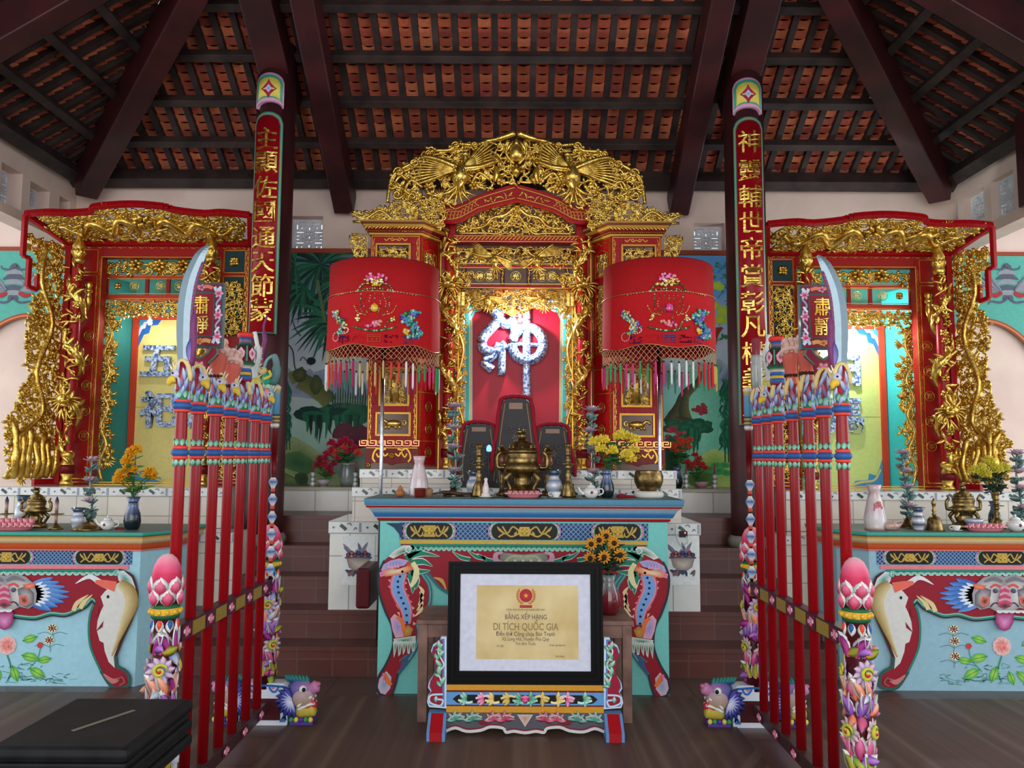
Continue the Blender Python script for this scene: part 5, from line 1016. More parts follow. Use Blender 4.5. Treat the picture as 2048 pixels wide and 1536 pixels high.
f.gpoly([tq(*p) for p in ((998, 1126), (1002, 1104), (1046, 1108), (1092, 1104), (1098, 1126))], C(180, 180, 160), C(120, 120, 110), .003)
for q_ in range(5): x = 1014+q_*16; f.gpoly([tq(x-6, 1124), tq(x, 1114), tq(x+6, 1124)], WH, C(140, 140, 120), .005)
scallops(f, tq(822, 1090)[0], mir(tq(822, 1090))[0], tq(1046, 1089)[1], .04, TG, C(150, 214, 196), 44)
f.build('painted_relief', PAINT, apr)
# ---- side tables
YSD = 5.5
def side_table(s, label, pale):
    cpx = 15 if s < 0 else 2003; dy = 0 if s < 0 else 2
    def T(d, py, Y=YSD): return p2(cpx-s*(d), py+dy, Y)       # d px from the middle towards the aisle
    cxw = T(0, 1200)[0]; hw = abs(T(262, 1200)[0]-cxw); ztp = T(0, 1062)[1]; zlo = T(0, 1101)[1]
    t = thing('altar_table', label, 'table', (cxw, YSD+.3, 0)); ch = .22
    x0, x1 = cxw-hw, cxw+hw
    foot = [(x0+.0, YSD), (x1, YSD), (x1+ch*.6, YSD+ch), (x1+ch*.6, YSD+.57), (x0-ch*.6, YSD+.57), (x0-ch*.6, YSD+ch)]
    f = MB(pale); loft(f, foot, [(0, 0, pale), (0, zlo, pale)]); f.build('table_body', PAINT, t)
    f = MB(); OR = C(206, 78, 34)
    loft(f, foot, [(.0, zlo, PINK), (.012, zlo+.002, C(226, 130, 120)), (.015, zlo+.012, C(226, 130, 120)), (.016, zlo+.013, C(120, 60, 40)), (.018, zlo+.018, OR), (.03, zlo+.045, C(214, 96, 50)), (.045, zlo+.06, C(226, 180, 130)), (.055, zlo+.075, C(222, 204, 160)), (.06, zlo+.09, C(214, 170, 80)), (.062, zlo+.1, C(190, 120, 40)), (.064, zlo+.104, C(20, 90, 84)), (.066, zlo+.112, C(60, 168, 150)), (.068, ztp-.002, C(70, 178, 158)), (.064, ztp, C(90, 104, 96))]); f.build('tabletop', PAINT, t)
    f = MB(M=FP(YSD-.002)); L = lambda d, py: T(d, py)
    sx = lambda a, b: (min(a, b), max(a, b))
    xa, xb = sx(L(-250, 1110)[0], L(250, 1110)[0]); zb0, zb1 = L(0, 1128)[1], L(0, 1100)[1]
    lattice_band(f, xa, xb, zb0, zb1)
    for d in (-185, 0, 185): a, b = sx(L(d-46, 1100)[0], L(d+46, 1100)[0]); cartouche(f, a+.0, b-.0, zb0+.002, zb1-.002, 0 if d == 0 else 1)
    a, b = sx(L(-235, 0)[0], L(235, 1130)[0]); f.rect(xa+.02, L(0, 1137)[1], xb-.02, L(0, 1129)[1], 0, .006, C(226, 130, 140)); f.build('painted_frieze', PAINT, t)
    LG = [(226, 1138), (252, 1150), (262, 1180), (262, 1205), (250, 1240), (234, 1275), (220, 1310), (222, 1330), (236, 1338), (246, 1350), (246, 1368), (230, 1374), (210, 1370), (190, 1340), (176, 1310), (168, 1285), (166, 1250), (170, 1222), (178, 1204), (172, 1198), (160, 1210), (140, 1220), (118, 1228), (90, 1226), (60, 1234), (30, 1232), (0, 1228)]
    full = [L(*p) for p in LG]+[L(-a, b) for a, b in LG[::-1][1:]]
    f = MB(C(150, 24, 44), FP(YSD-.001)); f.poly(full, 0, .02); apr = f.build('carved_apron', PAINT, t, .002)
    f = MB(M=FP(YSD-.021)); WH = C(226, 230, 232)
    for m in (-1, 1):
        U = lambda d, py: L(m*d, py)
        f.rib([U(*p) for p in LG[0:7]], .013, .002, C(60, 36, 40)); f.rib([U(*p) for p in LG[6:14]], .02, .002, C(50, 90, 84)); f.rib([U(*p) for p in LG[13:19]], .014, .0022, C(40, 130, 110)); f.rib([U(*p) for p in LG[18:]], .026, .002, C(44, 130, 116)); f.rib([U(a, b-2) for a, b in LG[18:]], .007, .004, C(150, 200, 180)); f.rib([U(a, b+4) for a, b in LG[18:]], .008, .0035, C(40, 20, 30))
        f.gpoly([U(*p) for p in ((222, 1142), (236, 1140), (252, 1154), (260, 1176), (240, 1172), (226, 1160))], C(40, 150, 130), WH, .004); f.scroll(U(222, 1146), .025, 0, 1.1, 1, .008, .002, col=C(130, 206, 190))
        # elephant-like head: gold back, white trunk
        f.poly([U(*p) for p in ((230, 1162), (244, 1170), (258, 1190), (256, 1212), (242, 1245), (228, 1280), (216, 1312), (218, 1334), (206, 1322), (198, 1300), (196, 1284), (188, 1280), (182, 1258), (184, 1240), (190, 1222), (196, 1210), (190, 1192), (200, 1180), (212, 1172))], 0, .004, C(222, 220, 214))
        gb = [(228, 1164), (246, 1180), (252, 1205), (238, 1245), (224, 1280), (212, 1310)]; f.rib([U(*p) for p in gb], [.05, .09, .09, .06, .03, .01], .006, C(150, 116, 34), C(226, 210, 160)) if m*s < 0 else f.rib([U(*p) for p in gb], [.05, .09, .09, .06, .03, .01], .006, C(226, 210, 160), C(150, 116, 34))
        f.rib([U(214, 1174), U(190, 1164), U(168, 1152), U(140, 1166)], [.05, .04, .03, .003], .0065, WH); f.rib([U(220, 1172), U(198, 1166), U(180, 1162)], [.07, .05, .02], .0075, C(236, 110, 90)); f.gpoly([(U(205, 1192)[0]+cos(a)*.009, U(205, 1192)[1]+sin(a)*.012) for a in range(7)], BLACK, BLACK, .0075)
        f.gpoly([U(*p) for p in ((186, 1210), (176, 1232), (186, 1226))], C(150, 24, 44), C(150, 24, 44), .006); f.gpoly([U(196, 1240), U(180, 1262), U(194, 1252)], C(150, 24, 44), C(120, 20, 40), .006); f.rib([U(222, 1358), U(232, 1352), U(238, 1362), U(228, 1368)], .01, .006, C(160, 90, 90)); f.rib([U(196, 1346), U(214, 1360), U(226, 1356)], [.01, .035, .02], .005, C(206, 120, 120))
        for k in range(2): f.rib([U(136+k*14, 1220-k*4), U(144+k*12, 1204), U(166+k*8, 1188)], [.03, .03, .003], .005, C(226, 206, 150))
        # blue mane
        for k in range(8): a = -.9+k*.27; f.rib([U(48, 1185+k*3-8), U(48+45*cos(a), 1186+30*sin(a)), U(48+(84-abs(k-3.5)*6)*cos(a*.8), 1186+48*sin(a*.8))], [.07, .05, .003], .004+k*.0003, C(226, 232, 240) if False else C(110, 160, 220), C(50, 100, 180))
        for k in range(8): a = -.9+k*.27; f.rib([U(44, 1185+k*3-8), U(44+24*cos(a), 1186+18*sin(a)), U(48+44*cos(a), 1186+30*sin(a))], [.06, .04, .003], .0072, C(226, 234, 244))
        # face half
        f.gpoly([U(*p) for p in ((0, 1150), (20, 1146), (42, 1152), (58, 1166), (64, 1185), (62, 1205), (48, 1216), (30, 1212), (14, 1220), (0, 1222))], C(226, 222, 218), C(150, 146, 150), .009)
        f.gpoly([U(*p) for p in ((26, 1176), (44, 1170), (58, 1184), (58, 1206), (44, 1214), (30, 1206))], C(196, 190, 190), C(96, 92, 100), .011); f.gpoly([U(*p) for p in ((28, 1190), (44, 1188), (50, 1202), (42, 1210), (32, 1206))], C(60, 20, 30), C(236, 130, 110), .012)
        f.gpoly([U(*p) for p in ((36, 1168), (62, 1164), (60, 1174), (42, 1176))], C(236, 150, 110), C(226, 90, 70), .013); f.rib([U(4, 1160), U(20, 1154), U(40, 1160)], [.02, .03, .01], .012, C(120, 120, 124)); f.rib([U(8, 1170), U(18, 1166), U(28, 1172)], .014, .013, C(226, 80, 70))
        f.ball((*U(18, 1178), .013), (.018, .016, .008), 10, C(90, 90, 110)); f.rib([U(10, 1204), U(20, 1202), U(28, 1210)], .008, .014, C(60, 50, 60))
    for k in range(6): a = 8+k*1.2; f.rib([L(-a, 1174+k*6), L(0, 1170+k*6), L(a, 1174+k*6)], .016, .014+.001*k, C(206, 70, 110) if k % 2 else C(226, 150, 170))
    f.gpoly([L(-14, 1208), L(0, 1202), L(14, 1208), L(0, 1214)], C(40, 30, 40), C(160, 80, 90), .016)
    f.gpoly([L(*p) for p in ((-18, 1222), (18, 1222), (18, 1240), (10, 1254), (0, 1258), (-10, 1254), (-18, 1240))], C(226, 150, 200), C(150, 24, 96), .013); scallops(f, *sx(L(-16, 0)[0], L(16, 1220)[0]), L(0, 1217)[1], .014, WHITE, WHITE, 8, .016)
    a, b = sx(L(-232, 0)[0], L(232, 1140)[0]); scallops(f, a, b, L(0, 1138)[1], .035, C(30, 140, 116), C(176, 220, 206), 40); f.build('painted_relief', PAINT, apr)
    # painted flowers on the lower panel
    f = MB(M=FP(YSD-.002)); G1, G2 = C(70, 176, 70), C(190, 226, 90)
    for dx, y, r_ in ((0, 1290, .058),):
        for k in range(9): a = 2*pi*k/9; f.gpoly([(L(dx, y)[0]+cos(a)*r_*.6+cos(b)*r_*.5, L(dx, y)[1]+sin(a)*r_*.6+sin(b)*r_*.5) for b in [j*pi/4 for j in range(8)]], C(236, 130, 130), C(240, 200, 190), .002+.0002*k)
        for k in range(6): a = 2*pi*k/6+.4; f.gpoly([(L(dx, y)[0]+cos(a)*r_*.28+cos(b)*r_*.32, L(dx, y)[1]+sin(a)*r_*.28+sin(b)*r_*.4) for b in [j*pi/4 for j in range(8)]], C(214, 80, 90), C(240, 160, 150), .0045+.0002*k)
    rr = random.Random(4)
    for dx, y, a, l in ((30, 1282, .3, .11), (28, 1310, -.2, .13), (44, 1336, -.5, .13), (10, 1330, -1.2, .12), (-26, 1312, 3.4, .12), (-30, 1340, 3.9, .12), (-14, 1340, -1.9, .1), (60, 1322, .2, .1), (-40, 1290, 2.6, .1)):
        x, z_ = L(dx, y); pts = []; 
        for t_ in (0, .25, .55, .8, 1, .8, .55, .25): pass
        n_ = [(0, 0), (.25, .2), (.6, .24), (1, 0), (.6, -.24), (.25, -.2)]; aa = a if s < 0 else pi-a; f.gpoly([(x+(u*cos(aa)-v*sin(aa))*l, z_+(u*sin(aa)+v*cos(aa))*l) for u, v in n_], G2, G1, .0015); f.rib([(x, z_), (x+cos(aa)*l*.9, z_+sin(aa)*l*.9)], .004, .0025, C(40, 120, 80))
    f.rib([L(0, 1310), L(8, 1340), L(0, 1362)], .01, .001, C(60, 140, 110)); f.gpoly([(L(66, 1290)[0]+cos(a)*.022, L(66, 1290)[1]+sin(a)*.022) for a in range(6)], C(206, 60, 60), C(190, 80, 70), .003); f.rib([L(66, 1296), L(60, 1318), L(40, 1340)], .006, .001, C(70, 150, 130))
    for k, (dx, y) in enumerate(((96, 1256), (94, 1280), (93, 1310)) if s > 0 else ((90, 1256), (84, 1280))):
        c_ = L(dx, y)
        for j in range(8): a = j*pi/4; f.gpoly([(c_[0]+cos(a)*.022+cos(b)*.014, c_[1]+sin(a)*.018+sin(b)*.012) for b in range(6)], C(236, 226, 190), C(226, 196, 160), .0015)
        f.gpoly([(c_[0]+cos(b)*.01, c_[1]+sin(b)*.01) for b in range(6)], C(120, 20, 30), C(150, 40, 40), .003); f.rib([c_, L(dx+2, y+24)], .004, .001, C(80, 140, 140))
        for m in (-1, 1): f.rib([L(dx, y+14), L(dx+m*14, y+8), L(dx+m*30, y+12)], .003, .0012, C(70, 110, 120))
    for k in range(60): dx = rr.uniform(-120, 125); y = 1368-abs(rr.gauss(0, 1))*14*(1 if abs(dx) > 60 else 1.5); c_ = L(dx, max(1330, min(1369, y))); f.rib([c_, (c_[0]+rr.uniform(-.05, .05), c_[1]+rr.uniform(0, .02)), (c_[0]+rr.uniform(-.07, .07), c_[1]+rr.uniform(-.006, .01))], .004, .001, rr.choice([C(90, 160, 160), C(120, 180, 180), C(80, 150, 130), C(70, 120, 140)]))
    f.build('painted_flowers', MATTE, t); return t, ztp
stl, ZTL = side_table(-1, 'left altar table with pale blue front, lion mask and painted roses', C(164, 212, 226))
strr, ZTR = side_table(1, 'right altar table with grey blue front, lion mask and painted roses', C(150, 190, 204))
ZTC = ztop
# ================================================================ MURALS
def mural(s, name, label):
    Y = YB-.02; xa, xb = (X_(566, Y, 700), X_(745, Y, 700)) if s < 0 else (X_(1318, Y, 700), X_(1470, Y, 700)); z0, z1 = ZL+.004, ZT-.025
    T = lambda px, py: p2(px, py, Y-.004)
    t = thing('mural', label, 'painting', ((xa+xb)/2, Y, z0)); rr = random.Random(9)
    m, nt, b = newmat('mural_sky_paint', .6); tc = N(nt, 'ShaderNodeTexCoord'); sp = N(nt, 'ShaderNodeSeparateXYZ'); mr = N(nt, 'ShaderNodeMapRange'); mr.inputs['From Max'].default_value = z1-z0; no = noise_vec(nt, 2.5); ad = N(nt, 'ShaderNodeMath', operation='MULTIPLY_ADD'); ad.inputs[1].default_value = .25
    r = N(nt, 'ShaderNodeValToRGB'); nt.links.new(tc.outputs['Object'], sp.inputs[0]); nt.links.new(sp.outputs[2], mr.inputs['Value']); nt.links.new(no.outputs['Fac'], ad.inputs[0]); nt.links.new(mr.outputs[0], ad.inputs[2]); nt.links.new(ad.outputs[0], r.inputs[0]); nt.links.new(r.outputs[0], b.inputs['Base Color'])
    stops = ((.1, C(120, 150, 130)), (.35, C(160, 196, 180)), (.6, C(196, 206, 210)), (.8, C(166, 180, 196)), (1, C(70, 110, 120))) if s < 0 else ((.1, C(190, 214, 176)), (.3, C(110, 206, 170)), (.55, C(150, 220, 210)), (.72, C(206, 220, 236)), (.95, C(90, 160, 220)))
    e = r.color_ramp.elements
    e[0].position, e[0].color = stops[0]; e[1].position, e[1].color = stops[-1]
    for p_, c_ in stops[1:-1]: q_ = e.new(p_); q_.color = c_
    f = MB(); f.box(xa, xb, Y, YB-.001, z0, z1); f.build('painted_ground', m, t)
    f = MB(M=FP(Y-.001)); lim = lambda p_: (min(max(p_[0], xa), xb), min(max(p_[1], z0), z1))
    def blob(px, py, rx, ry, c1, c2, z, n=10, j=.2):
        f.gpoly([lim((T(px, py)[0]+cos(2*pi*k/n)*rx*.005*rr.uniform(1-j, 1+j), T(px, py)[1]+sin(2*pi*k/n)*ry*.005*rr.uniform(1-j, 1+j))) for k in range(n)], c1, c2, z)
    def R(pts, w, z, c, c2=None): f.rib([lim(T(*p_)) for p_ in pts], w, z, c, c2)
    zc = [0]
    def zz(): zc[0] += 1; return .001+zc[0]*.00003
    if s < 0:
        for px, h in ((575, 60), (620, 40), (660, 55), (700, 45)): f.gpoly([lim(T(*p_)) for p_ in ((px-60, 790), (px-30, 760-h*.3), (px, 745-h*.2), (px+30, 765), (px+70, 800))], C(120, 132, 160), C(150, 166, 184), zz())
        def frond(cx, cy, L, n, a0, a1, cols):
            for k in range(n):
                a = a0+(a1-a0)*k/(n-1)+rr.uniform(-.06, .06); l = L*rr.uniform(.7, 1.1); p1 = (cx+cos(a)*l*.5, cy-sin(a)*l*.5); p3 = (cx+cos(a)*l, cy-sin(a)*l+l*.18); R([(cx, cy), p1, p3], [.006, .03, .002], zz(), rr.choice(cols))
        D = [C(14, 60, 48), C(20, 84, 60), C(30, 104, 74), C(10, 40, 36)]
        for _ in range(3): frond(640+rr.uniform(-8, 8), 528, 90, 22, .2, 6.0, D)
        for _ in range(2): frond(610, 575, 70, 20, 2.4, 5.6, D)
        frond(665, 570, 90, 24, -2.6, 1, D); frond(690, 560, 60, 20, 2, 6, D); frond(660, 640, 80, 20, 2.2, 4.9, D[1:]); frond(690, 660, 60, 16, 2.2, 4.9, D[1:]); frond(590, 530, 60, 16, 1.5, 5, D)
        R([(635, 560), (642, 600), (650, 645)], .03, zz(), C(84, 104, 66)); R([(565, 680), (585, 700), (590, 735), (600, 745)], .012, zz(), C(50, 60, 56)); R([(585, 640), (592, 660), (602, 672)], .01, zz(), C(50, 60, 56))
        blob(622, 722, 9, 8, C(14, 20, 40), C(30, 40, 60), zz()); R([(614, 722), (606, 714), (600, 722)], .008, zz(), C(30, 34, 50))
        for a, b in (((590, 740), (600, 762)), ((600, 760), (622, 772)), ((620, 770), (645, 790)), ((645, 788), (660, 806))): R([a, ((a[0]+b[0])/2, (a[1]+b[1])/2), b], .16, zz(), C(74, 84, 40), C(120, 122, 70))
        blob(632, 770, 13, 18, C(84, 96, 50), C(64, 76, 40), zz()); blob(600, 750, 14, 14, C(92, 100, 54), C(60, 70, 36), zz())
        for k in range(28): px = 612+rr.uniform(0, 120); blob(px, 825+rr.uniform(-8, 8)+abs(px-680)*.05, 22, 12, rr.choice(D[:3]), rr.choice(D), zz())
        for k in range(30): px = 615+rr.uniform(0, 110); R([(px, 830), (px+rr.uniform(-3, 3), 850), (px+rr.uniform(-5, 5), 860+rr.uniform(0, 30)*(1 if px < 660 else .6))], [.05, .03, .003], zz(), rr.choice(D))
        for k in range(14): px = 665+k*5; R([(px, 815), (px+1, 790), (px+rr.uniform(-2, 3), 770+rr.uniform(-10, 20))], [.02, .012, .002], zz(), rr.choice([C(60, 96, 70), C(40, 84, 60)]))
        for k in range(22): blob(675+rr.uniform(0, 65), 868+rr.uniform(-14, 20), 16, 10, C(110, 40, 60), C(84, 44, 58), zz())
        f.gpoly([lim(T(*p_)) for p_ in ((560, 975), (560, 885), (575, 875), (590, 874), (625, 895), (650, 915), (670, 940), (690, 975))], C(110, 124, 60), C(150, 170, 120), zz()); f.gpoly([lim(T(*p_)) for p_ in ((560, 930), (575, 905), (600, 902), (640, 930), (615, 950), (580, 940))], C(40, 92, 56), C(80, 120, 70), zz()); f.gpoly([lim(T(*p_)) for p_ in ((560, 975), (560, 940), (590, 955), (620, 975))], C(120, 130, 70), C(70, 96, 60), zz())
        blob(603, 957, 14, 14, C(40, 70, 44), C(60, 84, 50), zz())
        for k in range(46): y = 755+rr.uniform(0, 115); R([(572+rr.uniform(-5, 5), y), (568+rr.uniform(-6, 14), y+14), (566+rr.uniform(-6, 18), y+26)], [.02, .02, .002], zz(), rr.choice(D[1:3]+[C(24, 100, 84)]))
        for k in (567, 573, 579): R([(k, 830), (k+1, 900)], .012, zz(), C(20, 84, 62))
    else:
        for px, h in ((1330, 30), (1400, 40), (1440, 80), (1480, 60)): f.gpoly([lim(T(*p_)) for p_ in ((px-60, 775), (px-25, 745-h*.3), (px, 725-h*.1), (px+30, 745), (px+60, 775))], C(96, 120, 150), C(180, 196, 214), zz())
        for _ in range(34): px = 1425+rr.uniform(0, 45); py = rr.uniform(520, 690); R([(px, py), (px+rr.uniform(-14, 14), py+rr.uniform(4, 14))], .006, zz(), C(40, 96, 70)); blob(px, py, rr.uniform(2, 4), 2.5, C(70, 150, 80), C(40, 120, 70), zz())
        for px, py, r_ in ((1436, 572, 12), (1446, 622, 15), (1440, 640, 14), (1460, 640, 12), (1430, 610, 9)): blob(px, py, r_, r_*.8, C(196, 220, 70), C(170, 206, 80), zz())
        for k in range(5): R([(1440+rr.uniform(-5, 5), 655), (1432+rr.uniform(-3, 3), 670), (1424+k*2, 690)], [.03, .02, .003], zz(), C(150, 60, 40))
        for k in (1445, 1452, 1458): blob(k, 675+rr.uniform(-4, 8), 3, 5, C(50, 150, 90), C(40, 120, 70), zz())
        f.gpoly([lim(T(*p_)) for p_ in ((1375, 730), (1440, 730), (1435, 860), (1420, 940), (1370, 960), (1350, 850))], C(150, 226, 196), C(110, 206, 170), zz())
        for pts, w in ((((1335, 850), (1350, 835), (1362, 815), (1370, 790), (1395, 765), (1402, 742)), [.12, .16, .14, .1, .06, .02]), (((1375, 850), (1368, 820), (1372, 790)), [.14, .1, .06]), (((1350, 838), (1372, 845), (1392, 842)), [.05, .1, .03])): R(pts, w, zz(), C(50, 56, 36), C(110, 108, 70))
        for k in range(26): blob(1335+rr.uniform(0, 78), 850+rr.uniform(-7, 9), 14, 8, rr.choice([C(20, 96, 66), C(34, 120, 80)]), C(20, 84, 60), zz())
        for k in range(34): px = 1352+rr.uniform(0, 48); R([(px, 856), (px+rr.uniform(-3, 3), 872), (px+rr.uniform(-4, 4), 880+rr.uniform(0, 30)*(1.2-abs(px-1382)/40))], [.04, .03, .003], zz(), rr.choice([C(20, 96, 66), C(30, 120, 86), C(16, 76, 54)]))
        for px, py, n_ in ((1402, 818, 18), (1350, 860, 16), (1344, 880, 16), (1338, 900, 10)):
            for k in range(n_): blob(px+rr.gauss(0, 9), py+rr.gauss(0, 4), 5, 3.5, rr.choice([C(196, 60, 70), C(170, 50, 60), C(220, 96, 90)]), C(150, 50, 60), zz())
        f.gpoly([lim(T(*p_)) for p_ in ((1380, 975), (1390, 925), (1410, 905), (1430, 897), (1450, 905), (1475, 930), (1475, 975))], C(110, 170, 60), C(190, 214, 120), zz())
        for k in range(10): blob(1425+rr.uniform(-20, 45), 935+rr.uniform(-10, 20), 12, 6, C(40, 140, 80), C(80, 170, 90), zz())
        blob(1400, 960, 26, 18, C(50, 96, 40), C(90, 130, 60), zz()); blob(1345, 930, 16, 60, C(20, 70, 46), C(40, 96, 60), zz())
        for k in range(80): y = 755+rr.uniform(0, 125); px = 1452+rr.uniform(-8, 12); R([(px, y), (px+rr.uniform(-8, 6), y+12), (px+rr.uniform(-12, 8), y+24)], [.02, .02, .002], zz(), rr.choice([C(20, 110, 76), C(30, 136, 90), C(16, 90, 66)]))
        for k in (1449, 1456, 1463): R([(k, 840), (k+1, 925)], .014, zz(), C(20, 96, 66))
    f.build('painted_landscape', MATTE, t)
mural(-1, 'm', 'landscape mural with dark green palms and cranes left of the central shrine')
mural(1, 'm', 'landscape mural with blue sky, bonsai tree and bamboo right of the central shrine')
POLEM = paintmat('glossy_red_pole', .26, var=.05, coat=.06, spec=.3)
# ================================================================ COUPLET BOARDS ON THE PILLARS
def couplet(s, chars, tops):
    cx, r = PIL[s]; ct_ = COLY-.0
    px, py0, py1 = (533, 226, 668) if s < 0 else (1499, 236, 850)
    ox = .02*(1 if s > 0 else -1)
    ang = .66; R0 = r+.03
    off = (X_(px, COLY-r, 400)-cx)/r; th0 = math.asin(max(-.5, min(.5, off)))
    z1, z0 = Z_(py0, COLY-r, px), Z_(py1, COLY-r, px)
    def cv(mb, t, z, d=0): a = th0+t*ang; return mb.V((cx+sin(a)*(R0+d), COLY-cos(a)*(R0+d), z))
    def strip(name, t0, t1, za, zb_, arc, col, d, mat, parent, concave=0):
        f = MB(col); n = 14; A = []; B = []
        for i in range(n+1):
            t = t0+(t1-t0)*i/n; top = zb_+arc*(1-((i/n-.5)*2)**2)**.5*1.0; bot = za+concave*(1-((i/n-.5)*2)**2)**.5
            A.append((cv(f, t, bot, d), cv(f, t, bot, d-.03))); B.append((cv(f, t, top, d), cv(f, t, top, d-.03)))
        for i in range(n):
            f.F((A[i][0], A[i+1][0], B[i+1][0], B[i][0]), True); f.F((A[i][1], B[i][1], B[i+1][1], A[i+1][1]), True); f.F((A[i][0], A[i][1], A[i+1][1], A[i+1][0])); f.F((B[i][0], B[i+1][0], B[i+1][1], B[i][1]))
        f.F((A[0][0], B[0][0], B[0][1], A[0][1])); f.F((A[n][0], A[n][1], B[n][1], B[n][0])); return f.build(name, mat, parent)
    t = thing('couplet_board', 'tall curved red couplet board with gold characters on the %s pillar' % ('left' if s < 0 else 'right'), 'plaque', (cx, COLY-R0, z0))
    g1, g2 = (C(86, 170, 150), C(206, 200, 110)) 
    strip('board_rim', -1, 1, z0, z1-.09, .09, g1, .0, PAINT, t); strip('board_line', -.9, .9, z0, z1-.1, .085, g2, .006, PAINT, t); strip('board_edge', -.85, .85, z0, z1-.105, .08, C(60, 150, 150), .009, PAINT, t); strip('board_field', -.78, .78, z0+.01, z1-.115, .08, C(150, 10, 24), .013, LACQ, t)
    for ch, py in chars:
        zc = Z_(py, COLY-r, px); f = MB(); f.text(ch, 0, 0, .2, 0, .012, GOLDP, .008)
        f.v = [Vector((cx+sin(th0+p.x/(R0+.015))*(R0+.013+p.z), COLY-cos(th0+p.x/(R0+.015))*(R0+.013+p.z), zc+p.y)) for p in f.v]; f.build('gold_character', METALP if False else GOLD, t)
    pa, pb = tops; z1, z0 = Z_(pa, COLY-r, px), Z_(pb, COLY-r, px)
    t = thing('cap_plaque', 'small arched yellow plaque with a red flower above the %s couplet board' % ('left' if s < 0 else 'right'), 'plaque', (cx, COLY-R0, z0))
    strip('plaque_rim', -1, 1, z0, z1-.08, .08, C(214, 160, 190), 0, PAINT, t, .05); strip('plaque_border', -.88, .88, z0+.035, z1-.09, .07, C(60, 170, 140), .005, PAINT, t, .045); strip('plaque_field', -.72, .72, z0+.06, z1-.1, .055, C(226, 206, 90), .009, PAINT, t, .03)
    f = MB(); zc = (z0+z1)/2+.005; f.gpoly([(cos(a)*(.065 if k % 4 == 0 else (.04 if k % 2 == 0 else .045)), sin(a)*(.085 if k % 4 == 0 else .05)) for k, a in enumerate([j*pi/8 for j in range(16)])], C(214, 60, 110), C(150, 20, 60), .0); f.gpoly([(cos(a)*(.03 if k % 2 == 0 else .02), sin(a)*(.036 if k % 2 == 0 else .02)) for k, a in enumerate([j*pi/4 for j in range(8)])], C(100, 150, 180), C(214, 214, 226), .002)
    f.v = [Vector((cx+sin(th0+p.x/R0)*(R0+.011+p.z), COLY-cos(th0+p.x/R0)*(R0+.011+p.z), zc+p.y)) for p in f.v]; f.build('painted_flower', PAINT, t)
couplet(-1, [('主', 280), ('顯', 328), ('佐', 378), ('國', 425), ('通', 478), ('天', 526), ('節', 574), ('蒙', 622)], (148, 216))
couplet(1, [('神', 287), ('靈', 344), ('輔', 396), ('世', 447), ('帝', 500), ('賞', 554), ('彰', 607), ('凡', 655), ('權', 708), ('義', 760), ('業', 812)], (158, 228))
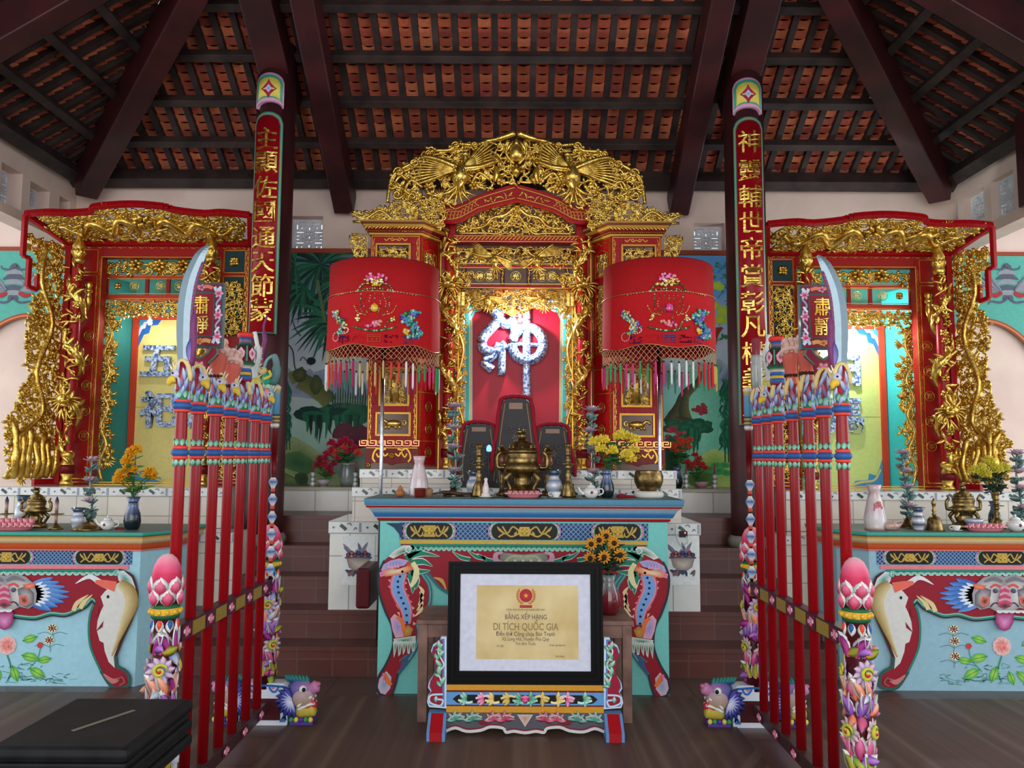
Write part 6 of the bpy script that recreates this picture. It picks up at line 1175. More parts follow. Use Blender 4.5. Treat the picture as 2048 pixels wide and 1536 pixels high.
# ================================================================ WEAPON RACKS
XR = 1.42
def lotus_post(cx, cy, zbot, root, seed):
    rr = random.Random(seed); r = .05
    g = MB(MAR); g.lathe([(r*.96, zbot), (r*1.0, .4), (r*.96, .88)], (cx, cy, 0), 16); g.build('post_shaft', LACQ, root)
    g = MB(); g.lathe([(r*.9, .875, DGREEN), (r*1.12, .885, C(30, 90, 50)), (r*1.12, .895, C(30, 90, 50)), (r*1.1, .897, YEL), (r*1.2, .907, YEL), (r*1.1, .92, YEL), (r*1.12, .922, C(30, 100, 60)), (r*1.12, .932, C(30, 90, 50)), (r*.9, .94, DGREEN)], (cx, cy, 0), 18)
    for k in range(12): a = k*pi/6; g.ball((cx+cos(a)*r*1.18, cy+sin(a)*r*1.18, .908), (.01, .01, .011), 6, YEL)
    g.build('post_collar', PAINT, root)
    g = MB(); P1, P2 = C(196, 30, 76), C(236, 130, 160)
    g.lathe([(r*.86, .94, P1), (r*1.15, .965, P1), (r*1.2, .99, P1), (r*1.12, 1.0, C(236, 180, 196)), (r*1.2, 1.03, P1), (r*1.16, 1.06, C(206, 40, 84)), (r*1.02, 1.09, C(226, 90, 126)), (r*.74, 1.118, C(236, 140, 160)), (r*.4, 1.134, C(240, 176, 186)), (.002, 1.138, WHITE)], (cx, cy, 0), 20)
    for ring, zc in ((0, .965), (1, 1.01)):
        for k in range(6):
            a = (k+.5*ring)*pi/3; M0 = g.M; n = Vector((cos(a), sin(a), 0)); u = Vector((-sin(a), cos(a), 0)); g.M = FRM(Vector((cx, cy, zc))+n*r*1.12, u, (0, 0, 1))
            g.leaf((0, -.03), pi/2, .07, .066, .012, 0, .0, WHITE, WHITE, 5); g.leaf((0, -.03), pi/2, .06, .052, .016, 0, .002, P1, P2, 5); g.M = M0
    g.build('lotus_finial', PAINT, root)
    g = MB(); cols = [(C(196, 60, 140), C(120, 30, 120)), (C(40, 110, 190), WHITE), (C(226, 90, 50), C(240, 190, 160)), (C(120, 60, 160), C(190, 130, 210)), (C(40, 130, 70), C(196, 206, 60)), (C(176, 20, 90), C(236, 130, 170)), (C(206, 176, 60), C(120, 140, 40))]
    def at(a, z): n = Vector((cos(a), sin(a), 0)); return FRM(Vector((cx, cy, z))+n*r*.93, (-sin(a), cos(a), 0), (0, 0, 1))
    M0 = g.M
    for k in range(8): a = k*pi/4; g.M = at(a, .86); g.leaf((0, .015), -pi/2, .05, .036, .008, 0, .003, WHITE, WHITE); g.leaf((0, .015), -pi/2, .042, .026, .01, 0, .004, (C(226, 70, 40), C(30, 90, 160))[k % 2], (C(226, 70, 40), C(30, 90, 160))[k % 2])
    z = .78; row = 0
    while z > zbot+.06:
        c1, c2 = cols[row % 7]
        if row % 3 == 1:
            for k in range(3):
                a = k*2*pi/3-pi/2+row*.2; g.M = at(a, z-.035)
                for j in range(10): g.leaf((0, 0), j*.628, .058, .036, .006, .5, .002, c1, C(236, 190, 206), 4)
                g.scroll((0, 0), .03, 0, 1.3, 1, .011, .012, 12, C(196, 190, 60)); g.ball((0, 0, .016), .012, 6, C(206, 40, 60))
            z -= .1
        else:
            for k in range(9): a = k*2*pi/9+row*.3; g.M = at(a, z); b = rr.uniform(-.9, .9); g.leaf((0, -.04), pi/2+b*.3, .11, .058, .004, b, .001, WHITE, WHITE); g.leaf((0, -.04), pi/2+b*.3, .095, .042, .008, b, .003, c1, c2)
            for k in range(9): a = k*2*pi/9+row; c3 = rr.choice(cols); g.M = at(a, z-.03); g.leaf((0, 0), rr.uniform(0, 6.3), .07, .042, .008, rr.uniform(-1.5, 1.5), .002, c3[0], c3[1])
            z -= .066
        row += 1
    g.M = M0; g.build('carved_petals', PAINT, root)
def dragon_foot(cx, cy, sx, root, z1=.235):
    "block with a dragon head pointing along sx"
    g = MB(C(222, 224, 230)); y0, y1 = cy-.045, cy+.045
    g.poly([(0, 0)]*0 or [(0, 0), (1, 0), (0, 1)], 0, .001) if False else None
    M0 = g.M; g.M = Matrix(((sx, 0, 0, cx), (0, 0, 1, y0), (0, 1, 0, 0), (0, 0, 0, 1)))
    g.poly([(-.0, 0), (.14, 0), (.14, .05), (.14, z1-.06), (.13, z1-.02), (.11, z1), (0, z1)], 0, .09, C(216, 220, 230)); g.M = Matrix(((sx, 0, 0, cx), (0, 0, -1, y0), (0, 1, 0, 0), (0, 0, 0, 1)))
    g.rect(.0, .03, .1, .15, .001, .004, MAR); g.rib([(0, z1-.012), (.06, z1-.014), (.12, z1-.02)], .012, .003, C(40, 100, 170)); g.rib([(.03, z1-.02), (.05, z1-.045), (.07, z1-.045), (.085, z1-.02)], .012, .003, C(60, 110, 190)); g.gpoly([(.04, z1-.02), (.055, z1-.034), (.07, z1-.02)], C(214, 90, 110), C(214, 130, 150), .004)
    for k in range(3): g.rib([(.1+k*.012, .02), (.12+k*.01, .05+k*.03), (.135, .03+k*.03)], .01, .004, C(60, 110, 180))
    g.M = M0; g.build('foot_block', PAINT, root)
    h = MB(); h.M = Matrix(((sx, 0, 0, cx), (0, -1, 0, cy), (0, 0, 1, 0), (0, 0, 0, 1))) @ Matrix.Diagonal((1.1, 1.05, 1.16, 1)); LVc = C(206, 150, 190)
    h.ball((.19, 0, .13), (.07, .06, .065), 12, C(176, 150, 60), C(190, 160, 190))
    h.tube(crom([(.15, 0, .15), (.19, 0, .17), (.235, 0, .165), (.275, 0, .185)], 4), [.05]*4+[.042]*4+[.03]*4+[.02], 10, C(60, 90, 160), c2=C(206, 130, 170)); h.ball((.275, 0, .19), (.014, .018, .011), 8, C(206, 110, 150))
    h.tube(crom([(.17, 0, .08), (.215, 0, .06), (.265, 0, .07)], 4), [.045]*4+[.034]*4+[.018], 10, C(200, 176, 70)); h.tube(crom([(.2, 0, .1), (.235, 0, .095), (.262, 0, .11)], 4), [.034]*4+[.03]*4+[.012], 8, C(214, 50, 70))
    for q_ in (-1, 1):
        h.tube(crom([(.18, q_*.046, .075), (.225, q_*.036, .095), (.262, q_*.018, .1)], 3), .008, 6, WHITE); h.tube(crom([(.18, q_*.05, .09), (.21, q_*.044, .12), (.25, q_*.03, .135)], 3), .007, 6, WHITE)
        for k in range(4): h.cyl((.215+.014*k, q_*.03, .13), (.215+.014*k, q_*.03, .115), .005, .001, 5, WHITE)
        h.ball((.205, q_*.045, .175), .02, 10, WHITE); h.ball((.213, q_*.06, .176), .011, 8, BLACK)
        for k in range(9):
            M1_ = h.M; a = -1.3+k*.42; h.M = M1_ @ FRM((.15, q_*.055, .12), (q_*-1 if False else 1, 0, 0), (0, -q_*0, 1)) if False else M1_ @ Matrix(((1, 0, 0, .15), (0, 0, q_, q_*.05), (0, 1, 0, .12), (0, 0, 0, 1)))
            h.leaf((0, 0), pi-a if False else pi/2+.4+k*.35, .09, .035, .012, .5, 0, C(90, 70, 170), C(40, 60, 130)); h.leaf((0, 0), pi/2+.5+k*.35, .06, .02, .014, .5, .003, C(226, 226, 240), C(120, 140, 214)); h.M = M1_
        h.leaf((.2, 0), .3, .001, .001) if False else None
    for k in range(7): M1_ = h.M; h.M = M1_ @ Matrix(((1, 0, 0, .13+k*.015), (0, 0, 1, 0), (0, 1, 0, .2-.003*k), (0, 0, 0, 1))); h.leaf((0, 0), pi*.7-k*.1, .05, .03, .02, .5, 0, C(30, 80, 150), C(60, 150, 110)); h.M = M1_
    h.box(.14, .26, -.05, .05, 0, .03, C(90, 60, 150)); 
    for k in range(5): h.ball((.15+.025*k, .05, .03), .014, 6, (C(60, 150, 90), C(226, 206, 90), C(90, 60, 160))[k % 3])
    h.build('dragon_head', PAINT, root)
def ring_collar(g, x, y, z, r):
    "red ring, blue torus, red ring with green zigzag leaves"
    for dz in (-.021, .021): g.lathe([(r*1.15, dz-.007, C(226, 60, 50)), (r*1.35, dz-.004, C(236, 70, 56)), (r*1.35, dz+.004, C(236, 70, 56)), (r*1.15, dz+.007, C(226, 60, 50))], (x, y, z), 14)
    g.lathe([(r*1.2, -.015, BLUE), (r*1.55, -.006, BLUE), (r*1.6, 0, C(50, 90, 160)), (r*1.55, .006, BLUE), (r*1.2, .015, BLUE)], (x, y, z), 14)
def zig(g, x, y, z, r, up, col, n=7, h=.03):
    for k in range(n):
        a = 2*pi*k/n; M0 = g.M; nn = Vector((cos(a), sin(a), 0)); g.M = FRM(Vector((x, y, z))+nn*r*1.12, (-sin(a), cos(a), 0), (0, 0, 1)); g.leaf((0, 0), pi/2*up, h, 2*pi*r/n*1.25, .004, 0, 0, C(170, 226, 200), col, 3); g.M = M0
def fist(g, x, y, z, s, sc=1.0, col=C(206, 96, 80)):
    "closed hand on a tapering forearm, fingers facing -y"
    sk = col; lt = C(232, 190, 176)
    g.tube(crom([(x, y, z-.16*sc, ), (x, y, z-.1*sc), (x, y, z-.05*sc), (x, y, z)], 3), [.026*sc, .026*sc, .028*sc, .03*sc, .033*sc, .037*sc, .04*sc, .044*sc, .047*sc, .047*sc], 12, sk)
    g.ball((x, y, z+.02*sc), (.05*sc, .036*sc, .046*sc), 14, sk, lt)
    for k in range(4):
        fx = x+(k-1.5)*.0225*sc; L = (.9, 1, .96, .82)[k]
        g.tube(crom([(fx, y+.012*sc, z+.045*sc), (fx, y-.004*sc, z+.064*sc*L+.004), (fx, y-.032*sc, z+.052*sc*L), (fx, y-.042*sc, z+.026*sc), (fx, y-.034*sc, z+.004*sc), (fx, y-.02*sc, z+.004*sc)], 4), [.0115*sc]*21, 8, lt)
        g.ball((fx, y-.02*sc, z+.064*sc*L), .013*sc, 8, C(240, 214, 204))
    g.tube(crom([(x-s*.042*sc, y-.0*sc, z-.01*sc), (x-s*.046*sc, y-.03*sc, z+.012*sc), (x-s*.018*sc, y-.05*sc, z+.02*sc), (x+s*.008*sc, y-.052*sc, z+.016*sc)], 4), [.014*sc]*7+[.0125*sc]*6, 8, lt)
WG = {-1: 'ritual poles in the left rack', 1: 'ritual poles in the right rack'}
side_n = {-1: 'left', 1: 'right'}
def pole(s, y, kind, ztop, order, label):
    x = s*XR; root = thing('ritual_pole', label, 'ritual weapon', (x, y, .13), WG[s]); r = .0235
    g = MB(C(146, 8, 18)); g.lathe([(r*1.02, 0), (r*1.02, 1.37), (r, 1.44), (r*1.1, 1.5), (r, 1.62), (r*.95, 1.66)], (x, y, .13), 14); g.build('shaft', POLEM, root)
    g = MB(); ring_collar(g, x, y, 1.555, r); zig(g, x, y, 1.585, r, 1, C(60, 160, 120)); zig(g, x, y, 1.525, r, -1, C(60, 160, 120)); g.build('lower_collar', PAINT, root)
    g = MB(); ring_collar(g, x, y, 1.755, r*1.1); g.lathe([(r*1.2, .02, GREEN), (r*1.35, .045, GREEN)], (x, y, 1.76), 14, caps=False); zig(g, x, y, 1.79, r*1.15, 1, GREEN, 8, .035); g.build('upper_collar', PAINT, root)
    # dragon-mouth socket: red core, blue and white flames, yellow crest with a beaked face on the inner side
    g = MB(); g.lathe([(r*1.0, 1.78, RED), (r*1.25, 1.83, RED), (r*1.3, 1.9, C(140, 20, 36)), (r*.9, 1.945, C(120, 20, 40))], (x, y, 0), 14)
    rr = random.Random(order+10*s); f0 = 1 if rr.random() < .5 else -1
    for k in range(12):
        a = 2*pi*k/12; nn = Vector((cos(a), sin(a), 0)); M0 = g.M; g.M = FRM(Vector((x, y, 1.82+.03*(k % 3)))+nn*r*1.18, (-sin(a), cos(a), 0), (0, 0, 1)); g.leaf((0, 0), -pi/2+rr.uniform(-.4, .4), .06, .024, .006, 0, 0, C(214, 224, 240), C(40, 100, 176)); g.leaf((0, .0), pi/2+rr.uniform(-.3, .3), .07, .022, .006, rr.uniform(-.6, .6), .001, C(50, 110, 180), C(214, 90, 70) if k % 3 == 0 else C(220, 226, 240)); g.M = M0
    yc = C(226, 200, 130); n_ = 12
    pts = [(x-f0*s*.036*cos(t), y-.012, 1.86+.09*sin(t)*1.0) for t in [pi*k/n_ for k in range(n_+1)]]; g.tube(pts, [.006]+[.011]*(n_-1)+[.006], 7, yc)
    g.tube(crom([(x+f0*.03, y-.02, 1.87), (x+f0*.044, y-.028, 1.86), (x+f0*.05, y-.03, 1.84)], 3), [.02, .02, .018, .015, .012, .008, .004], 8, C(226, 190, 60)); g.ball((x+f0*.024, y-.02, 1.89), (.022, .02, .022), 8, C(200, 200, 220)); g.ball((x+f0*.03, y-.04, 1.893), .005, 6, BLACK)
    for k in range(3): g.tube([(x+f0*(.02+.012*k), y-.01, 1.91), (x+f0*(.03+.014*k), y-.01, 1.955-.01*k)], [.006, .002], 5, C(240, 230, 200))
    g.build('dragon_socket', PAINT, root)
    zt = 1.93
    if kind == 'saber':
        g = MB(C(128, 146, 156)); h = ztop-zt; M0 = g.M; tw = FS(1, x, y); g.M = tw
        d = -s*-1; c_ = [(0, 0), (-.006, .18), (-.004, .33), (.012, .46), (.05, .58), (.085, .64)]; wd = [.05, .066, .066, .062, .05, .012]
        sd = 1 if s < 0 else -1; L = []; Rr_ = []
        cs = crom([(a*sd, b*h/.64+zt, 0) for a, b in c_], 5); m_ = len(cs)
        for i, p_ in enumerate(cs):
            t = i/(m_-1)*5; k = min(int(t), 4); w = wd[k]*(1-(t-k))+wd[k+1]*(t-k); dd = cs[min(i+1, m_-1)]-cs[max(i-1, 0)]; dd.normalize(); qn = Vector((-dd.y, dd.x, 0)); L.append(p_+qn*w/2); Rr_.append(p_-qn*w/2)
        rows = []
        for a, b in zip(L, Rr_): m2 = (a+b)/2; rows.append([g.V(a), g.V((m2.x, m2.y, .008)), g.V(b), g.V((m2.x, m2.y, -.008))])
        for A, B in zip(rows, rows[1:]):
            for k in range(4): g.F((A[k], A[(k+1) % 4], B[(k+1) % 4], B[k]))
        g.F(rows[-1]); bl_ = g.build('blade', newblade, root)
        g = MB(); g.M = tw; 
        for side, zz in ((sd, .0),):
            pts = [(Rr_[i].x if sd > 0 else L[i].x)*.98 for i in range(m_)]
        ed = Rr_ if sd > 0 else L
        ed = ed[:int(m_*.8)]; g.tube([(p_.x+sd*.0, p_.y, .0) for p_ in ed], .007, 6, C(110, 70, 110))
        for p_ in ed[2:]: g.ball((p_.x, p_.y, .008), .004, 5, C(214, 90, 110))
        g.tube(crom([(sd*.03, zt, 0), (sd*.045, zt+.08, .01), (sd*.035, zt+.18, .0), (sd*.042, zt+.26, 0)], 4), [.012]*6+[.016]*4+[.005]*3, 7, C(120, 50, 100)); g.leaf((sd*.03, zt+.02), pi/2, .1, .04, .01, 0, .01, C(150, 130, 200), C(60, 60, 140)); g.build('blade_spine', PAINT, bl_)
    elif kind == 'board':
        w, h = .1, .3; bz = ztop-h; g = MB(C(40, 76, 84)); g.M = FS(1, x, y); bx = 0
        g.rect(-w, bz, w, ztop, -.014, .014, C(44, 84, 88)); g.rect(-w+.008, bz+.008, w-.008, ztop-.008, -.017, .017, C(126, 16, 40)); g.rect(-w*.62, bz+.05, w*.62, ztop-.045, -.02, .02, C(44, 90, 90)); g.rect(-w*.56, bz+.056, w*.56, ztop-.051, -.022, .022, C(140, 12, 30))
        for k in (-1, 1):
            for z_ in (bz+.05, (bz+ztop)/2, ztop-.05): g.flower((k*w*.78, z_), .022, 6, .017, .004, C(214, 80, 130), C(240, 200, 220))
            for z_ in (bz+.1, ztop-.1): g.rib([(k*w*.9, z_-.03), (k*w*.7, z_), (k*w*.9, z_+.03)], .008, .019, C(150, 160, 200)); g.rib([(k*w*.68, z_-.03), (k*w*.86, z_-.005)], .01, .0195, C(222, 222, 230))
            g.rib([(k*w*.5, bz+.028), (k*w*.25, bz+.034), (0, bz+.025)], .018, .019, C(226, 160, 90)); g.rib([(k*w*.5, ztop-.026), (k*w*.25, ztop-.018), (0, ztop-.026)], .016, .019, C(226, 120, 90)); g.rib([(k*w*.9, bz+.02), (k*w*.7, bz+.04), (k*w*.6, bz+.02)], .014, .0195, C(200, 210, 224)); g.rib([(k*w*.9, ztop-.02), (k*w*.7, ztop-.038), (k*w*.6, ztop-.02)], .014, .0195, C(200, 210, 224))
        g.flower((0, bz+.028), .016, 5, .019, .004, C(226, 90, 60), C(240, 200, 120)); g.flower((0, ztop-.024), .016, 5, .019, .004, C(214, 60, 110), C(240, 200, 220)); sb = g.build('sign_board', PAINT, root)
        g = MB(); g.M = FS(1, x, y); g.text('肅', 0, ztop-.105, .088, .022, .006, GOLDP, .006); g.text('靜', 0, bz+.105, .088, .022, .006, GOLDP, .006); g.build('gold_lettering', GOLD, sb)
        g = MB(C(130, 14, 36)); g.M = FS(1, x, y)
        g.poly([(-.075, bz), (-.08, bz-.03), (-.04, bz-.07), (-.034, bz-.1), (-.03, zt-.02), (.03, zt-.02), (.034, bz-.1), (.04, bz-.07), (.08, bz-.03), (.075, bz), (.05, bz), (.04, bz-.02), (0, bz-.045), (-.04, bz-.02), (-.05, bz)], -.014, .014); 
        for k in (-1, 1): g.rib([(k*.078, bz-.002), (k*.08, bz-.03), (k*.042, bz-.07)], .008, .016, C(70, 110, 100)); g.rib([(k*.05, bz-.002), (k*.038, bz-.024), (0, bz-.048)], .008, .016, C(70, 110, 100))
        g.flower((0, bz-.09), .03, 6, .014, .006, C(214, 80, 110), C(240, 180, 190), YEL); g.build('board_bracket', PAINT, root)
    elif kind == 'fist':
        g = MB(); fist(g, x, y, ztop-.075, s, 1.05); hd = g.build('carved_hand', LACQ, root)
        g = MB(C(70, 30, 16)); 
        for k in range(12): a = 2*pi*k/12; g.ball((x+cos(a)*.032, y+sin(a)*.032, ztop-.19), .009, 6, C(60, 30, 20))
        g.build('bead_bracelet', PAINT, hd)
        if s > 0 and order == 3: g = MB(C(190, 130, 50)); g.cyl((x+.01, y-.06, zt-.3), (x+.01, y-.06, ztop-.0), .005, .002, 8); g.build('brush_held', METALP, root)
    elif kind == 'lantern':
        g = MB(); z = zt; g.lathe([(.036, 0, RED), (.04, .02, BLUE), (.04, .035, BLUE), (.036, .036, YEL), (.036, .05, YEL), (.038, .051, BLUE), (.038, .068, BLUE), (.034, .075, C(226, 200, 180)), (.05, .09, GREEN), (.055, .1, DGREEN), (.042, .115, DRED), (.052, .135, DRED), (.056, .155, DRED), (.05, .175, DRED), (.042, .19, DGREEN), (.03, .205, C(60, 90, 90)), (.03, .215, C(150, 90, 110)), (.03, .225, BLUE), (.034, .235, BLUE), (.04, .238, C(236, 50, 40)), (.042, .255, C(236, 56, 40)), (.036, .262, C(200, 40, 40))], (x, y, z), 18)
        for k in range(6):
            a = k*pi/3+.5; M0 = g.M; nn = Vector((cos(a), sin(a), 0)); g.M = FRM(Vector((x, y, z+.147))+nn*.053, (-sin(a), cos(a), 0), (0, 0, 1)); g.gpoly([(0, -.034), (.018, -.015), (.021, .008), (0, .034), (-.021, .008), (-.018, -.015)], C(236, 160, 180), C(236, 190, 200), .004); g.gpoly([(cos(b)*.009, sin(b)*.014) for b in range(6)], C(140, 30, 70), C(214, 110, 150), .006)
            g.M = FRM(Vector((x, y, z+.147))+nn*0+Vector((cos(a+pi/6), sin(a+pi/6), 0))*.054, (-sin(a+pi/6), cos(a+pi/6), 0), (0, 0, 1)); g.rib([(0, -.04), (0, 0), (0, .04)], .008, .004, C(60, 150, 130)); g.M = M0
        g.build('lantern_head', PAINT, root)
    elif kind == 'fish':
        g = MB(); sd = 1; z = zt; g.tube(crom([(x, y, z), (x+.0, y, z+.06), (x-.01, y, z+.1)], 4), .018, 8, C(150, 20, 36))
        g.tube(crom([(x+.03, y, z+.02), (x+.05, y, z+.08), (x+.05, y, z+.15), (x+.03, y, z+.2)], 4), [.016]+[.026]*6+[.02]*5+[.008], 9, C(60, 110, 110), c2=C(120, 150, 150)); g.tube(crom([(x-.02, y-.01, z+.1), (x-.0, y-.02, z+.16), (x+.03, y-.01, z+.19)], 4), .009, 6, C(120, 170, 160))
        g.ball((x, y-.01, z+.05), (.03, .02, .045), 10, C(40, 150, 110)); g.ball((x-.02, y-.015, z+.1), (.026, .02, .026), 8, C(214, 190, 130)); g.ball((x-.025, y-.034, z+.11), .005, 5, BLACK); g.tube(crom([(x-.02, y, z+.13), (x-.035, y, z+.2), (x-.02, y, z+.28), (x-.03, y, z+.36), (x-.01, y, z+.43)], 4), [.016]*5+[.014]*6+[.007]*5+[.003], 8, C(120, 50, 100))
        M0 = g.M; g.M = FS(1, x, y-.02); g.leaf((.01, z+.02), -pi/2, .09, .07, .012, 0, 0, C(170, 226, 200), C(60, 160, 130)); g.leaf((.01, z+.0), -pi/2, .05, .04, .012, 0, .008, C(236, 90, 120), C(236, 200, 200)); g.rib([(-.01, z+.05), (.03, z+.07), (.02, z+.1)], .016, .02, C(214, 190, 60)); g.M = M0; g.build('carved_fish_dragon', PAINT, root)
    elif kind == 'cylinder':
        g = MB(); g.lathe([(.024, -.02, RED), (.03, .0, RED), (.03, .012, C(214, 90, 90)), (.033, .02, C(130, 136, 130)), (.034, .1, C(150, 154, 148)), (.034, .19, C(170, 172, 168)), (.028, .205, C(150, 150, 150)), (.026, .21, C(140, 60, 70)), (.026, .3, C(150, 60, 76)), (.01, .31, C(150, 70, 80))], (x, y, zt), 16); g.build('mirror_tube', GLASSY, root)
    elif kind == 'mace':
        g = MB(); g.tube(crom([(x, y, zt-.02), (x+s*.01, y, zt+.1), (x+s*.0, y, zt+.2), (x+s*.02, y, zt+.3)], 4), [.018]*4+[.026]*5+[.012]*4, 8, C(190, 196, 200), c2=C(226, 226, 220)); g.ball((x, y, zt+.02), (.03, .03, .03), 8, C(214, 190, 90))
        for k in range(6): g.tube([(x, y, zt+.04+k*.03), (x-s*.03, y-.01, zt+.06+k*.03)], [.012, .003], 6, C(206, 200, 140))
        g.build('carved_tip', PAINT, root)
    return root
newblade = paintmat('brushed_blade', .3, metal=.5, var=.1)
def rack(s):
    x = s*XR; y0, y1 = 3.36, 4.79
    root = thing('weapon_rack', 'carved rack with lotus-topped posts holding the ritual poles on the %s' % side_n[s], 'rack', (x, (y0+y1)/2, 0))
    for k, y in enumerate((y0, y1)):
        lotus_post(x, y, .2, root, 5+k)
        for d in (-1, 1): dragon_foot(x, y, d, root)
    g = MB(C(70, 30, 50)); g.box(x-.03, x+.03, y0+.04, y1-.04, .755, .828); g.build('upper_rail', LACQ, root, .004); g = MB(C(70, 44, 44)); g.box(x-.028, x+.028, y0+.04, y1-.04, .07, .135); g.build('lower_rail', LACQ, root, .004)
    for zc, hh in ((.792, .03), (.102, .02)):
        for f_ in (-1, 1):
            g = MB(); M = Matrix(((0, 0, f_, x+f_*.0305), (1, 0, 0, 0), (0, 1, 0, zc), (0, 0, 0, 1))); g.M = M
            yy = y0+.1; k = 0
            while yy < y1-.14:
                if k % 2 == 0: g.rect(yy, -hh, yy+.1, hh, 0, .002, C(96, 20, 50)); g.flower((yy+.05, 0), .024, 6, .002, .004, C(236, 150, 180), C(226, 90, 130)); g.flower((yy+.025, .004), .011, 5, .002, .003, C(240, 220, 220)); g.flower((yy+.077, -.004), .011, 5, .002, .003, C(226, 180, 190))
                elif zc > .5:
                    g.rect(yy, -hh, yy+.14, hh, 0, .002, C(150, 120, 40)); 
                    for j in range(7): g.rib([(yy+.02*j, -hh), (yy+.02*j+.02, hh)], .002, .003, C(206, 180, 90), n=1); g.rib([(yy+.02*j+.02, -hh), (yy+.02*j, hh)], .002, .0032, C(206, 180, 90), n=1)
                yy += (.115 if k % 2 == 0 else .16); k += 1
            g.build('rail_painting', PAINT, root)
    return root
rack(-1); rack(1)
ysL = [3.44, 3.62, 3.83, 4.03, 4.22, 4.43, 4.62]; ysR = [3.44, 3.64, 3.83, 4.04, 4.26, 4.44, 4.62]
kL = [('saber', 2.46, 'big curved grey saber'), ('board', 2.33, 'red silence board with gold characters'), ('fist', 2.11, 'carved pink fist nearer the front'), ('fist', 2.08, 'carved pink fist farther back'), ('lantern', 2.2, 'round painted lantern head with red cap'), ('mace', 2.2, 'pale spiked carved tip'), ('fish', 2.2, 'green fish-dragon with a purple horn')]
kR = [('saber', 2.43, 'big curved grey saber'), ('board', 2.34, 'red silence board with gold characters'), ('fist', 2.14, 'carved pink fist nearer the front'), ('fist', 2.15, 'carved pink fist farther back'), ('lantern', 2.2, 'round painted lantern head with red cap'), ('mace', 2.2, 'pale spiked carved tip'), ('cylinder', 2.2, 'clear grey tube with a red end')]
for s, ys, ks in ((-1, ysL, kL), (1, ysR, kR)):
    for i, (y, (kd, zt_, lb)) in enumerate(zip(ys, ks)): pole(s, y, kd, zt_, i, 'red pole with %s in the %s rack' % (lb, side_n[s]))
    x = s*(XR-.0); t = thing('carved_staff', 'thin carved staff with blue lozenges against the far post of the %s rack' % side_n[s], 'staff', (x-s*.03, 4.70, .83)); xx = x-s*.03; yy = 4.70
    g = MB(); g.lathe([(.009, 0, MAR), (.009, .56, MAR), (.018, .62, DRED), (.02, .72, DRED)], (xx, yy, .83), 12); g.build('staff_shaft', LACQ, t)
    g = MB()
    for k in range(6):
        z = .87+k*.1; g.lathe([(.01, 0, WHITE), (.014, .012, WHITE), (.029, .04, C(40, 100, 176)), (.014, .062, WHITE), (.01, .072, WHITE)], (xx, yy, z-.02), 8); g.ball((xx, yy, z+.07), (.014, .014, .014), 6, C(226, 70, 60))
    g.build('blue_lozenge', PAINT, t)
    g = MB(); g.lathe([(.019, 1.53, DRED), (.02, 1.7, DRED), (.026, 1.72, WHITE), (.024, 1.735, BLACK), (.028, 1.745, C(196, 170, 90)), (.024, 1.755, BLACK), (.028, 1.77, C(196, 170, 90)), (.024, 1.775, BLACK), (.026, 1.79, C(70, 130, 160)), (.026, 1.9, C(90, 150, 180)), (.027, 1.925, C(190, 160, 80)), (.03, 1.945, C(230, 220, 200)), (.012, 1.96, C(230, 224, 210))], (xx, yy, 0), 14); g.build('staff_head', PAINT, t)
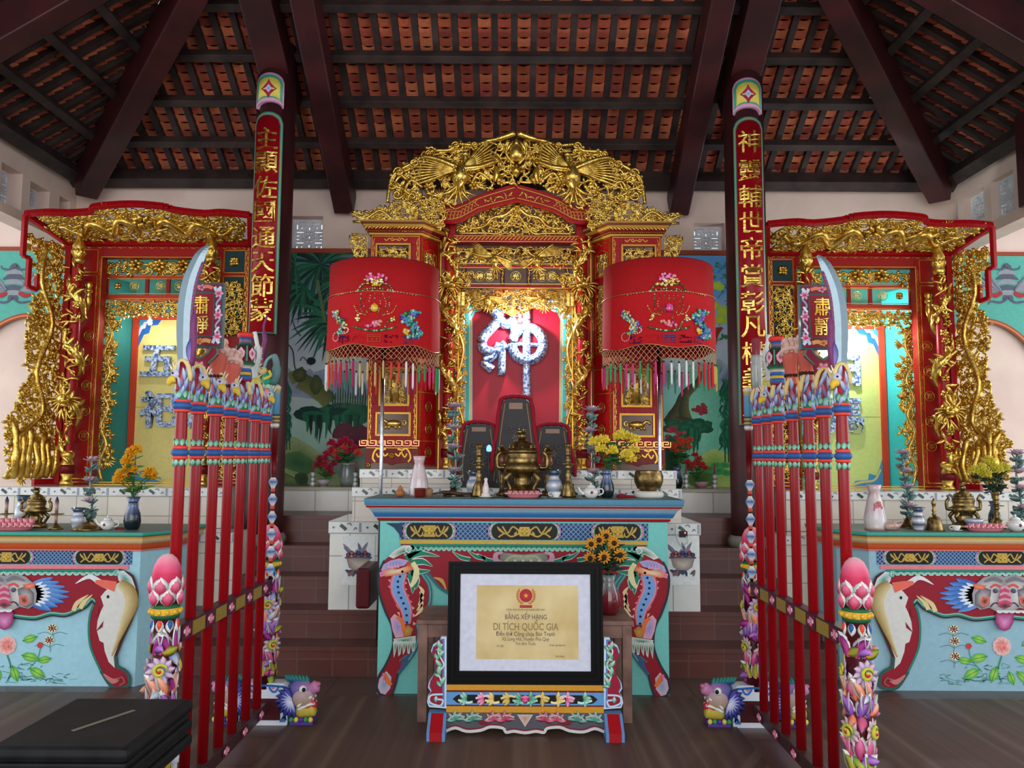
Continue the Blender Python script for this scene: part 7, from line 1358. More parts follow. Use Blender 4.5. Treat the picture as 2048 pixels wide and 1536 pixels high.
# ================================================================ PARASOL LANTERNS
def parasol(px, jewel, label, seed, order):
    Y = 5.98; rr = random.Random(seed); c = P(px, 700, Y); cx = c.x; R0 = X_(px+108, Y, 620)-X_(px, Y, 620)
    zt, zb_ = Z_(541, Y, px), Z_(705, Y, px); t = thing('parasol_lantern', label, 'lantern', (cx, Y, 0), 'embroidered red cylinder parasols')
    g = MB(); g.cyl((cx, Y, .0), (cx, Y, zt-.02), .014, .014, 14); g.build('pole', STEEL, t)
    g = MB(C(120, 118, 114)); g.lathe([(.16, 0), (.16, .02), (.03, .04), (.02, .1)], (cx, Y, 0), 20); g.build('pole_base', PAINT, t)
    fab = C(176, 8, 16); g = MB(fab); n = 96; rows = []
    def cyl(mb, r0, r1, z0, z1, wav=0, m=1, col=None, rip=.0016):
        rows = []
        for j in range(m+1):
            f_ = j/m; rows.append([mb.V((cx+cos(2*pi*k/n)*(r0+(r1-r0)*f_+rip*sin(k*2.9)*(1 if k % 3 else -.6)), Y+sin(2*pi*k/n)*(r0+(r1-r0)*f_+rip*sin(k*2.9)), z0+(z1-z0)*f_+(wav*sin(2*pi*k/n*6+.8) if j == 0 else 0)), col) for k in range(n)])
        for A, B in zip(rows, rows[1:]):
            for k in range(n): mb.F((A[k], A[(k+1) % n], B[(k+1) % n], B[k]), True)
        return rows
    zv = Z_(583, Y-R0, px)
    rows = cyl(g, R0, R0*1.0, zb_, zt, .012, 3); rows2 = cyl(g, R0-.004, R0-.004, zb_, zt, .012, 1)
    top = g.V((cx, Y, zt+.012)); tr = rows[-1]
    for k in range(n): g.F((tr[k], tr[(k+1) % n], top), True)
    g.build('shade', FABRIC, t); g = MB(C(190, 10, 20)); cyl(g, R0+.012, R0+.006, zb_-.005, zv, .014, 2, rip=.0022); g.build('lower_skirt', FABRIC, t)
    g = MB(C(206, 160, 110))
    for z_, a in ((zv, 0), (zb_-.005, .014)): g.tube([(cx+cos(2*pi*k/n)*(R0+.014), Y+sin(2*pi*k/n)*(R0+.014), z_+a*sin(2*pi*k/n*6+.8)) for k in range(n+1)], .0035, 5, cap=False)
    g.build('gold_piping', METALP, t); g = MB(DRED); g.tube([(cx+cos(2*pi*k/24)*(R0-.01), Y+sin(2*pi*k/24)*(R0-.01), zt) for k in range(25)], .008, 6, cap=False)
    for k in range(3): a = k*pi/3; g.cyl((cx-cos(a)*R0, Y-sin(a)*R0, zt-.01), (cx+cos(a)*R0, Y+sin(a)*R0, zt-.01), .005, .005, 6)
    g.build('wire_frame', PAINT, t)
    # netting and tassels
    g = MB(C(214, 176, 130)); m_ = 66; h = .03; zn = zb_-.01
    ring = lambda k, j: Vector((cx+cos(2*pi*(k+.5*(j % 2))/m_)*(R0+.01), Y+sin(2*pi*(k+.5*(j % 2))/m_)*(R0+.01), zn-j*h/1.4+.014*sin(2*pi*k/m_*6+.8)*(1-j/7)))
    for j in range(5):
        for k in range(m_):
            if (k//6) % 3 == 2 and j > 3: continue
            p_ = ring(k, j); g.bar(p_, ring(k, j+1), .0022, .0022); g.bar(p_, ring(k-1 if j % 2 == 0 else k+1, j+1), .0018, .0018)
    g.build('net_fringe', MATTE, t)['kind'] = 'stuff'
    pal = [WHITE, C(226, 226, 222), C(226, 70, 40), C(206, 30, 60), C(190, 30, 90), C(206, 170, 110), C(206, 170, 110), C(226, 70, 40), WHITE, C(60, 150, 90), C(214, 60, 120), C(60, 150, 90)] if order == 0 else [C(214, 40, 110), C(60, 160, 100), C(60, 160, 100), C(214, 60, 120), C(60, 150, 90), C(206, 60, 120), WHITE, WHITE, C(214, 30, 50), C(214, 30, 50), C(214, 176, 90), C(214, 176, 90)]
    nt_ = 48
    for k in range(nt_):
        a = 2*pi*k/nt_+.03; x, y = cx+cos(a)*(R0+.01), Y+sin(a)*(R0+.01); z_ = zn-.105+rr.uniform(-.012, .012); L = rr.uniform(.13, .19); c_ = pal[((k+24)//2) % len(pal)]
        g = MB(c_); g.tube([(x, y, zn-.06), (x, y, z_)], .0015, 4, C(190, 150, 110)); g.lathe([(.003, -L), (.0075, -L*.9), (.0085, -.03), (.007, -.012), (.004, 0)], (x, y, z_), 7); g.ball((x, y, z_+.004), .008, 6, C(40, 30, 30)); g.build('tassel', FABRIC, t)
    # sequin embroidery wrapped on the skirt
    def S(mb, u, v, r=.0045, col=None): a = -pi/2+u/(R0+.016); r *= 1.45; mb.ball((cx+cos(a)*(R0+.018), Y+sin(a)*(R0+.018), v), (r, r, r), 5, col)
    def line(mb, pts, step, r, col):
        pts = crom([(p_[0], p_[1], 0) for p_ in pts], 8); acc = 0; last = pts[0]; S(mb, last.x, last.y, r, col() if callable(col) else col)
        for p_ in pts[1:]:
            if (p_-last).length > step: S(mb, p_.x, p_.y, r, col() if callable(col) else col); last = p_
    zc = (zb_+zv)/2+.0; hgt = zv-zb_; u0 = 0.0
    gr = lambda: rr.choice([C(20, 110, 50), C(60, 170, 90), C(190, 226, 190), C(16, 70, 40)]); gd = lambda: rr.choice([C(214, 170, 50), C(240, 214, 110), C(250, 240, 190)]); bl = lambda: rr.choice([C(30, 70, 180), C(40, 150, 200), C(150, 90, 200), C(60, 190, 150)]); pk = lambda: rr.choice([C(226, 60, 140), C(240, 150, 190)])
    g = MB()
    for k in range(-2, 3): line(g, [(k*.028, zv-.02), (k*.04, zv-.09), (k*.026, zv-.15)], .011, .003, gr)
    line(g, [(-.13, zv+.0), (-.09, zv+.05), (-.04, zv+.05)], .009, .0045, gr); line(g, [(.13, zv+.0), (.09, zv+.05), (.04, zv+.05)], .009, .0045, gr); line(g, [(-.13, zv+.005), (0, zv+.02), (.13, zv+.005)], .012, .004, gr)
    line(g, [(-.1, zv-.02), (-.1, zv-.12), (-.07, zv-.17)], .011, .0035, gr); line(g, [(.1, zv-.02), (.1, zv-.12), (.07, zv-.17)], .011, .0035, gr)
    line(g, [(-.15, zb_+.13), (-.08, zb_+.11), (0, zb_+.1), (.08, zb_+.11), (.15, zb_+.13)], .008, .005, gr); line(g, [(.05, zb_+.11), (.03, zb_+.17), (.02, zb_+.2)], .01, .004, gr); line(g, [(.07, zb_+.115), (.09, zb_+.16), (.12, zb_+.19)], .01, .004, gr)
    g.build('green_beadwork', GLASSY, t); g = MB()
    line(g, [(-.15, zv-.1), (-.12, zv-.15), (-.06, zv-.17)], .009, .004, gd); line(g, [(.15, zv-.1), (.12, zv-.15), (.06, zv-.17)], .009, .004, gd); line(g, [(-.3, zv-.01), (-.14, zv+.002), (0, zv+.004), (.14, zv+.002), (.3, zv-.01)], .018, .0038, gd)
    for k in range(26): S(g, rr.gauss(0, .03), zv+.06+rr.uniform(-.02, .03), .009, gd())
    for k in (-.12, .13): 
        for q_ in range(7): S(g, k+rr.gauss(0, .01), zb_+.19+rr.gauss(0, .01), .008, gd())
    for q_ in range(12): a = q_*.52; line(g, [(-.25+.02*cos(a), 0+zb_+.1)]*2, .1, .004, gd)
    g.build('gold_beadwork', METALP, t); g = MB()
    for k in range(30): S(g, rr.gauss(0, .04), zv+.095+rr.uniform(-.02, .03), .008, pk())
    for k in range(16): S(g, rr.gauss(0, .025), zb_+.14+rr.uniform(-.01, .03), .009, C(236, 150, 130) if k % 2 else pk())
    for q_ in range(14): a = q_*.45; S(g, -.235+.04*cos(a), zb_+.11+.022*sin(a), .0045, C(240, 200, 200))
    for q_ in range(14): a = q_*.45; S(g, -.32+.035*cos(a), zb_+.07+.03*sin(a), .0045, C(236, 150, 150))
    g.build('pink_beadwork', GLASSY, t); g = MB()
    # the flanking dragon and phoenix of blue-green sequins
    for k in range(190): f_ = k/190; S(g, .275+.04*sin(f_*7)+rr.gauss(0, .026), zb_+.06+f_*.2, rr.uniform(.005, .01), bl() if rr.random() < .6 else gr())
    for k in range(10): S(g, .2+rr.gauss(0, .008), zb_+.2+rr.gauss(0, .008), .007, C(40, 60, 160))
    for k in range(12): S(g, .23+rr.gauss(0, .014), zb_+.1+rr.gauss(0, .012), .008, gd())
    for k in range(110): f_ = k/110; S(g, -.29+.045*sin(f_*5)+rr.gauss(0, .02), zb_+.09+f_*.17, rr.uniform(.004, .008), (gr, bl, gd)[k % 3]())
    g.build('sequin_dragon', GLASSY, t); g = MB()
    for bx, col in ((-.24, C(60, 40, 120)), (-.12, C(226, 60, 60)), (0, C(236, 120, 80) if order == 0 else C(110, 120, 190)), (.12, C(90, 30, 90)), (.24, C(60, 110, 190))):
        for a in range(9):
            for b in range(5):
                if (a in (0, 8) or b in (0, 4) or (a*b) % 3 == 0) and (abs(bx) < .05 or rr.random() < .45): S(g, bx+(a-4)*.0105, zb_+.045+(b-2)*.0115, .0038, col)
    g.build('sequin_characters', METALP, t); g = MB(); a = -pi/2; M0 = g.M
    for k in range(1): g.ball((cx, Y-R0-.02, zv-.12), (.028, .012, .03), 14, C(226, 170, 30) if jewel == 'gold' else C(206, 30, 120))
    for k in range(22): a = rr.uniform(0, 6.3); d_ = rr.uniform(0, .024); g.ball((cx+cos(a)*d_, Y-R0-.03, zv-.12+sin(a)*d_*1.05), .0045, 5, C(250, 226, 120) if jewel == 'gold' else C(246, 130, 200))
    g.build('centre_jewel', GLASSY, t); return t
parasol(767, 'gold', 'red embroidered cylinder parasol with a yellow centre jewel, left of the main shrine', 3, 0)
parasol(1317, 'pink', 'red embroidered cylinder parasol with a pink centre jewel, right of the main shrine', 4, 1)
# ================================================================ DESK, FRAMED CERTIFICATE AND ITS STAND
dk = thing('wooden_desk', 'plain brown wooden desk behind the framed certificate', 'desk', (X_(1050, 4.8), 4.98, 0)); YD = 4.8
xa, xb = X_(836, YD, 1300), X_(1264, YD, 1300); zd = Z_(1241, YD, 1050)
g = MB(); g.box(xa-.01, xb+.01, YD-.01, 5.26, zd-.025, zd); g.build('desktop', DESKW, dk, .004); g = MB(); g.box(xa+.04, xb-.04, YD+.01, YD+.03, zd-.1, zd-.025); g.box(xa+.005, xa+.025, YD+.05, 5.2, zd-.1, zd-.025); g.box(xb-.025, xb-.005, YD+.05, 5.2, zd-.1, zd-.025); g.box(xa+.02, xb-.02, 5.2, 5.22, zd-.35, zd-.025); g.build('desk_apron', DESKW, dk)
for x in (xa, xb-.055):
    for y in (YD, 5.19): g = MB(); g.box(x, x+.055, y, y+.05, 0, zd-.025); g.build('leg', DESKW, dk, .003)
YF2 = 4.62
cs = thing('certificate_stand', 'low painted stand with scrolled side brackets holding the black framed certificate', 'stand', (X_(1050, YF2), YF2, 0)); cX = X_(1050, YF2, 1400)
def fq(px, py, Y=YF2): return p2(px, py, Y)
hwf = (X_(1205, YF2, 1250)-X_(895, YF2, 1250))/2
zr0, zr1 = Z_(1422, YF2, 1050), Z_(1367, YF2, 1050)
g = MB(); b = FP(YF2-.03); g.M = b; w = hwf
g.rect(cX-w, zr0, cX+w, zr1, -.06, 0, C(206, 146, 40)); g.rect(cX-w, zr0+.035, cX+w, zr1-.03, 0, .004, DRED); g.rect(cX-w, zr0+.043, cX+w, zr1-.038, 0, .007, C(96, 150, 206))
zc = (zr0+zr1)/2; hh = (zr1-zr0)/2-.052
g.poly([(cX-w*.92, zc), (cX-w*.87, zc+hh*.8), (cX-w*.84, zc+hh), (cX+w*.84, zc+hh), (cX+w*.87, zc+hh*.8), (cX+w*.92, zc), (cX+w*.87, zc-hh*.8), (cX+w*.84, zc-hh), (cX-w*.84, zc-hh), (cX-w*.87, zc-hh*.8)], 0, .009, BLACK)
for s in (-1, 1):
    for i, (fx, c1, c2) in enumerate(((.78, C(30, 150, 120), C(200, 236, 220)), (.56, C(226, 60, 130), C(244, 200, 220)), (.44, C(226, 190, 90), C(244, 226, 160)), (.24, C(206, 170, 70), C(236, 210, 130)), (.09, C(40, 140, 100), C(150, 210, 190)))):
        x = cX+s*w*fx
        for k in range(4): a = (0 if s > 0 else pi)+(-1.2+.8*k); g.leaf((x-s*.015, zc), a, .044, .028, .005, s*(.6 if k % 2 else -.6), .009, c1, c2, 4)
        g.rib([(x-s*.05, zc+(hh*.6 if i % 2 else -hh*.6)), (x-s*.02, zc+(hh*.8 if i % 2 else -hh*.8)), (x+s*.03, zc+(hh*.2 if i % 2 else -hh*.2))], .012, .012, c2)
g.leaf((cX, zc-hh*.9), pi/2, hh*1.9, .05, .006, 0, .01, C(226, 50, 120), C(240, 160, 190)); g.leaf((cX, zc+hh*.9), -pi/2, hh*1.1, .07, .006, 0, .011, C(236, 130, 180), C(226, 50, 120)); g.build('painted_rail', PAINT, cs, 0)
g = MB(C(120, 116, 120)); g.M = FP(YF2-.05); zl0, zl1 = Z_(1462, YF2-.02, 1050), zr0
sh_ = [(0, .3), (.04, .18), (.1, .1), (.16, .2), (.22, .25), (.3, .25), (.36, .0), (.4, .12), (.5, -.0)]
pts = [(cX-w+2*w*a, zl0+(zl1-zl0)*b_*1.0-.012*0) for a, b_ in ((0, .05), (.06, .22), (.13, .04), (.22, .1), (.28, .28), (.36, .22), (.38, 0), (.43, .06), (.5, -.02))]; pts = pts+[(2*cX-a, b_) for a, b_ in pts[::-1][1:]]
g.M = FP(YF2-.04); g.poly([(cX-w, zl1)]+pts+[(cX+w, zl1)], -.015, 0, C(84, 82, 92)); g.rib(pts, .016, .003, C(206, 204, 200), n=3); g.rib([(a, b_+.012) for a, b_ in pts], .008, .002, C(120, 30, 44), n=3)
for s in (-1, 1):
    for fx, c1, c2 in ((.25, C(176, 40, 80), C(214, 130, 150)), (.4, C(190, 60, 90), C(206, 150, 160)), (.66, C(60, 130, 110), C(150, 190, 180)), (.88, C(60, 140, 116), C(160, 200, 190))):
        x = cX+s*w*fx
        for k in range(5): g.leaf((x, (zl0+zl1)/2+.012), -.2+k*.75 if s > 0 else pi+.2-k*.75, .055, .026, .004, s*.6, .001, c1, c2, 4)
        g.rib([(x-s*.05, zl1-.02), (x, zl1-.01), (x+s*.04, zl1-.035)], .008, .004, C(190, 186, 180))
    g.gpoly([(cX+s*w*.52, (zl0+zl1)/2+.02), (cX+s*w*.47, (zl0+zl1)/2-.01), (cX+s*w*.55, (zl0+zl1)/2-.015), (cX+s*w*.6, (zl0+zl1)/2)], C(130, 24, 40), C(110, 20, 36), .002)
g.gpoly([(cX-.045, zl1-.005), (cX, zl0+.03), (cX+.045, zl1-.005)], C(190, 130, 110), C(200, 190, 180), .005); g.build('carved_apron', PAINT, cs)
for s in (-1, 1):
    g = MB(); xk = X_(872, 4.5, 1470)-cX if s < 0 else X_(1230, 4.5, 1470)-cX; xk = cX+s*abs(xk)
    g.box(xk-.05, xk+.05, YF2-.14, YF2+.14, 0, .05, C(96, 140, 190)); g.M = Matrix(((1, 0, 0, xk), (0, -.0, -1, 0), (0, 1, 0, 0), (0, 0, 0, 1))); g.M = Matrix.Identity(4)
    i = [g.V(p_, C(96, 140, 190)) for p_ in ((xk-.05, YF2-.14, .05), (xk+.05, YF2-.14, .05), (xk+.05, YF2-.04, zr0), (xk-.05, YF2-.04, zr0), (xk-.05, YF2+.1, .05), (xk+.05, YF2+.1, .05), (xk+.05, YF2+.02, zr0), (xk-.05, YF2+.02, zr0))]
    for q_ in ((0, 1, 2, 3), (5, 4, 7, 6), (4, 0, 3, 7), (1, 5, 6, 2), (3, 2, 6, 7)): g.F([i[k] for k in q_])
    i = [g.V(p_, C(160, 8, 20)) for p_ in ((xk-.034, YF2-.143, .0), (xk+.034, YF2-.143, .0), (xk+.034, YF2-.143, .052), (xk-.034, YF2-.143, .052), (xk+.034, YF2-.044, zr0), (xk-.034, YF2-.044, zr0))]; g.F(i[:4]); g.F((i[3], i[2], i[4], i[5])); g.build('foot', PAINT, cs)
    # scrolled bracket
    side = [(893, 1274), (882, 1274), (880, 1282), (866, 1290), (862, 1302), (868, 1318), (872, 1340), (866, 1352), (858, 1364), (856, 1375), (862, 1384), (856, 1392), (854, 1404), (858, 1414), (893, 1417)]
    pts = [fq(*p_, YF2-.03) for p_ in side]; cc_ = X_(1050, YF2, 1300); pts = [(cX+s*(cX-p_[0]), p_[1]) for p_ in pts]
    g = MB(C(206, 222, 236), FP(YF2-.03)); g.poly(pts, -.03, 0)
    ctr = (sum(p_[0] for p_ in pts)/len(pts), sum(p_[1] for p_ in pts)/len(pts)); sc_ = lambda k: [(p_[0]+(ctr[0]-p_[0])*k*1.6+s*0, p_[1]+(ctr[1]-p_[1])*k*.45) for p_ in pts]
    g.poly(sc_(.1), 0, .002, C(90, 130, 190)); g.poly(sc_(.2), 0, .004, C(150, 16, 50))
    T = lambda px, py: (cX+s*(cX-fq(px, py, YF2-.03)[0]), fq(px, py, YF2-.03)[1])
    for x, y, a in ((884, 1300, 2.2), (876, 1318, 1.2), (886, 1334, 2.6), (880, 1352, 1.9), (882, 1372, 1.4)):
        a = a if s < 0 else pi-a; g.leaf(T(x, y), a, .06, .03, .005, .7*s, .004, C(30, 150, 110), C(200, 236, 220)); g.leaf(T(x, y), a+1.1, .04, .022, .005, .7*s, .004, C(200, 236, 220), C(30, 150, 110))
    g.rib([T(885, 1288), T(876, 1300), T(882, 1316), T(888, 1330), T(878, 1345), T(884, 1365)], .007, .006, C(226, 230, 226)); g.rib([T(886, 1388), T(862, 1390), T(860, 1404), T(880, 1411), T(886, 1400), T(874, 1398)], .01, .006, C(190, 214, 236)); g.leaf(T(872, 1404), pi/2, .035, .026, .005, 0, .005, C(60, 170, 140), C(214, 240, 226)); g.build('scroll_bracket', PAINT, cs)
# framed certificate leaning slightly back on the stand rail
cf = thing('framed_certificate', 'certificate in a wide black frame with white mat standing on the painted stand', 'picture frame', (cX, YF2, zr1))
z0, z1 = zr1+.001, Z_(1123, YF2+.03, 1050); tl = .05
Mf = FRM((cX, YF2-.01, z0), (1, 0, 0), (0, tl, 1)); H = (z1-z0); W2 = hwf+.0
g = MB(C(6, 6, 9), Mf); fw = .068
def rail(o, i, za, zb2): 
    for (x0, x1, y0, y1) in ((-W2+o, W2-o, o, i), (-W2+o, W2-o, H-i, H-o), (-W2+o, -W2+i, i, H-i), (W2-i, W2-o, i, H-i)): g.rect(x0, y0, x1, y1, za, zb2)
rail(0, .014, -.02, .02); rail(.014, .02, -.02, .012); rail(.02, .04, -.02, .018); rail(.04, .047, -.02, .01); rail(.047, fw, -.02, .006); g.build('black_frame', newfr := paintmat('black_frame_lacquer', .45, spec=.12), cf)
g = MB(C(214, 216, 232), Mf); g.rect(-W2+.04, .04, W2-.04, H-.04, -.012, -.004); g.build('white_mat', MATTE, cf)
def cp(px, py): p_ = fq(px, py, YF2); return (p_[0]-cX, (p_[1]-z0))
a0, a1 = cp(952, 1318), cp(1157, 1172); g = MB(C(214, 190, 130), Mf)
m, nt, b = newmat('aged_certificate_paper', .7); r_ = N(nt, 'ShaderNodeValToRGB'); no = noise_vec(nt, 5); r_.color_ramp.elements[0].color = C(206, 176, 116); r_.color_ramp.elements[1].color = C(230, 210, 158); r_.color_ramp.elements[0].position = .3; r_.color_ramp.elements[1].position = .7; nt.links.new(no.outputs['Fac'], r_.inputs[0]); nt.links.new(r_.outputs[0], b.inputs['Base Color'])
g.rect(a0[0], a0[1], a1[0], a1[1], -.004, -.003); paper = g.build('certificate_paper', m, cf)
g = MB(M=Mf); INK = C(96, 84, 70); e = cp(1052, 1192)
g.gpoly([(e[0]+cos(a*pi/10)*.037, e[1]+sin(a*pi/10)*.037) for a in range(20)], C(190, 40, 50), C(176, 44, 54), -.0022)
st5 = [(e[0]+cos(pi/2+k*pi/5)*(.016 if k % 2 == 0 else .006), e[1]+sin(pi/2+k*pi/5)*(.016 if k % 2 == 0 else .006)) for k in range(10)]; g.gpoly(st5, YEL, YEL, -.0018, e)
for s in (-1, 1):
    for k in range(7): a = -pi/2+s*(.25+k*.28); g.leaf((e[0]+cos(a)*.042, e[1]+sin(a)*.042), a+s*1.2, .026, .012, .0004, 0, -.0022, C(206, 150, 70), C(190, 110, 60), 3, False)
g.rect(e[0]-.035, e[1]-.068, e[0]+.035, e[1]-.052, -.0028, -.002, C(176, 60, 50)); g.build('red_emblem', MATTE, paper)
g = MB(INK, Mf)
for txt, px, py, sz, col, bd in (('CỘNG HÒA XÃ HỘI CHỦ NGHĨA VIỆT NAM', 1051, 1220, .014, INK, 0), ('BẰNG XẾP HẠNG', 1052, 1233, .038, C(84, 80, 84), 0), ('DI TÍCH QUỐC GIA', 1052, 1251, .054, C(150, 130, 80), .012), ('Đền thờ Công chúa Bàn Tranh', 1051, 1268, .034, C(84, 78, 76), 0), ('Xã Long Hải, Huyện Phú Quý', 1051, 1279, .028, C(96, 88, 84), 0), ('Tỉnh Bình Thuận', 1051, 1288, .022, C(110, 100, 90), 0), ('Hà Nội, ngày tháng năm', 1115, 1291, .012, INK, 0), ('Bộ trưởng', 1120, 1313, .014, INK, 0), ('Số / QĐ', 1000, 1292, .014, INK, 0)):
    x, y = cp(px, py); col_ = col; g.text(txt, x, y, sz, -.0028, .0008, col_, bd, .78)
g.build('certificate_lettering', MATTE, paper)
m, nt, b = newmat('picture_glass', .04); b.inputs['Transmission Weight'].default_value = 1; b.inputs['IOR'].default_value = 1.45; b.inputs['Alpha'].default_value = .05; b.inputs['Specular IOR Level'].default_value = .3
g = MB(M=Mf); g.rect(-W2+.045, .045, W2-.045, H-.045, .001, .003); g.build('glass_pane', m, cf)
# black bench at the lower left
zB = .62; yb0, yb1 = 2.62, 3.16
c0, c1, c2 = X_(384, yb1, 1397), X_(150, yb1, 1393), X_(264, yb0, 1494)
bn = thing('black_bench', 'low black padded bench with ribbed sides at the lower left corner', 'bench', ((c0+c1)/2, (yb0+yb1)/2, 0))
g = MB(); xr_b = (c0+c2)/2; g.box(c1, xr_b, yb0, yb1, zB-.05, zB); g.build('seat_top', PLAST, bn, .022)
g = MB(); g.box(c1+.012, xr_b-.012, yb0+.012, yb1-.012, zB-.075, zB-.05); g.box(c1+.004, xr_b-.004, yb0+.004, yb1-.004, zB-.11, zB-.075); g.build('ribbed_side', PLAST, bn, .008)
g = MB(); g.box(c1+.012, xr_b-.012, yb0+.012, yb1-.012, zB-.13, zB-.11); g.box(c1+.002, xr_b-.002, yb0+.002, yb1-.002, zB-.17, zB-.13); g.build('lower_cushion', PLAST, bn, .01)
for x in (c1+.05, xr_b-.05):
    for y in (yb0+.05, yb1-.05): g = MB(C(180, 184, 190)); g.cyl((x, y, 0), (x, y, zB-.17), .011, .011, 10); g.cyl((x, y, zB-.22), (x, y, zB-.17), .017, .017, 10, C(214, 218, 224)); g.build('leg', PAINT, bn)
a = P(112, 1463, 2.9); g = MB(C(120, 112, 96)); va = [RM.to_3x3() @ Vector(((px-1024)/FOC, -(py-768)/FOC, -1)) for px, py in ((145, 1462), (268, 1421))]; va = [Vector((d.x*(zB-CAMZ)/d.z, d.y*(zB-CAMZ)/d.z, zB+.001)) for d in va]; g.bar(va[0], va[1], .014, .002); g.build('tape_strip', MATTE, bn)
# maroon drum end beside the table
g = MB(); c_ = P(745, 1158, 5.9); g.tube([(c_.x-.02, 5.56, c_.z), (c_.x-.02, 5.94, c_.z)], .0, 4) if False else None
w_ = MB(C(84, 18, 26)); w_.box(c_.x-.045, c_.x+.05, 5.5, 5.9, c_.z-.14, c_.z+.13); tag(w_.build('wooden_box', LACQ, None, .02), 'dark maroon wooden box hung on the left side of the central table', 'box')
# ================================================================ OFFERINGS
def on(px, py, z):                       # point on a horizontal surface of height z seen at (px,py)
    d = RM.to_3x3() @ Vector(((px-1024)/FOC, -(py-768)/FOC, -1)); t = (z-CAMZ)/d.z; return Vector((d.x*t, d.y*t, z))
def onY(px, Y, z): return Vector((P(px, 950, Y).x, Y, z))
def m_per(Y): return Y*1.0/1600
def lathe_thing(name, label, cat, p, parts, group=None):
    t = thing(name, label, cat, p, group)
    for pn, prof, mat, seg in parts: g = MB(); g.lathe(prof, p, seg); g.build(pn, mat, t)
    return t
def bloom(t, c, r, cols, seed, kind='mum'):
    rr = random.Random(seed); g = MB()
    if kind == 'mum':
        for k in range(70):
            u = rr.uniform(-.5, 1); a = k*2.4; n = Vector((cos(a)*sqrt(1-u*u*.9), sin(a)*sqrt(1-u*u*.9), u)).normalized(); x = n.orthogonal().normalized(); g.M = FRM(Vector(c)+n*r*.35, n, x); g.leaf((0, 0), 0, r*.75, r*.34, r*.1, .5, 0, cols[0], cols[1], 3)
        g.M = Matrix.Identity(4); g.ball(c, r*.5, 8, cols[0])
    else:
        for k in range(12): a = k*.5236; g.M = FRM(Vector(c), (cos(a), -.15, sin(a)), (-sin(a), 0, cos(a))); g.leaf((0, 0), 0, r, r*.42, r*.08, 0, 0, cols[0], cols[1], 4)
        g.M = Matrix.Identity(4); g.ball((c[0], c[1]-.01, c[2]), (r*.38, r*.2, r*.38), 8, cols[2])
    g.build('flower_head', MATTE, t)
def bouquet(label, base, heads, cols, r, seed, cat='flowers', leafc=(C(24, 70, 34), C(60, 120, 50)), kind='mum', group=None, leaves=30, name='flower_bouquet'):
    rr = random.Random(seed); t = thing(name, label, cat, base, group); b = Vector(base)
    g = MB(C(50, 96, 44))
    for h in heads: h = Vector(h); g.tube(crom([b, b+Vector(((h.x-b.x)*.3, (h.y-b.y)*.3, (h.z-b.z)*.55)), h-Vector((0, 0, r*.3))], 4), .0035, 5)
    g.build('stem', PAINT, t); g = MB()
    for k in range(leaves):
        h = Vector(rr.choice(heads)); f_ = rr.uniform(.25, .85); p_ = b+(h-b)*f_; a = rr.uniform(0, 6.3); g.M = FRM(p_, (cos(a), sin(a)*.8, rr.uniform(-.2, .6)), (-sin(a), cos(a), .5)); g.leaf((0, 0), 0, rr.uniform(.05, .09), .035, .006, rr.uniform(-.5, .5), 0, leafc[0], leafc[1], 4)
    g.build('foliage', MATTE, t)
    for k, h in enumerate(heads): bloom(t, h, r*rr.uniform(.88, 1.1), cols if not isinstance(cols[0], list) else cols[k % len(cols)], seed+k, kind)
    return t
WG_, DB, NG = C(226, 226, 222), C(44, 60, 110), C(16, 34, 40)
# ---- ceramic lotus candelabra (stacked purple lotuses and green leaves)
def lotus_tree(label, p, H, seed, group='ceramic lotus stands', bends=0.0):
    rr = random.Random(seed); t = thing('lotus_stand', label, 'ornament', p, group)
    g = MB(); g.lathe([(.075, 0, C(70, 60, 44)), (.07, .012, C(84, 70, 50)), (.035, .03, C(96, 80, 56)), (.014, .07, C(90, 76, 50)), (.008, .08, C(90, 76, 50))], p, 18); g.build('stand_base', BRASS, t)
    g = MB(C(70, 110, 96)); pts = crom([p+Vector((0, 0, .06)), p+Vector((.012, 0, H*.35)), p+Vector((-.01, 0, H*.65)), p+Vector((bends, 0, H*.93))], 6); g.tube(pts, .008, 7); g.build('stem', GLASSY, t)
    n = max(3, int(H/.14)); g = MB()
    for i in range(n*2):
        z = H*(.14+.8*i/(n*2)); q_ = pts[min(len(pts)-1, int(i/(n*2)*len(pts)))]
        for k in range(7): a = rr.uniform(0, 6.3); g.M = FRM(q_+Vector((0, 0, rr.uniform(-.02, .02))), (cos(a), sin(a), rr.uniform(-.1, .8)), (-sin(a), cos(a), .9)); g.leaf((0, 0), 0, rr.uniform(.045, .075), .045, .006, .6, 0, rr.choice([C(40, 84, 76), C(80, 110, 116), C(60, 60, 70)]), C(120, 156, 150), 4)
    g.build('ceramic_leaves', GLASSY, t)
    for i in range(n):
        f_ = (i+1)/n; q_ = pts[min(len(pts)-1, int(f_*(len(pts)-1)))]; r = .062 if i == n-1 else .054; g = MB(); off = Vector((rr.uniform(-.012, .012), -.02, 0)) if i < n-1 else Vector((0, 0, 0))
        for ring, (m_, lift, L) in enumerate(((8, .35, 1), (7, .9, .85), (5, 1.8, .7))):
            for k in range(m_): a = 2*pi*k/m_+ring*.4; d_ = Vector((cos(a), sin(a), lift)).normalized(); g.M = FRM(q_+off, d_, Vector((-sin(a), cos(a), 0))); g.leaf((0, 0), 0, r*1.15*L, r*.62, .006, 0, 0, C(120, 84, 110), C(206, 176, 186) if ring else C(176, 150, 176), 4)
        g.M = Matrix.Identity(4); g.ball(q_+off+Vector((0, 0, r*.45)), (.012, .012, .014), 6, C(160, 60, 80)); g.build('lotus_flower', GLASSY, t)
    return t
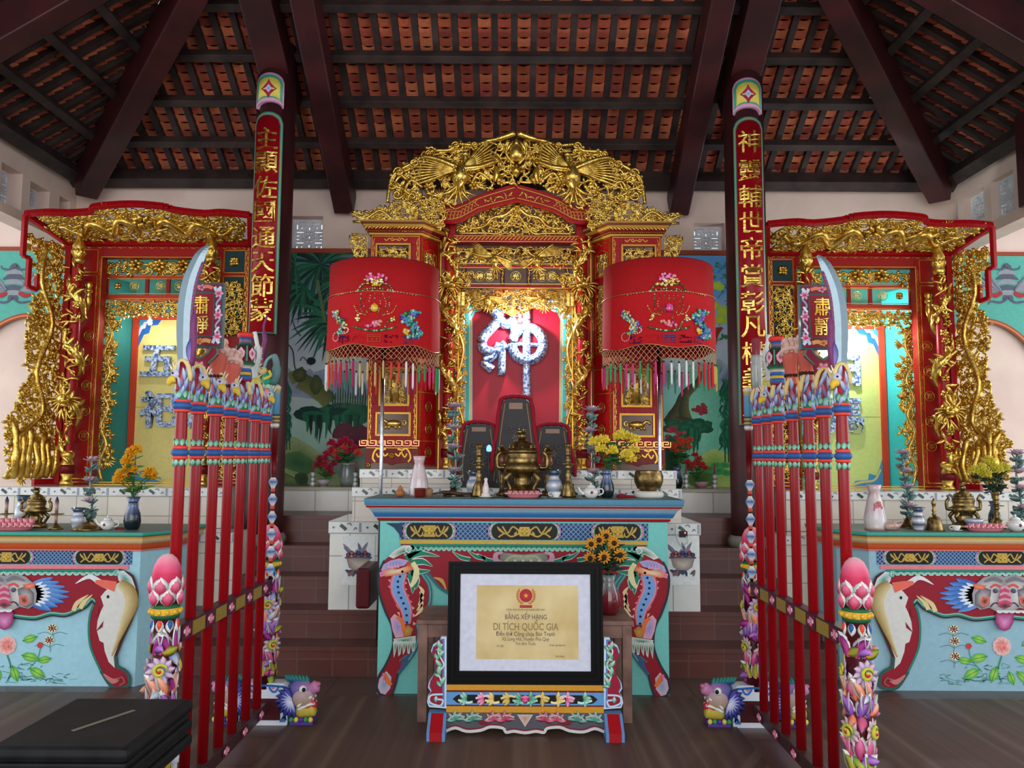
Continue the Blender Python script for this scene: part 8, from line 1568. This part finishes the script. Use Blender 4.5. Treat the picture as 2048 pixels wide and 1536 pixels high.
def candlestick(label, p, H, mat=None, group=None):
    k = H/.36; pr = [(.055, 0), (.056, .012*k), (.048, .03*k), (.05, .045*k), (.04, .06*k), (.042, .07*k), (.022, .1*k), (.015, .13*k), (.024, .15*k), (.014, .165*k), (.015, .19*k), (.026, .2*k), (.015, .212*k), (.016, .235*k), (.024, .245*k), (.016, .255*k), (.017, .28*k), (.024, .29*k), (.018, .3*k), (.02, .33*k), (.026, .345*k), (.024, .36*k)]
    t = lathe_thing('candlestick', label, 'candlestick', p, [('candlestick_body', pr, mat or BRASS, 18)], group); g = MB(); g.lathe([(.002, 0), (.05, .003), (.052, .008), (.02, .01)], p+Vector((0, 0, .215*k)), 20); g.build('drip_tray', mat or BRASS, t)
    g = MB(C(130, 30, 30)); g.cyl(p+Vector((0, 0, H)), p+Vector((0, 0, H+.004)), .012, .012, 10); g.build('candle_socket', PAINT, t); return t
def teapot(label, p, s=1.0, flip=1):
    t = thing('teapot', label, 'teapot', p); g = MB(WG_); g.lathe([(.022*s, 0), (.03*s, .003*s), (.046*s, .02*s), (.052*s, .04*s), (.046*s, .06*s), (.028*s, .072*s)], p, 18); g.build('pot_body', GLASSY, t)
    g = MB(WG_); g.lathe([(.03*s, .072*s), (.028*s, .08*s), (.012*s, .09*s), (.004*s, .092*s), (.008*s, .1*s), (.002*s, .106*s)], p, 14); g.build('lid', GLASSY, t)
    g = MB(WG_); g.tube(crom([p+Vector((-flip*.045*s, 0, .03*s)), p+Vector((-flip*.07*s, 0, .045*s)), p+Vector((-flip*.085*s, 0, .075*s))], 4), [.014*s]*3+[.01*s]*3+[.006*s]*3, 8); g.build('spout', GLASSY, t)
    g = MB(WG_); g.tube(crom([p+Vector((flip*.042*s, 0, .06*s)), p+Vector((flip*.075*s, 0, .062*s)), p+Vector((flip*.08*s, 0, .035*s)), p+Vector((flip*.048*s, 0, .02*s))], 4), .005*s, 7); g.build('handle', GLASSY, t)
    g = MB(C(110, 60, 70)); g.M = FP(p.y-.0525*s); g.M = Matrix(((1, 0, 0, p.x), (0, 0, -1, p.y-.0505*s), (0, 1, 0, p.z), (0, 0, 0, 1))); g.flower((0, .04*s), .011*s, 5, 0, .003, C(130, 40, 60), C(170, 80, 90)); g.build('painted_flower', GLASSY, t); return t
def teacup(label, p, group=None, s=1.0):
    t = thing('teacup', label, 'cup', p, group); g = MB(WG_); g.lathe([(.016*s, .006), (.028*s, .02*s), (.034*s, .042*s), (.031*s, .042*s), (.024*s, .016*s)], p, 16, caps=False); g.build('cup_body', GLASSY, t); g = MB(WG_); g.lathe([(.02*s, 0), (.042*s, .006), (.044*s, .009), (.0, .006)], p, 18); g.build('saucer', GLASSY, t)
    g = MB(WG_); g.tube(crom([p+Vector((-.032*s, 0, .036*s)), p+Vector((-.05*s, 0, .032*s)), p+Vector((-.046*s, 0, .016*s)), p+Vector((-.028*s, 0, .016*s))], 3), .0035*s, 6); g.build('handle', GLASSY, t); return t
ORDN = {6: ['leftmost', 'second from left', 'third from left', 'third from right', 'second from right', 'rightmost'], 7: ['leftmost', 'second from left', 'third from left', 'in the middle', 'third from right', 'second from right', 'rightmost']}
def cup_tray(label, p, n, s=1.0, back=False):
    t = thing('cup_tray', label, 'tray', p); w = n*.031*s; g = MB(C(206, 120, 130)); 
    g.lathe([(w*.5, 0), (w*.55, .008), (w*.62, .03), (w*.66, .034), (w*.6, .034), (w*.5, .012)], p, 30, 1, .42); g.build('tray_dish', GLASSY, t)
    g = MB(C(226, 150, 156)); 
    for k in range(26): a = 2*pi*k/26; g.ball(p+Vector((cos(a)*w*.64, sin(a)*w*.27, .03)), (.009, .007, .007), 6, C(230, 160, 164))
    g.build('scalloped_rim', GLASSY, t)
    for r_ in range(2 if back else 1):
        for k in range(n):
            q_ = p+Vector(((k-(n-1)/2)*.036*s, -.0+.03*r_-.01, .012+.025*r_)); pos = ORDN[n][k]; c = thing('tea_cup', 'small pink cup %s%s' % (pos, (' of the back row' if r_ else ' of the front row') if back else '')+', '+label.replace('pink tray at the left edge of the', 'tray at edge of').replace('pink tray ', 'tray '), 'cup', q_, 'pink cups in the '+label); h = MB(C(220, 130, 140)); h.lathe([(.01*s, 0), (.0155*s, .012*s), (.017*s, .036*s), (.0145*s, .036*s), (.01*s, .01*s)], q_, 12, caps=False); h.build('cup_body', GLASSY, c)
    return t
def censer(label, p, s=1.0, legs='cabriole'):
    t = thing('incense_burner', label, 'censer', p); g = MB()
    if legs == 'cabriole': g.lathe([(.13*s, .0), (.135*s, .02*s), (.12*s, .05*s), (.075*s, .065*s), (.06*s, .09*s), (.065*s, .12*s), (.055*s, .14*s)], p, 8, 1, .75)
    g.lathe([(.06*s, .13*s), (.1*s, .15*s), (.128*s, .18*s), (.13*s, .2*s), (.112*s, .225*s), (.1*s, .235*s), (.108*s, .26*s), (.112*s, .285*s), (.11*s, .3*s)], p, 14, 1, .7)
    g.build('burner_body', BRASS, t); g = MB(); g.lathe([(.112*s, .3*s), (.1*s, .315*s), (.085*s, .33*s), (.07*s, .36*s), (.05*s, .375*s), (.03*s, .385*s)], p, 12, 1, .7)
    for k in range(8): a = k*pi/4; g.ball(p+Vector((cos(a)*.085*s, sin(a)*.06*s, .335*s)), .014*s, 6)
    g.build('lid', BRASS, t); g = MB(); g.ball(p+Vector((0, 0, .41*s)), (.034*s, .028*s, .03*s), 10); g.ball(p+Vector((-.02*s, -.02*s, .44*s)), .02*s, 8)
    for k in range(6): a = k; g.ball(p+Vector((cos(a)*.02*s, sin(a)*.015*s, .445*s)), .011*s, 6)
    g.build('lion_knob', BRASS, t)
    for sd in (-1, 1):
        g = MB(); g.tube(crom([p+Vector((sd*.11*s, 0, .2*s)), p+Vector((sd*.165*s, 0, .2*s)), p+Vector((sd*.17*s, 0, .27*s)), p+Vector((sd*.15*s, 0, .3*s)), p+Vector((sd*.165*s, 0, .335*s))], 4), [.02*s]*5+[.017*s]*8+[.01*s]*4, 8); g.build('handle', BRASS, t)
        for y in (-1, 1): g = MB(); g.tube(crom([p+Vector((sd*.08*s, y*.045*s, .16*s)), p+Vector((sd*.11*s, y*.06*s, .12*s)), p+Vector((sd*.08*s, y*.05*s, .05*s)), p+Vector((sd*.1*s, y*.06*s, 0.003))], 4), [.02*s]*5+[.014*s]*5+[.018*s]*3, 8); g.build('leg', BRASS, t)
    return t
def vase(label, p, prof, mat=None, cat='vase', group=None, seg=18): return lathe_thing('flower_vase', label, cat, p, [('vase_body', prof, mat or GLASSY, seg)], group)
darkv = lambda s=1.0: [(.026*s, 0, NG), (.034*s, .01*s, NG), (.04*s, .04*s, C(14, 30, 30)), (.036*s, .075*s, C(40, 60, 84)), (.024*s, .105*s, C(96, 110, 150)), (.021*s, .13*s, C(84, 100, 140)), (.033*s, .155*s, C(70, 84, 120)), (.03*s, .155*s, NG), (.018*s, .12*s, NG)]
pinkv = lambda s=1.0: [(.055*s, 0, C(206, 150, 150)), (.052*s, .012*s, C(206, 190, 186)), (.058*s, .05*s, C(222, 214, 214)), (.05*s, .1*s, C(214, 190, 196)), (.036*s, .16*s, C(222, 206, 206)), (.028*s, .19*s, C(190, 160, 160)), (.032*s, .21*s, C(214, 190, 190)), (.038*s, .235*s, C(222, 180, 186)), (.034*s, .235*s, C(160, 120, 120)), (.026*s, .2*s, C(140, 110, 110))]
bwv = lambda s=1.0: [(.024*s, 0, DB), (.026*s, .006*s, WG_), (.034*s, .03*s, C(150, 164, 196)), (.036*s, .05*s, WG_), (.03*s, .07*s, C(130, 146, 190)), (.022*s, .082*s, WG_), (.024*s, .095*s, DB), (.04*s, .115*s, C(60, 84, 84)), (.036*s, .115*s, NG), (.02*s, .09*s, NG)]
zt = ZTC+.0
# --- centre table, left to right
p = onY(801, 5.5, zt); t = thing('gourd', 'small orange wooden gourd at the left front of the central table', 'gourd', p); g = MB(C(176, 110, 66)); g.lathe([(.014, 0), (.03, .012), (.034, .03), (.022, .048), (.016, .052), (.018, .06), (.008, .07), (.003, .078)], p, 14); g.build('gourd_body', PAINT, t)
p = onY(840, 5.46, zt); t = thing('incense_cup', 'dark red lacquer cup at the foot of the pale pink vase', 'cup', p); g = MB(C(110, 30, 20)); g.lathe([(.03, 0), (.034, .01), (.036, .05), (.04, .06), (.034, .06), (.03, .012)], p, 18); g.build('cup_body', LACQ, t); g = MB(C(150, 110, 80)); g.lathe([(.026, .0), (.028, .05), (.014, .062), (.01, .03)], p+Vector((.06, .02, 0)), 12); g.build('cup_lid', PAINT, t)
p = onY(838, 5.62, zt); vase('tall pale pink marbled vase standing empty at the left of the central table', p, pinkv(1.18))
p = onY(905, 5.56, zt); t = thing('driftwood', 'twisted dark driftwood piece lying on the central table', 'ornament', p); g = MB(C(74, 48, 38)); g.tube(crom([p+Vector((-.14, -.02, .018)), p+Vector((-.05, 0, .03)), p+Vector((.04, -.02, .022)), p+Vector((.13, .01, .02))], 5), [.006]*4+[.012]*8+[.008]*4, 7); g.tube(crom([p+Vector((-.06, .01, .01)), p+Vector((.0, .04, .04)), p+Vector((.07, .03, .015))], 4), [.008]*5+[.004]*4, 6); g.build('branch', PAINT, t)
lotus_tree('tall ceramic lotus stand left of the central brass burner', onY(908, 5.62, zt), .66, 1); lotus_tree('tall ceramic lotus stand right of the central brass burner', onY(1185, 5.66, zt), .64, 2)
candlestick('brass candlestick left of the central incense burner', onY(958, 5.56, zt), .36); candlestick('brass candlestick right of the central incense burner', onY(1136, 5.56, zt), .37)
p = onY(948, 5.72, zt); vase('blue and white vase behind the left brass candlestick', p, bwv(1.5)); p = onY(1108, 5.66, zt); vase('blue and white vase beside the right brass candlestick', p, bwv(1.6))
censer('big brass incense burner with lion lid in the centre of the altar', onY(1044, 5.6, zt), 1.02)
cup_tray('pink tray before the central burner', onY(1047, 5.42, zt+.001), 6, 1.0)
p = onY(972, 5.46, zt); t = thing('porcelain_figurine', 'small white and pink porcelain figure beside the left brass candlestick', 'figurine', p); g = MB(C(222, 206, 204)); g.lathe([(.03, 0), (.032, .02), (.02, .035), (.024, .05), (.018, .08), (.012, .1), (.01, .11), (.014, .125), (.002, .135)], p, 14); g.build('figurine_body', GLASSY, t); g = MB(WG_); g.lathe([(.03, 0), (.048, .006), (.05, .01), (0, .008)], p-Vector((0, 0, 0)), 16); g.build('saucer', GLASSY, t)
teacup('white teacup in front of the right brass candlestick', onY(1112, 5.44, zt)); teapot('white teapot with small red flower near the yellow chrysanthemums', onY(1182, 5.44, zt), 1.0)
p = onY(1214, 5.5, zt); vase('dark blue glazed vase holding the yellow chrysanthemums on the central table', p, darkv(1.25)); top = p+Vector((0, 0, .16))
heads = [P(a, b_, 5.5+c) for a, b_, c in ((1188, 884, -.03), (1207, 880, -.05), (1202, 898, -.09), (1224, 902, -.09), (1238, 872, .0), (1256, 874, .03), (1270, 880, .0), (1268, 900, -.02), (1254, 910, -.06), (1246, 868, .06), (1262, 918, -.04))]
bouquet('bunch of bright yellow chrysanthemums in the dark vase right of the central burner', top, heads, (C(236, 206, 40), C(246, 228, 90)), .04, 5)
p = onY(1246, 5.5, zt); t = thing('red_cloth', 'crumpled red cloth between the dark vase and the brass bowl', 'cloth', p); g = MB(C(140, 14, 30)); g.ball(p+Vector((-.01, 0, .012)), (.04, .03, .018), 8); g.ball(p+Vector((.035, .0, .01)), (.03, .02, .01), 8); g.tube(crom([p+Vector((.03, 0, .008)), p+Vector((.08, -.01, .008))], 3), .006, 6); g.build('cloth_folds', FABRIC, t)
p = onY(1297, 5.55, zt); t = thing('ring_cushion', 'round white cushion under the brass bowl on the central table', 'cushion', p); g = MB(C(222, 218, 206)); g.lathe([(.088, 0), (.1, .01), (.102, .03), (.092, .044), (.05, .046)], p, 24); g.build('cushion_body', FABRIC, t)
p = p+Vector((0, 0, .046)); t = thing('brass_bowl', 'big rounded brass singing bowl on a white cushion', 'bowl', p); g = MB(); g.lathe([(.05, 0), (.08, .02), (.098, .06), (.1, .09), (.094, .12), (.088, .135), (.09, .14), (.084, .14), (.09, .09), (.07, .03)], p, 28, caps=False); g.build('bowl_shell', BRASS, t)
# oil lamps and draped tablets behind, standing on the pedestal tiers
for px, side_ in ((1004, 'left'), (1094, 'right')):
    p = onY(px, 5.76, zt); t = thing('oil_lamp', 'brass and glass oil lamp just %s of the central burner' % side_, 'lamp', p); g = MB(); g.lathe([(.04, 0), (.042, .01), (.02, .03), (.012, .08), (.022, .1), (.012, .12), (.014, .17), (.03, .19), (.032, .2)], p, 16); g.build('lamp_base', BRASS, t)
    g = MB(C(130, 80, 50)); g.lathe([(.026, .2), (.04, .225), (.044, .25), (.038, .28), (.026, .295)], p, 16); g.build('glass_globe', GLASSY, t); g = MB(); g.lathe([(.03, .295), (.052, .3), (.05, .31), (.03, .325), (.02, .34), (.008, .345), (.01, .355), (.002, .37)], p, 16); g.build('cap', BRASS, t)
def tablet(label, px, pyt, pyb, wt, wb, Y, zf, col):
    pb, pt_ = P(px, pyb, Y), P(px, pyt, Y); z0 = zf; z1 = pt_.z; wb *= Y/1600; wt *= Y/1600; t = thing('ancestor_tablet', label, 'tablet', (pb.x, Y, z0)); cx = pb.x; h = z1-z0
    g = MB(C(46, 42, 44), FP(Y)); g.rect(cx-wb*1.05, z0, cx+wb*1.05, z0+.03, -.07, .03); g.poly([(cx-wb*.85, z0+.03), (cx+wb*.85, z0+.03), (cx+wb, z0+h*.3), (cx+wb*.9, z0+h*.55), (cx+wt, z1-.03), (cx+wt*.6, z1), (cx-wt*.6, z1), (cx-wt, z1-.03), (cx-wb*.9, z0+h*.55), (cx-wb, z0+h*.3)], -.04, 0); g.build('tablet_board', PAINT, t)
    g = MB(C(84, 80, 80), FP(Y)); 
    for k in (-1, 1): g.scroll((cx+k*wb*.3, z0+h*.66), wb*.22, 0, 1.3, k, wb*.06, .003); g.scroll((cx+k*wb*.35, z0+h*.42), wb*.22, 2, 1.3, -k, wb*.06, .003); g.rib([(cx+k*wb*.75, z0+.05), (cx+k*wb*.8, z0+h*.3), (cx+k*wb*.74, z0+h*.55), (cx+k*wt*.8, z1-.04)], .008, .003, C(150, 110, 60))
    g.flower((cx, z0+h*.55), wb*.2, 6, .002, .006, C(96, 90, 84), C(120, 110, 100)); g.rect(cx-wt*.5, z1-h*.12, cx+wt*.5, z1-h*.05, 0, .005, C(150, 120, 100)); g.build('carved_relief', PAINT, t)
    g = MB(col, FP(Y-.0)); n = 18
    def dr(off): return [(cx-wb*1.12, z0+h*.18), (cx-wb*1.08, z0+h*.4), (cx-wb*.9, z0+h*.62), (cx-wt*1.15, z1-.03), (cx-wt*.7, z1+.012), (cx, z1+.02), (cx+wt*.7, z1+.012), (cx+wt*1.15, z1-.03), (cx+wb*.9, z0+h*.62), (cx+wb*1.08, z0+h*.4), (cx+wb*1.12, z0+h*.18)]
    for zz_, rw in ((.012, .016), (-.01, .018), (-.035, .016)): g.tube(crom([(a, b_, zz_) for a, b_ in dr(0)], 5), [rw*(.7+.4*abs(sin(i*.9))) for i in range(51)], 8, nrm=(0, 0, 1), flat=1.0)
    g.build('red_drape', FABRIC, t)
YTB = 6.12
tablet('tall dark carved tablet draped in red cloth behind the central burner', 1031, 797, 950, 27, 42, 6.7-.2, ZC1+.01, C(150, 10, 34))
tablet('small dark tablet under red cloth, left of the tall central tablet', 957, 848, 950, 28, 40, 6.56, ZC1+.01, C(146, 10, 36)); tablet('small dark tablet under red cloth, right of the tall central tablet', 1105, 852, 950, 28, 40, 6.56, ZC1+.01, C(146, 10, 36))
p = onY(988, 6.52, ZC1+.008); t = thing('tea_light', 'tiny pale blue glass light between the draped tablets', 'light', P(988, 905, 6.45)); m, nt, b = newmat('blue_glow', .3); b.inputs['Emission Color'].default_value = C(120, 190, 255); b.inputs['Emission Strength'].default_value = 1.2; b.inputs['Base Color'].default_value = C(120, 180, 240)
q_ = P(978, 897, 6.45); g = MB(C(140, 190, 240)); g.lathe([(.012, -.025), (.02, -.02), (.022, .0), (.016, .02), (.004, .03)], q_, 12); g.build('glass_light', m, t); g = MB(C(60, 60, 64)); g.cyl((q_.x, q_.y, ZC1+.008), (q_.x, q_.y, q_.z-.025), .006, .006, 8); g.build('stand_rod', PAINT, t)
# --- left table
zt = ZTL
cup_tray('pink tray at the left edge of the left table', onY(30, 5.56, zt), 7, 1.15, True)
censer('old brass incense burner on the left table', onY(76, 5.78, zt), .62)
for px, nm in ((17, 'left of'), (117, 'right of')):
    p = onY(px, 5.64, zt); t = thing('candlestick', 'slim patterned candlestick %s the small burner on the left table' % nm, 'candlestick', p, 'slim candlesticks on the left table'); g = MB(); g.lathe([(.05, 0, C(130, 130, 120)), (.046, .012, C(150, 150, 140)), (.02, .03, C(120, 116, 100)), (.008, .045, C(110, 90, 60))], p, 16); g.lathe([(.002, .1), (.05, .102), (.05, .107), (.01, .11)], p, 18); g.build('candlestick_base', BRASS, t)
    g = MB(); g.lathe([(.009, .04, C(120, 80, 60)), (.01, .08, C(190, 150, 130)), (.011, .12, C(110, 60, 60)), (.011, .16, C(196, 160, 140)), (.012, .19, C(110, 70, 70)), (.012, .2, C(50, 50, 110)), (.003, .225, C(40, 44, 96))], p, 10); g.build('candle', PAINT, t)
vase('blue and white jar behind the small burner on the left table', onY(48, 5.95, zt), [(a*1.3, b_*1.9, c) for a, b_, c in bwv(1.0)]); vase('blue and white jar behind the brass dome on the left table', onY(160, 5.72, zt), bwv(1.25))
lotus_tree('purple ceramic lotus stand on the left table', onY(184, 5.82, zt), .5, 6, None, -.0)
p = onY(182, 5.62, zt); t = thing('brass_gong', 'shallow brass dome bell lying on the left table', 'bell', p); g = MB(); g.lathe([(.105, 0), (.1, .012), (.07, .034), (.03, .05), (.012, .056), (.006, .066)], p, 26); g.build('dome', BRASS, t); g = MB(); g.cyl(p+Vector((0, 0, .06)), p+Vector((.005, 0, .13)), .0025, .0025, 6); g.build('wire', BRASS, t)
teapot('small white teapot on the left table beside the dark vase', onY(220, 5.62, zt), .95)
p = onY(269, 5.66, zt); vase('dark blue glazed vase holding orange yellow chrysanthemums on the left table', p, darkv(1.45)); top = p+Vector((0, 0, .2))
bouquet('orange yellow chrysanthemums in the dark vase on the left table', top, [P(a, b_, 5.66+c) for a, b_, c in ((262, 906, -.02), (272, 900, .02), (255, 922, -.04), (256, 938, -.03), (242, 948, -.05), (238, 960, -.03), (262, 940, 0), (298, 946, -.02), (304, 952, .02))], (C(230, 150, 10), C(244, 184, 30)), .046, 12, leafc=(C(60, 110, 40), C(110, 150, 60)))
p = onY(245, 5.68, zt); t = thing('red_cloth', 'small folded red cloth beside the dark vase on the left table', 'cloth', p); g = MB(C(150, 50, 46)); g.ball(p+Vector((0, 0, .006)), (.04, .02, .008), 8); g.build('cloth_folds', FABRIC, t)
# --- right table
zt = ZTR
p = onY(1747, 5.66, zt); v_ = vase('tall white vase with pink blossom medallion on the right table', p, pinkv(1.32)); g = MB(C(206, 90, 120)); g.M = Matrix(((1, 0, 0, p.x), (0, 0, -1, p.y-.062), (0, 1, 0, p.z), (0, 0, 0, 1)))
for k in range(26): a = k*2.4; r_ = .036*sqrt(k/26); g.ball((cos(a)*r_*.8, .15+sin(a)*r_*1.25, -.008), (.01, .01, .008), 6, C(206, 90+k*2, 120))
g.build('pink_medallion', GLASSY, v_)
p = onY(1784, 5.6, zt); t = thing('conch_shell', 'pale pink conch shell beside the tall white vase on the right table', 'shell', p); g = MB(C(214, 180, 166)); g.tube(crom([p+Vector((-.06, 0, .02)), p+Vector((-.02, 0, .03)), p+Vector((.02, 0, .03)), p+Vector((.065, .0, .055))], 4), [.012, .02, .026, .03, .034, .036, .034, .03, .026, .02, .014, .009, .003], 12, c2=C(150, 90, 80)); g.build('shell_body', GLASSY, t)
lotus_tree('leaning ceramic lotus stand at the left of the right table', onY(1812, 5.8, zt), .56, 21, None, -.02); lotus_tree('ceramic lotus stand at the right edge of the right table', onY(2036, 5.7, zt), .56, 22, None, .0)
vase('blue and white vase beside the brass hand bell', onY(1833, 5.6, zt), [(a*1.1, b_*1.25, c if i_ % 2 else DB) for i_, (a, b_, c) in enumerate(bwv(1.1))])
p = onY(1865, 5.6, zt); t = thing('hand_bell', 'brass hand bell with a turned handle on the right table', 'bell', p); g = MB(); g.lathe([(.064, 0), (.06, .008), (.05, .04), (.044, .075), (.03, .092), (.012, .098)], p, 22); g.build('bell_cup', BRASS, t); g = MB(C(60, 46, 40)); g.lathe([(.01, .098), (.016, .11), (.009, .12), (.016, .135), (.009, .15), (.013, .175), (.017, .19), (.008, .21), (.003, .22)], p, 12); g.build('handle', BRASS, t)
teacup('tiny white lidded cup right of the brass hand bell', onY(1908, 5.56, zt), None, .9)
censer('dark bronze incense burner on tall legs on the right table', onY(1924, 5.76, zt), .7)
p = onY(1943, 5.66, zt); t = thing('offering_bowl', 'pale blue bowl behind the pink cups on the right table', 'bowl', p); g = MB(); g.lathe([(.03, 0, C(150, 170, 196)), (.034, .01, C(196, 206, 214)), (.056, .05, C(110, 140, 176)), (.066, .075, C(214, 220, 224)), (.06, .075, C(150, 160, 176)), (.03, .02, C(150, 160, 176))], p, 22, caps=False); g.build('bowl_body', GLASSY, t)
cup_tray('pink tray on the right table', onY(1966, 5.55, zt), 6, 1.15, False)
candlestick('dark candlestick between the burner and teapot on the right table', onY(1990, 5.78, zt), .26)
teapot('white lidded teapot near the right edge of the right table', onY(2026, 5.56, zt), 1.1, -1)
p = onY(1986, 5.9, zt); vase('dark vase holding pale yellow chrysanthemums on the right table', p, darkv(1.2))
bouquet('pale yellow chrysanthemums in the dark vase on the right table', p+Vector((0, 0, .16)), [P(a, b_, 5.9+c) for a, b_, c in ((1948, 942, 0), (1962, 936, 0), (1972, 948, -.03), (1978, 922, .03), (1985, 934, 0), (1996, 940, -.03), (2008, 936, 0), (2016, 940, .03))], (C(206, 190, 40), C(226, 214, 80)), .04, 31, leafc=(C(20, 34, 26), C(30, 60, 36)), leaves=50)
# --- mural ledge: small vases, candles and red flowers
for s, its in ((-1, ((626, 'sv', 'striped candlestick at the left end of the left ledge'), (648, 'bowl', 'small pale bowl on the left ledge'), (690, 'jar', 'big grey jar of red flowers on the left ledge'), (711, 'sv', 'striped candlestick beside the shrine on the left ledge'))), (1, ((1358, 'dk', 'dark blue vase on the right ledge beside the parasol pole'), (1372, 'sv', 'striped candlestick on the right ledge'), (1403, 'bowl', 'small pink patterned bowl on the right ledge'), (1429, 'sv', 'striped candlestick with red candle on the right ledge')))):
    for px, kd, lb in its:
        p = onY(px, 7.42, ZL+.001)
        if kd == 'sv': t = lathe_thing('ledge_candlestick', lb, 'candlestick', p, [('stick_body', [(.03, 0, WG_), (.032, .01, C(60, 66, 76)), (.02, .03, WG_), (.026, .05, C(70, 80, 96)), (.016, .07, WG_), (.024, .09, C(60, 70, 84)), (.016, .11, WG_), (.028, .13, C(140, 150, 160)), (.02, .14, C(60, 66, 76))], GLASSY, 14)]); g = MB(C(180, 50, 60)); g.cyl(p+Vector((0, 0, .14)), p+Vector((0, 0, .24)), .007, .005, 8); g.build('red_candle', PAINT, t)
        elif kd == 'bowl': c_ = C(190, 196, 190) if s < 0 else C(206, 150, 156); t = thing('ledge_bowl', lb, 'bowl', p); g = MB(); g.lathe([(.03, 0, c_), (.034, .012, C(120, 90, 100)), (.06, .05, c_), (.066, .066, C(150, 110, 120)), (.06, .066, c_), (.03, .02, c_)], p, 20, caps=False); g.build('bowl_body', GLASSY, t)
        elif kd == 'jar': vase(lb, p+Vector((0, .12, 0)), [(.06, 0, C(90, 100, 96)), (.068, .05, C(130, 140, 134)), (.07, .14, C(110, 120, 116)), (.062, .2, C(96, 106, 100)), (.07, .22, C(130, 140, 130)), (.06, .22, NG)])
        else: vase(lb, p+Vector((0, .08, 0)), darkv(1.3))
RF, OF = (C(170, 14, 50), C(206, 50, 84)), (C(226, 60, 30), C(240, 96, 60))
def pp(px, py, Y=7.5): return P(px, py, Y)
rr_ = random.Random(8)
bouquet('crimson and orange flowers in the grey jar on the left ledge', onY(690, 7.54, ZL+.2), [pp(662, 886), pp(672, 892), pp(682, 884), pp(690, 896), pp(664, 902), pp(654, 908), pp(650, 918), pp(672, 906), pp(700, 886), pp(708, 896), pp(690, 880), pp(716, 906), pp(697, 902), pp(676, 916)], [list(RF), list(RF), list(RF), list(OF)], .042, 40, leaves=40)
bouquet('crimson flower spray lying low at the left end of the left ledge', onY(652, 7.5, ZL+.05), [pp(640, 918), pp(648, 930), pp(658, 936), pp(668, 928), pp(636, 930), pp(660, 946)], (C(150, 20, 50), C(190, 50, 76)), .042, 44, leaves=20)
bouquet('orange red flowers in the dark vase on the right ledge', onY(1358, 7.5, ZL+.18), [pp(1345, 896), pp(1352, 902), pp(1362, 890), pp(1372, 884), pp(1380, 880), pp(1378, 894), pp(1360, 880), pp(1366, 900), pp(1348, 890)], OF, .034, 47, leaves=46)
bouquet('low red flower spray in front of the right ledge mural', onY(1392, 7.5, ZL+.02), [pp(1374, 924), pp(1384, 930), pp(1394, 926), pp(1404, 930), pp(1410, 936), pp(1398, 918), pp(1390, 910), pp(1380, 936)], (C(190, 30, 44), C(220, 70, 70)), .036, 49, leaves=20)
# --- desk vase with sunflowers behind the certificate
p = onY(1216, 5.0, zd); vase('grey and dark red glazed vase behind the framed certificate', p, [(.05, 0, C(90, 14, 22)), (.062, .02, C(100, 16, 24)), (.074, .07, C(110, 20, 28)), (.066, .12, C(120, 40, 44)), (.044, .17, C(120, 116, 116)), (.036, .2, C(130, 130, 130)), (.046, .24, C(110, 120, 118)), (.04, .24, NG), (.03, .2, NG)])
bouquet('sunflowers with dark leaves in the grey and red vase', p+Vector((0, 0, .23)), [P(a, b_, 5.0+c) for a, b_, c in ((1182, 1088, -.02), (1198, 1080, .02), (1208, 1114, -.08), (1228, 1086, -.02), (1240, 1110, -.02), (1212, 1072, .04), (1180, 1116, -.03), (1226, 1098, .03))], (C(196, 110, 20), C(236, 170, 40), C(50, 26, 14)), .045, 60, kind='sun', leaves=60, leafc=(C(16, 34, 20), C(34, 60, 30)))
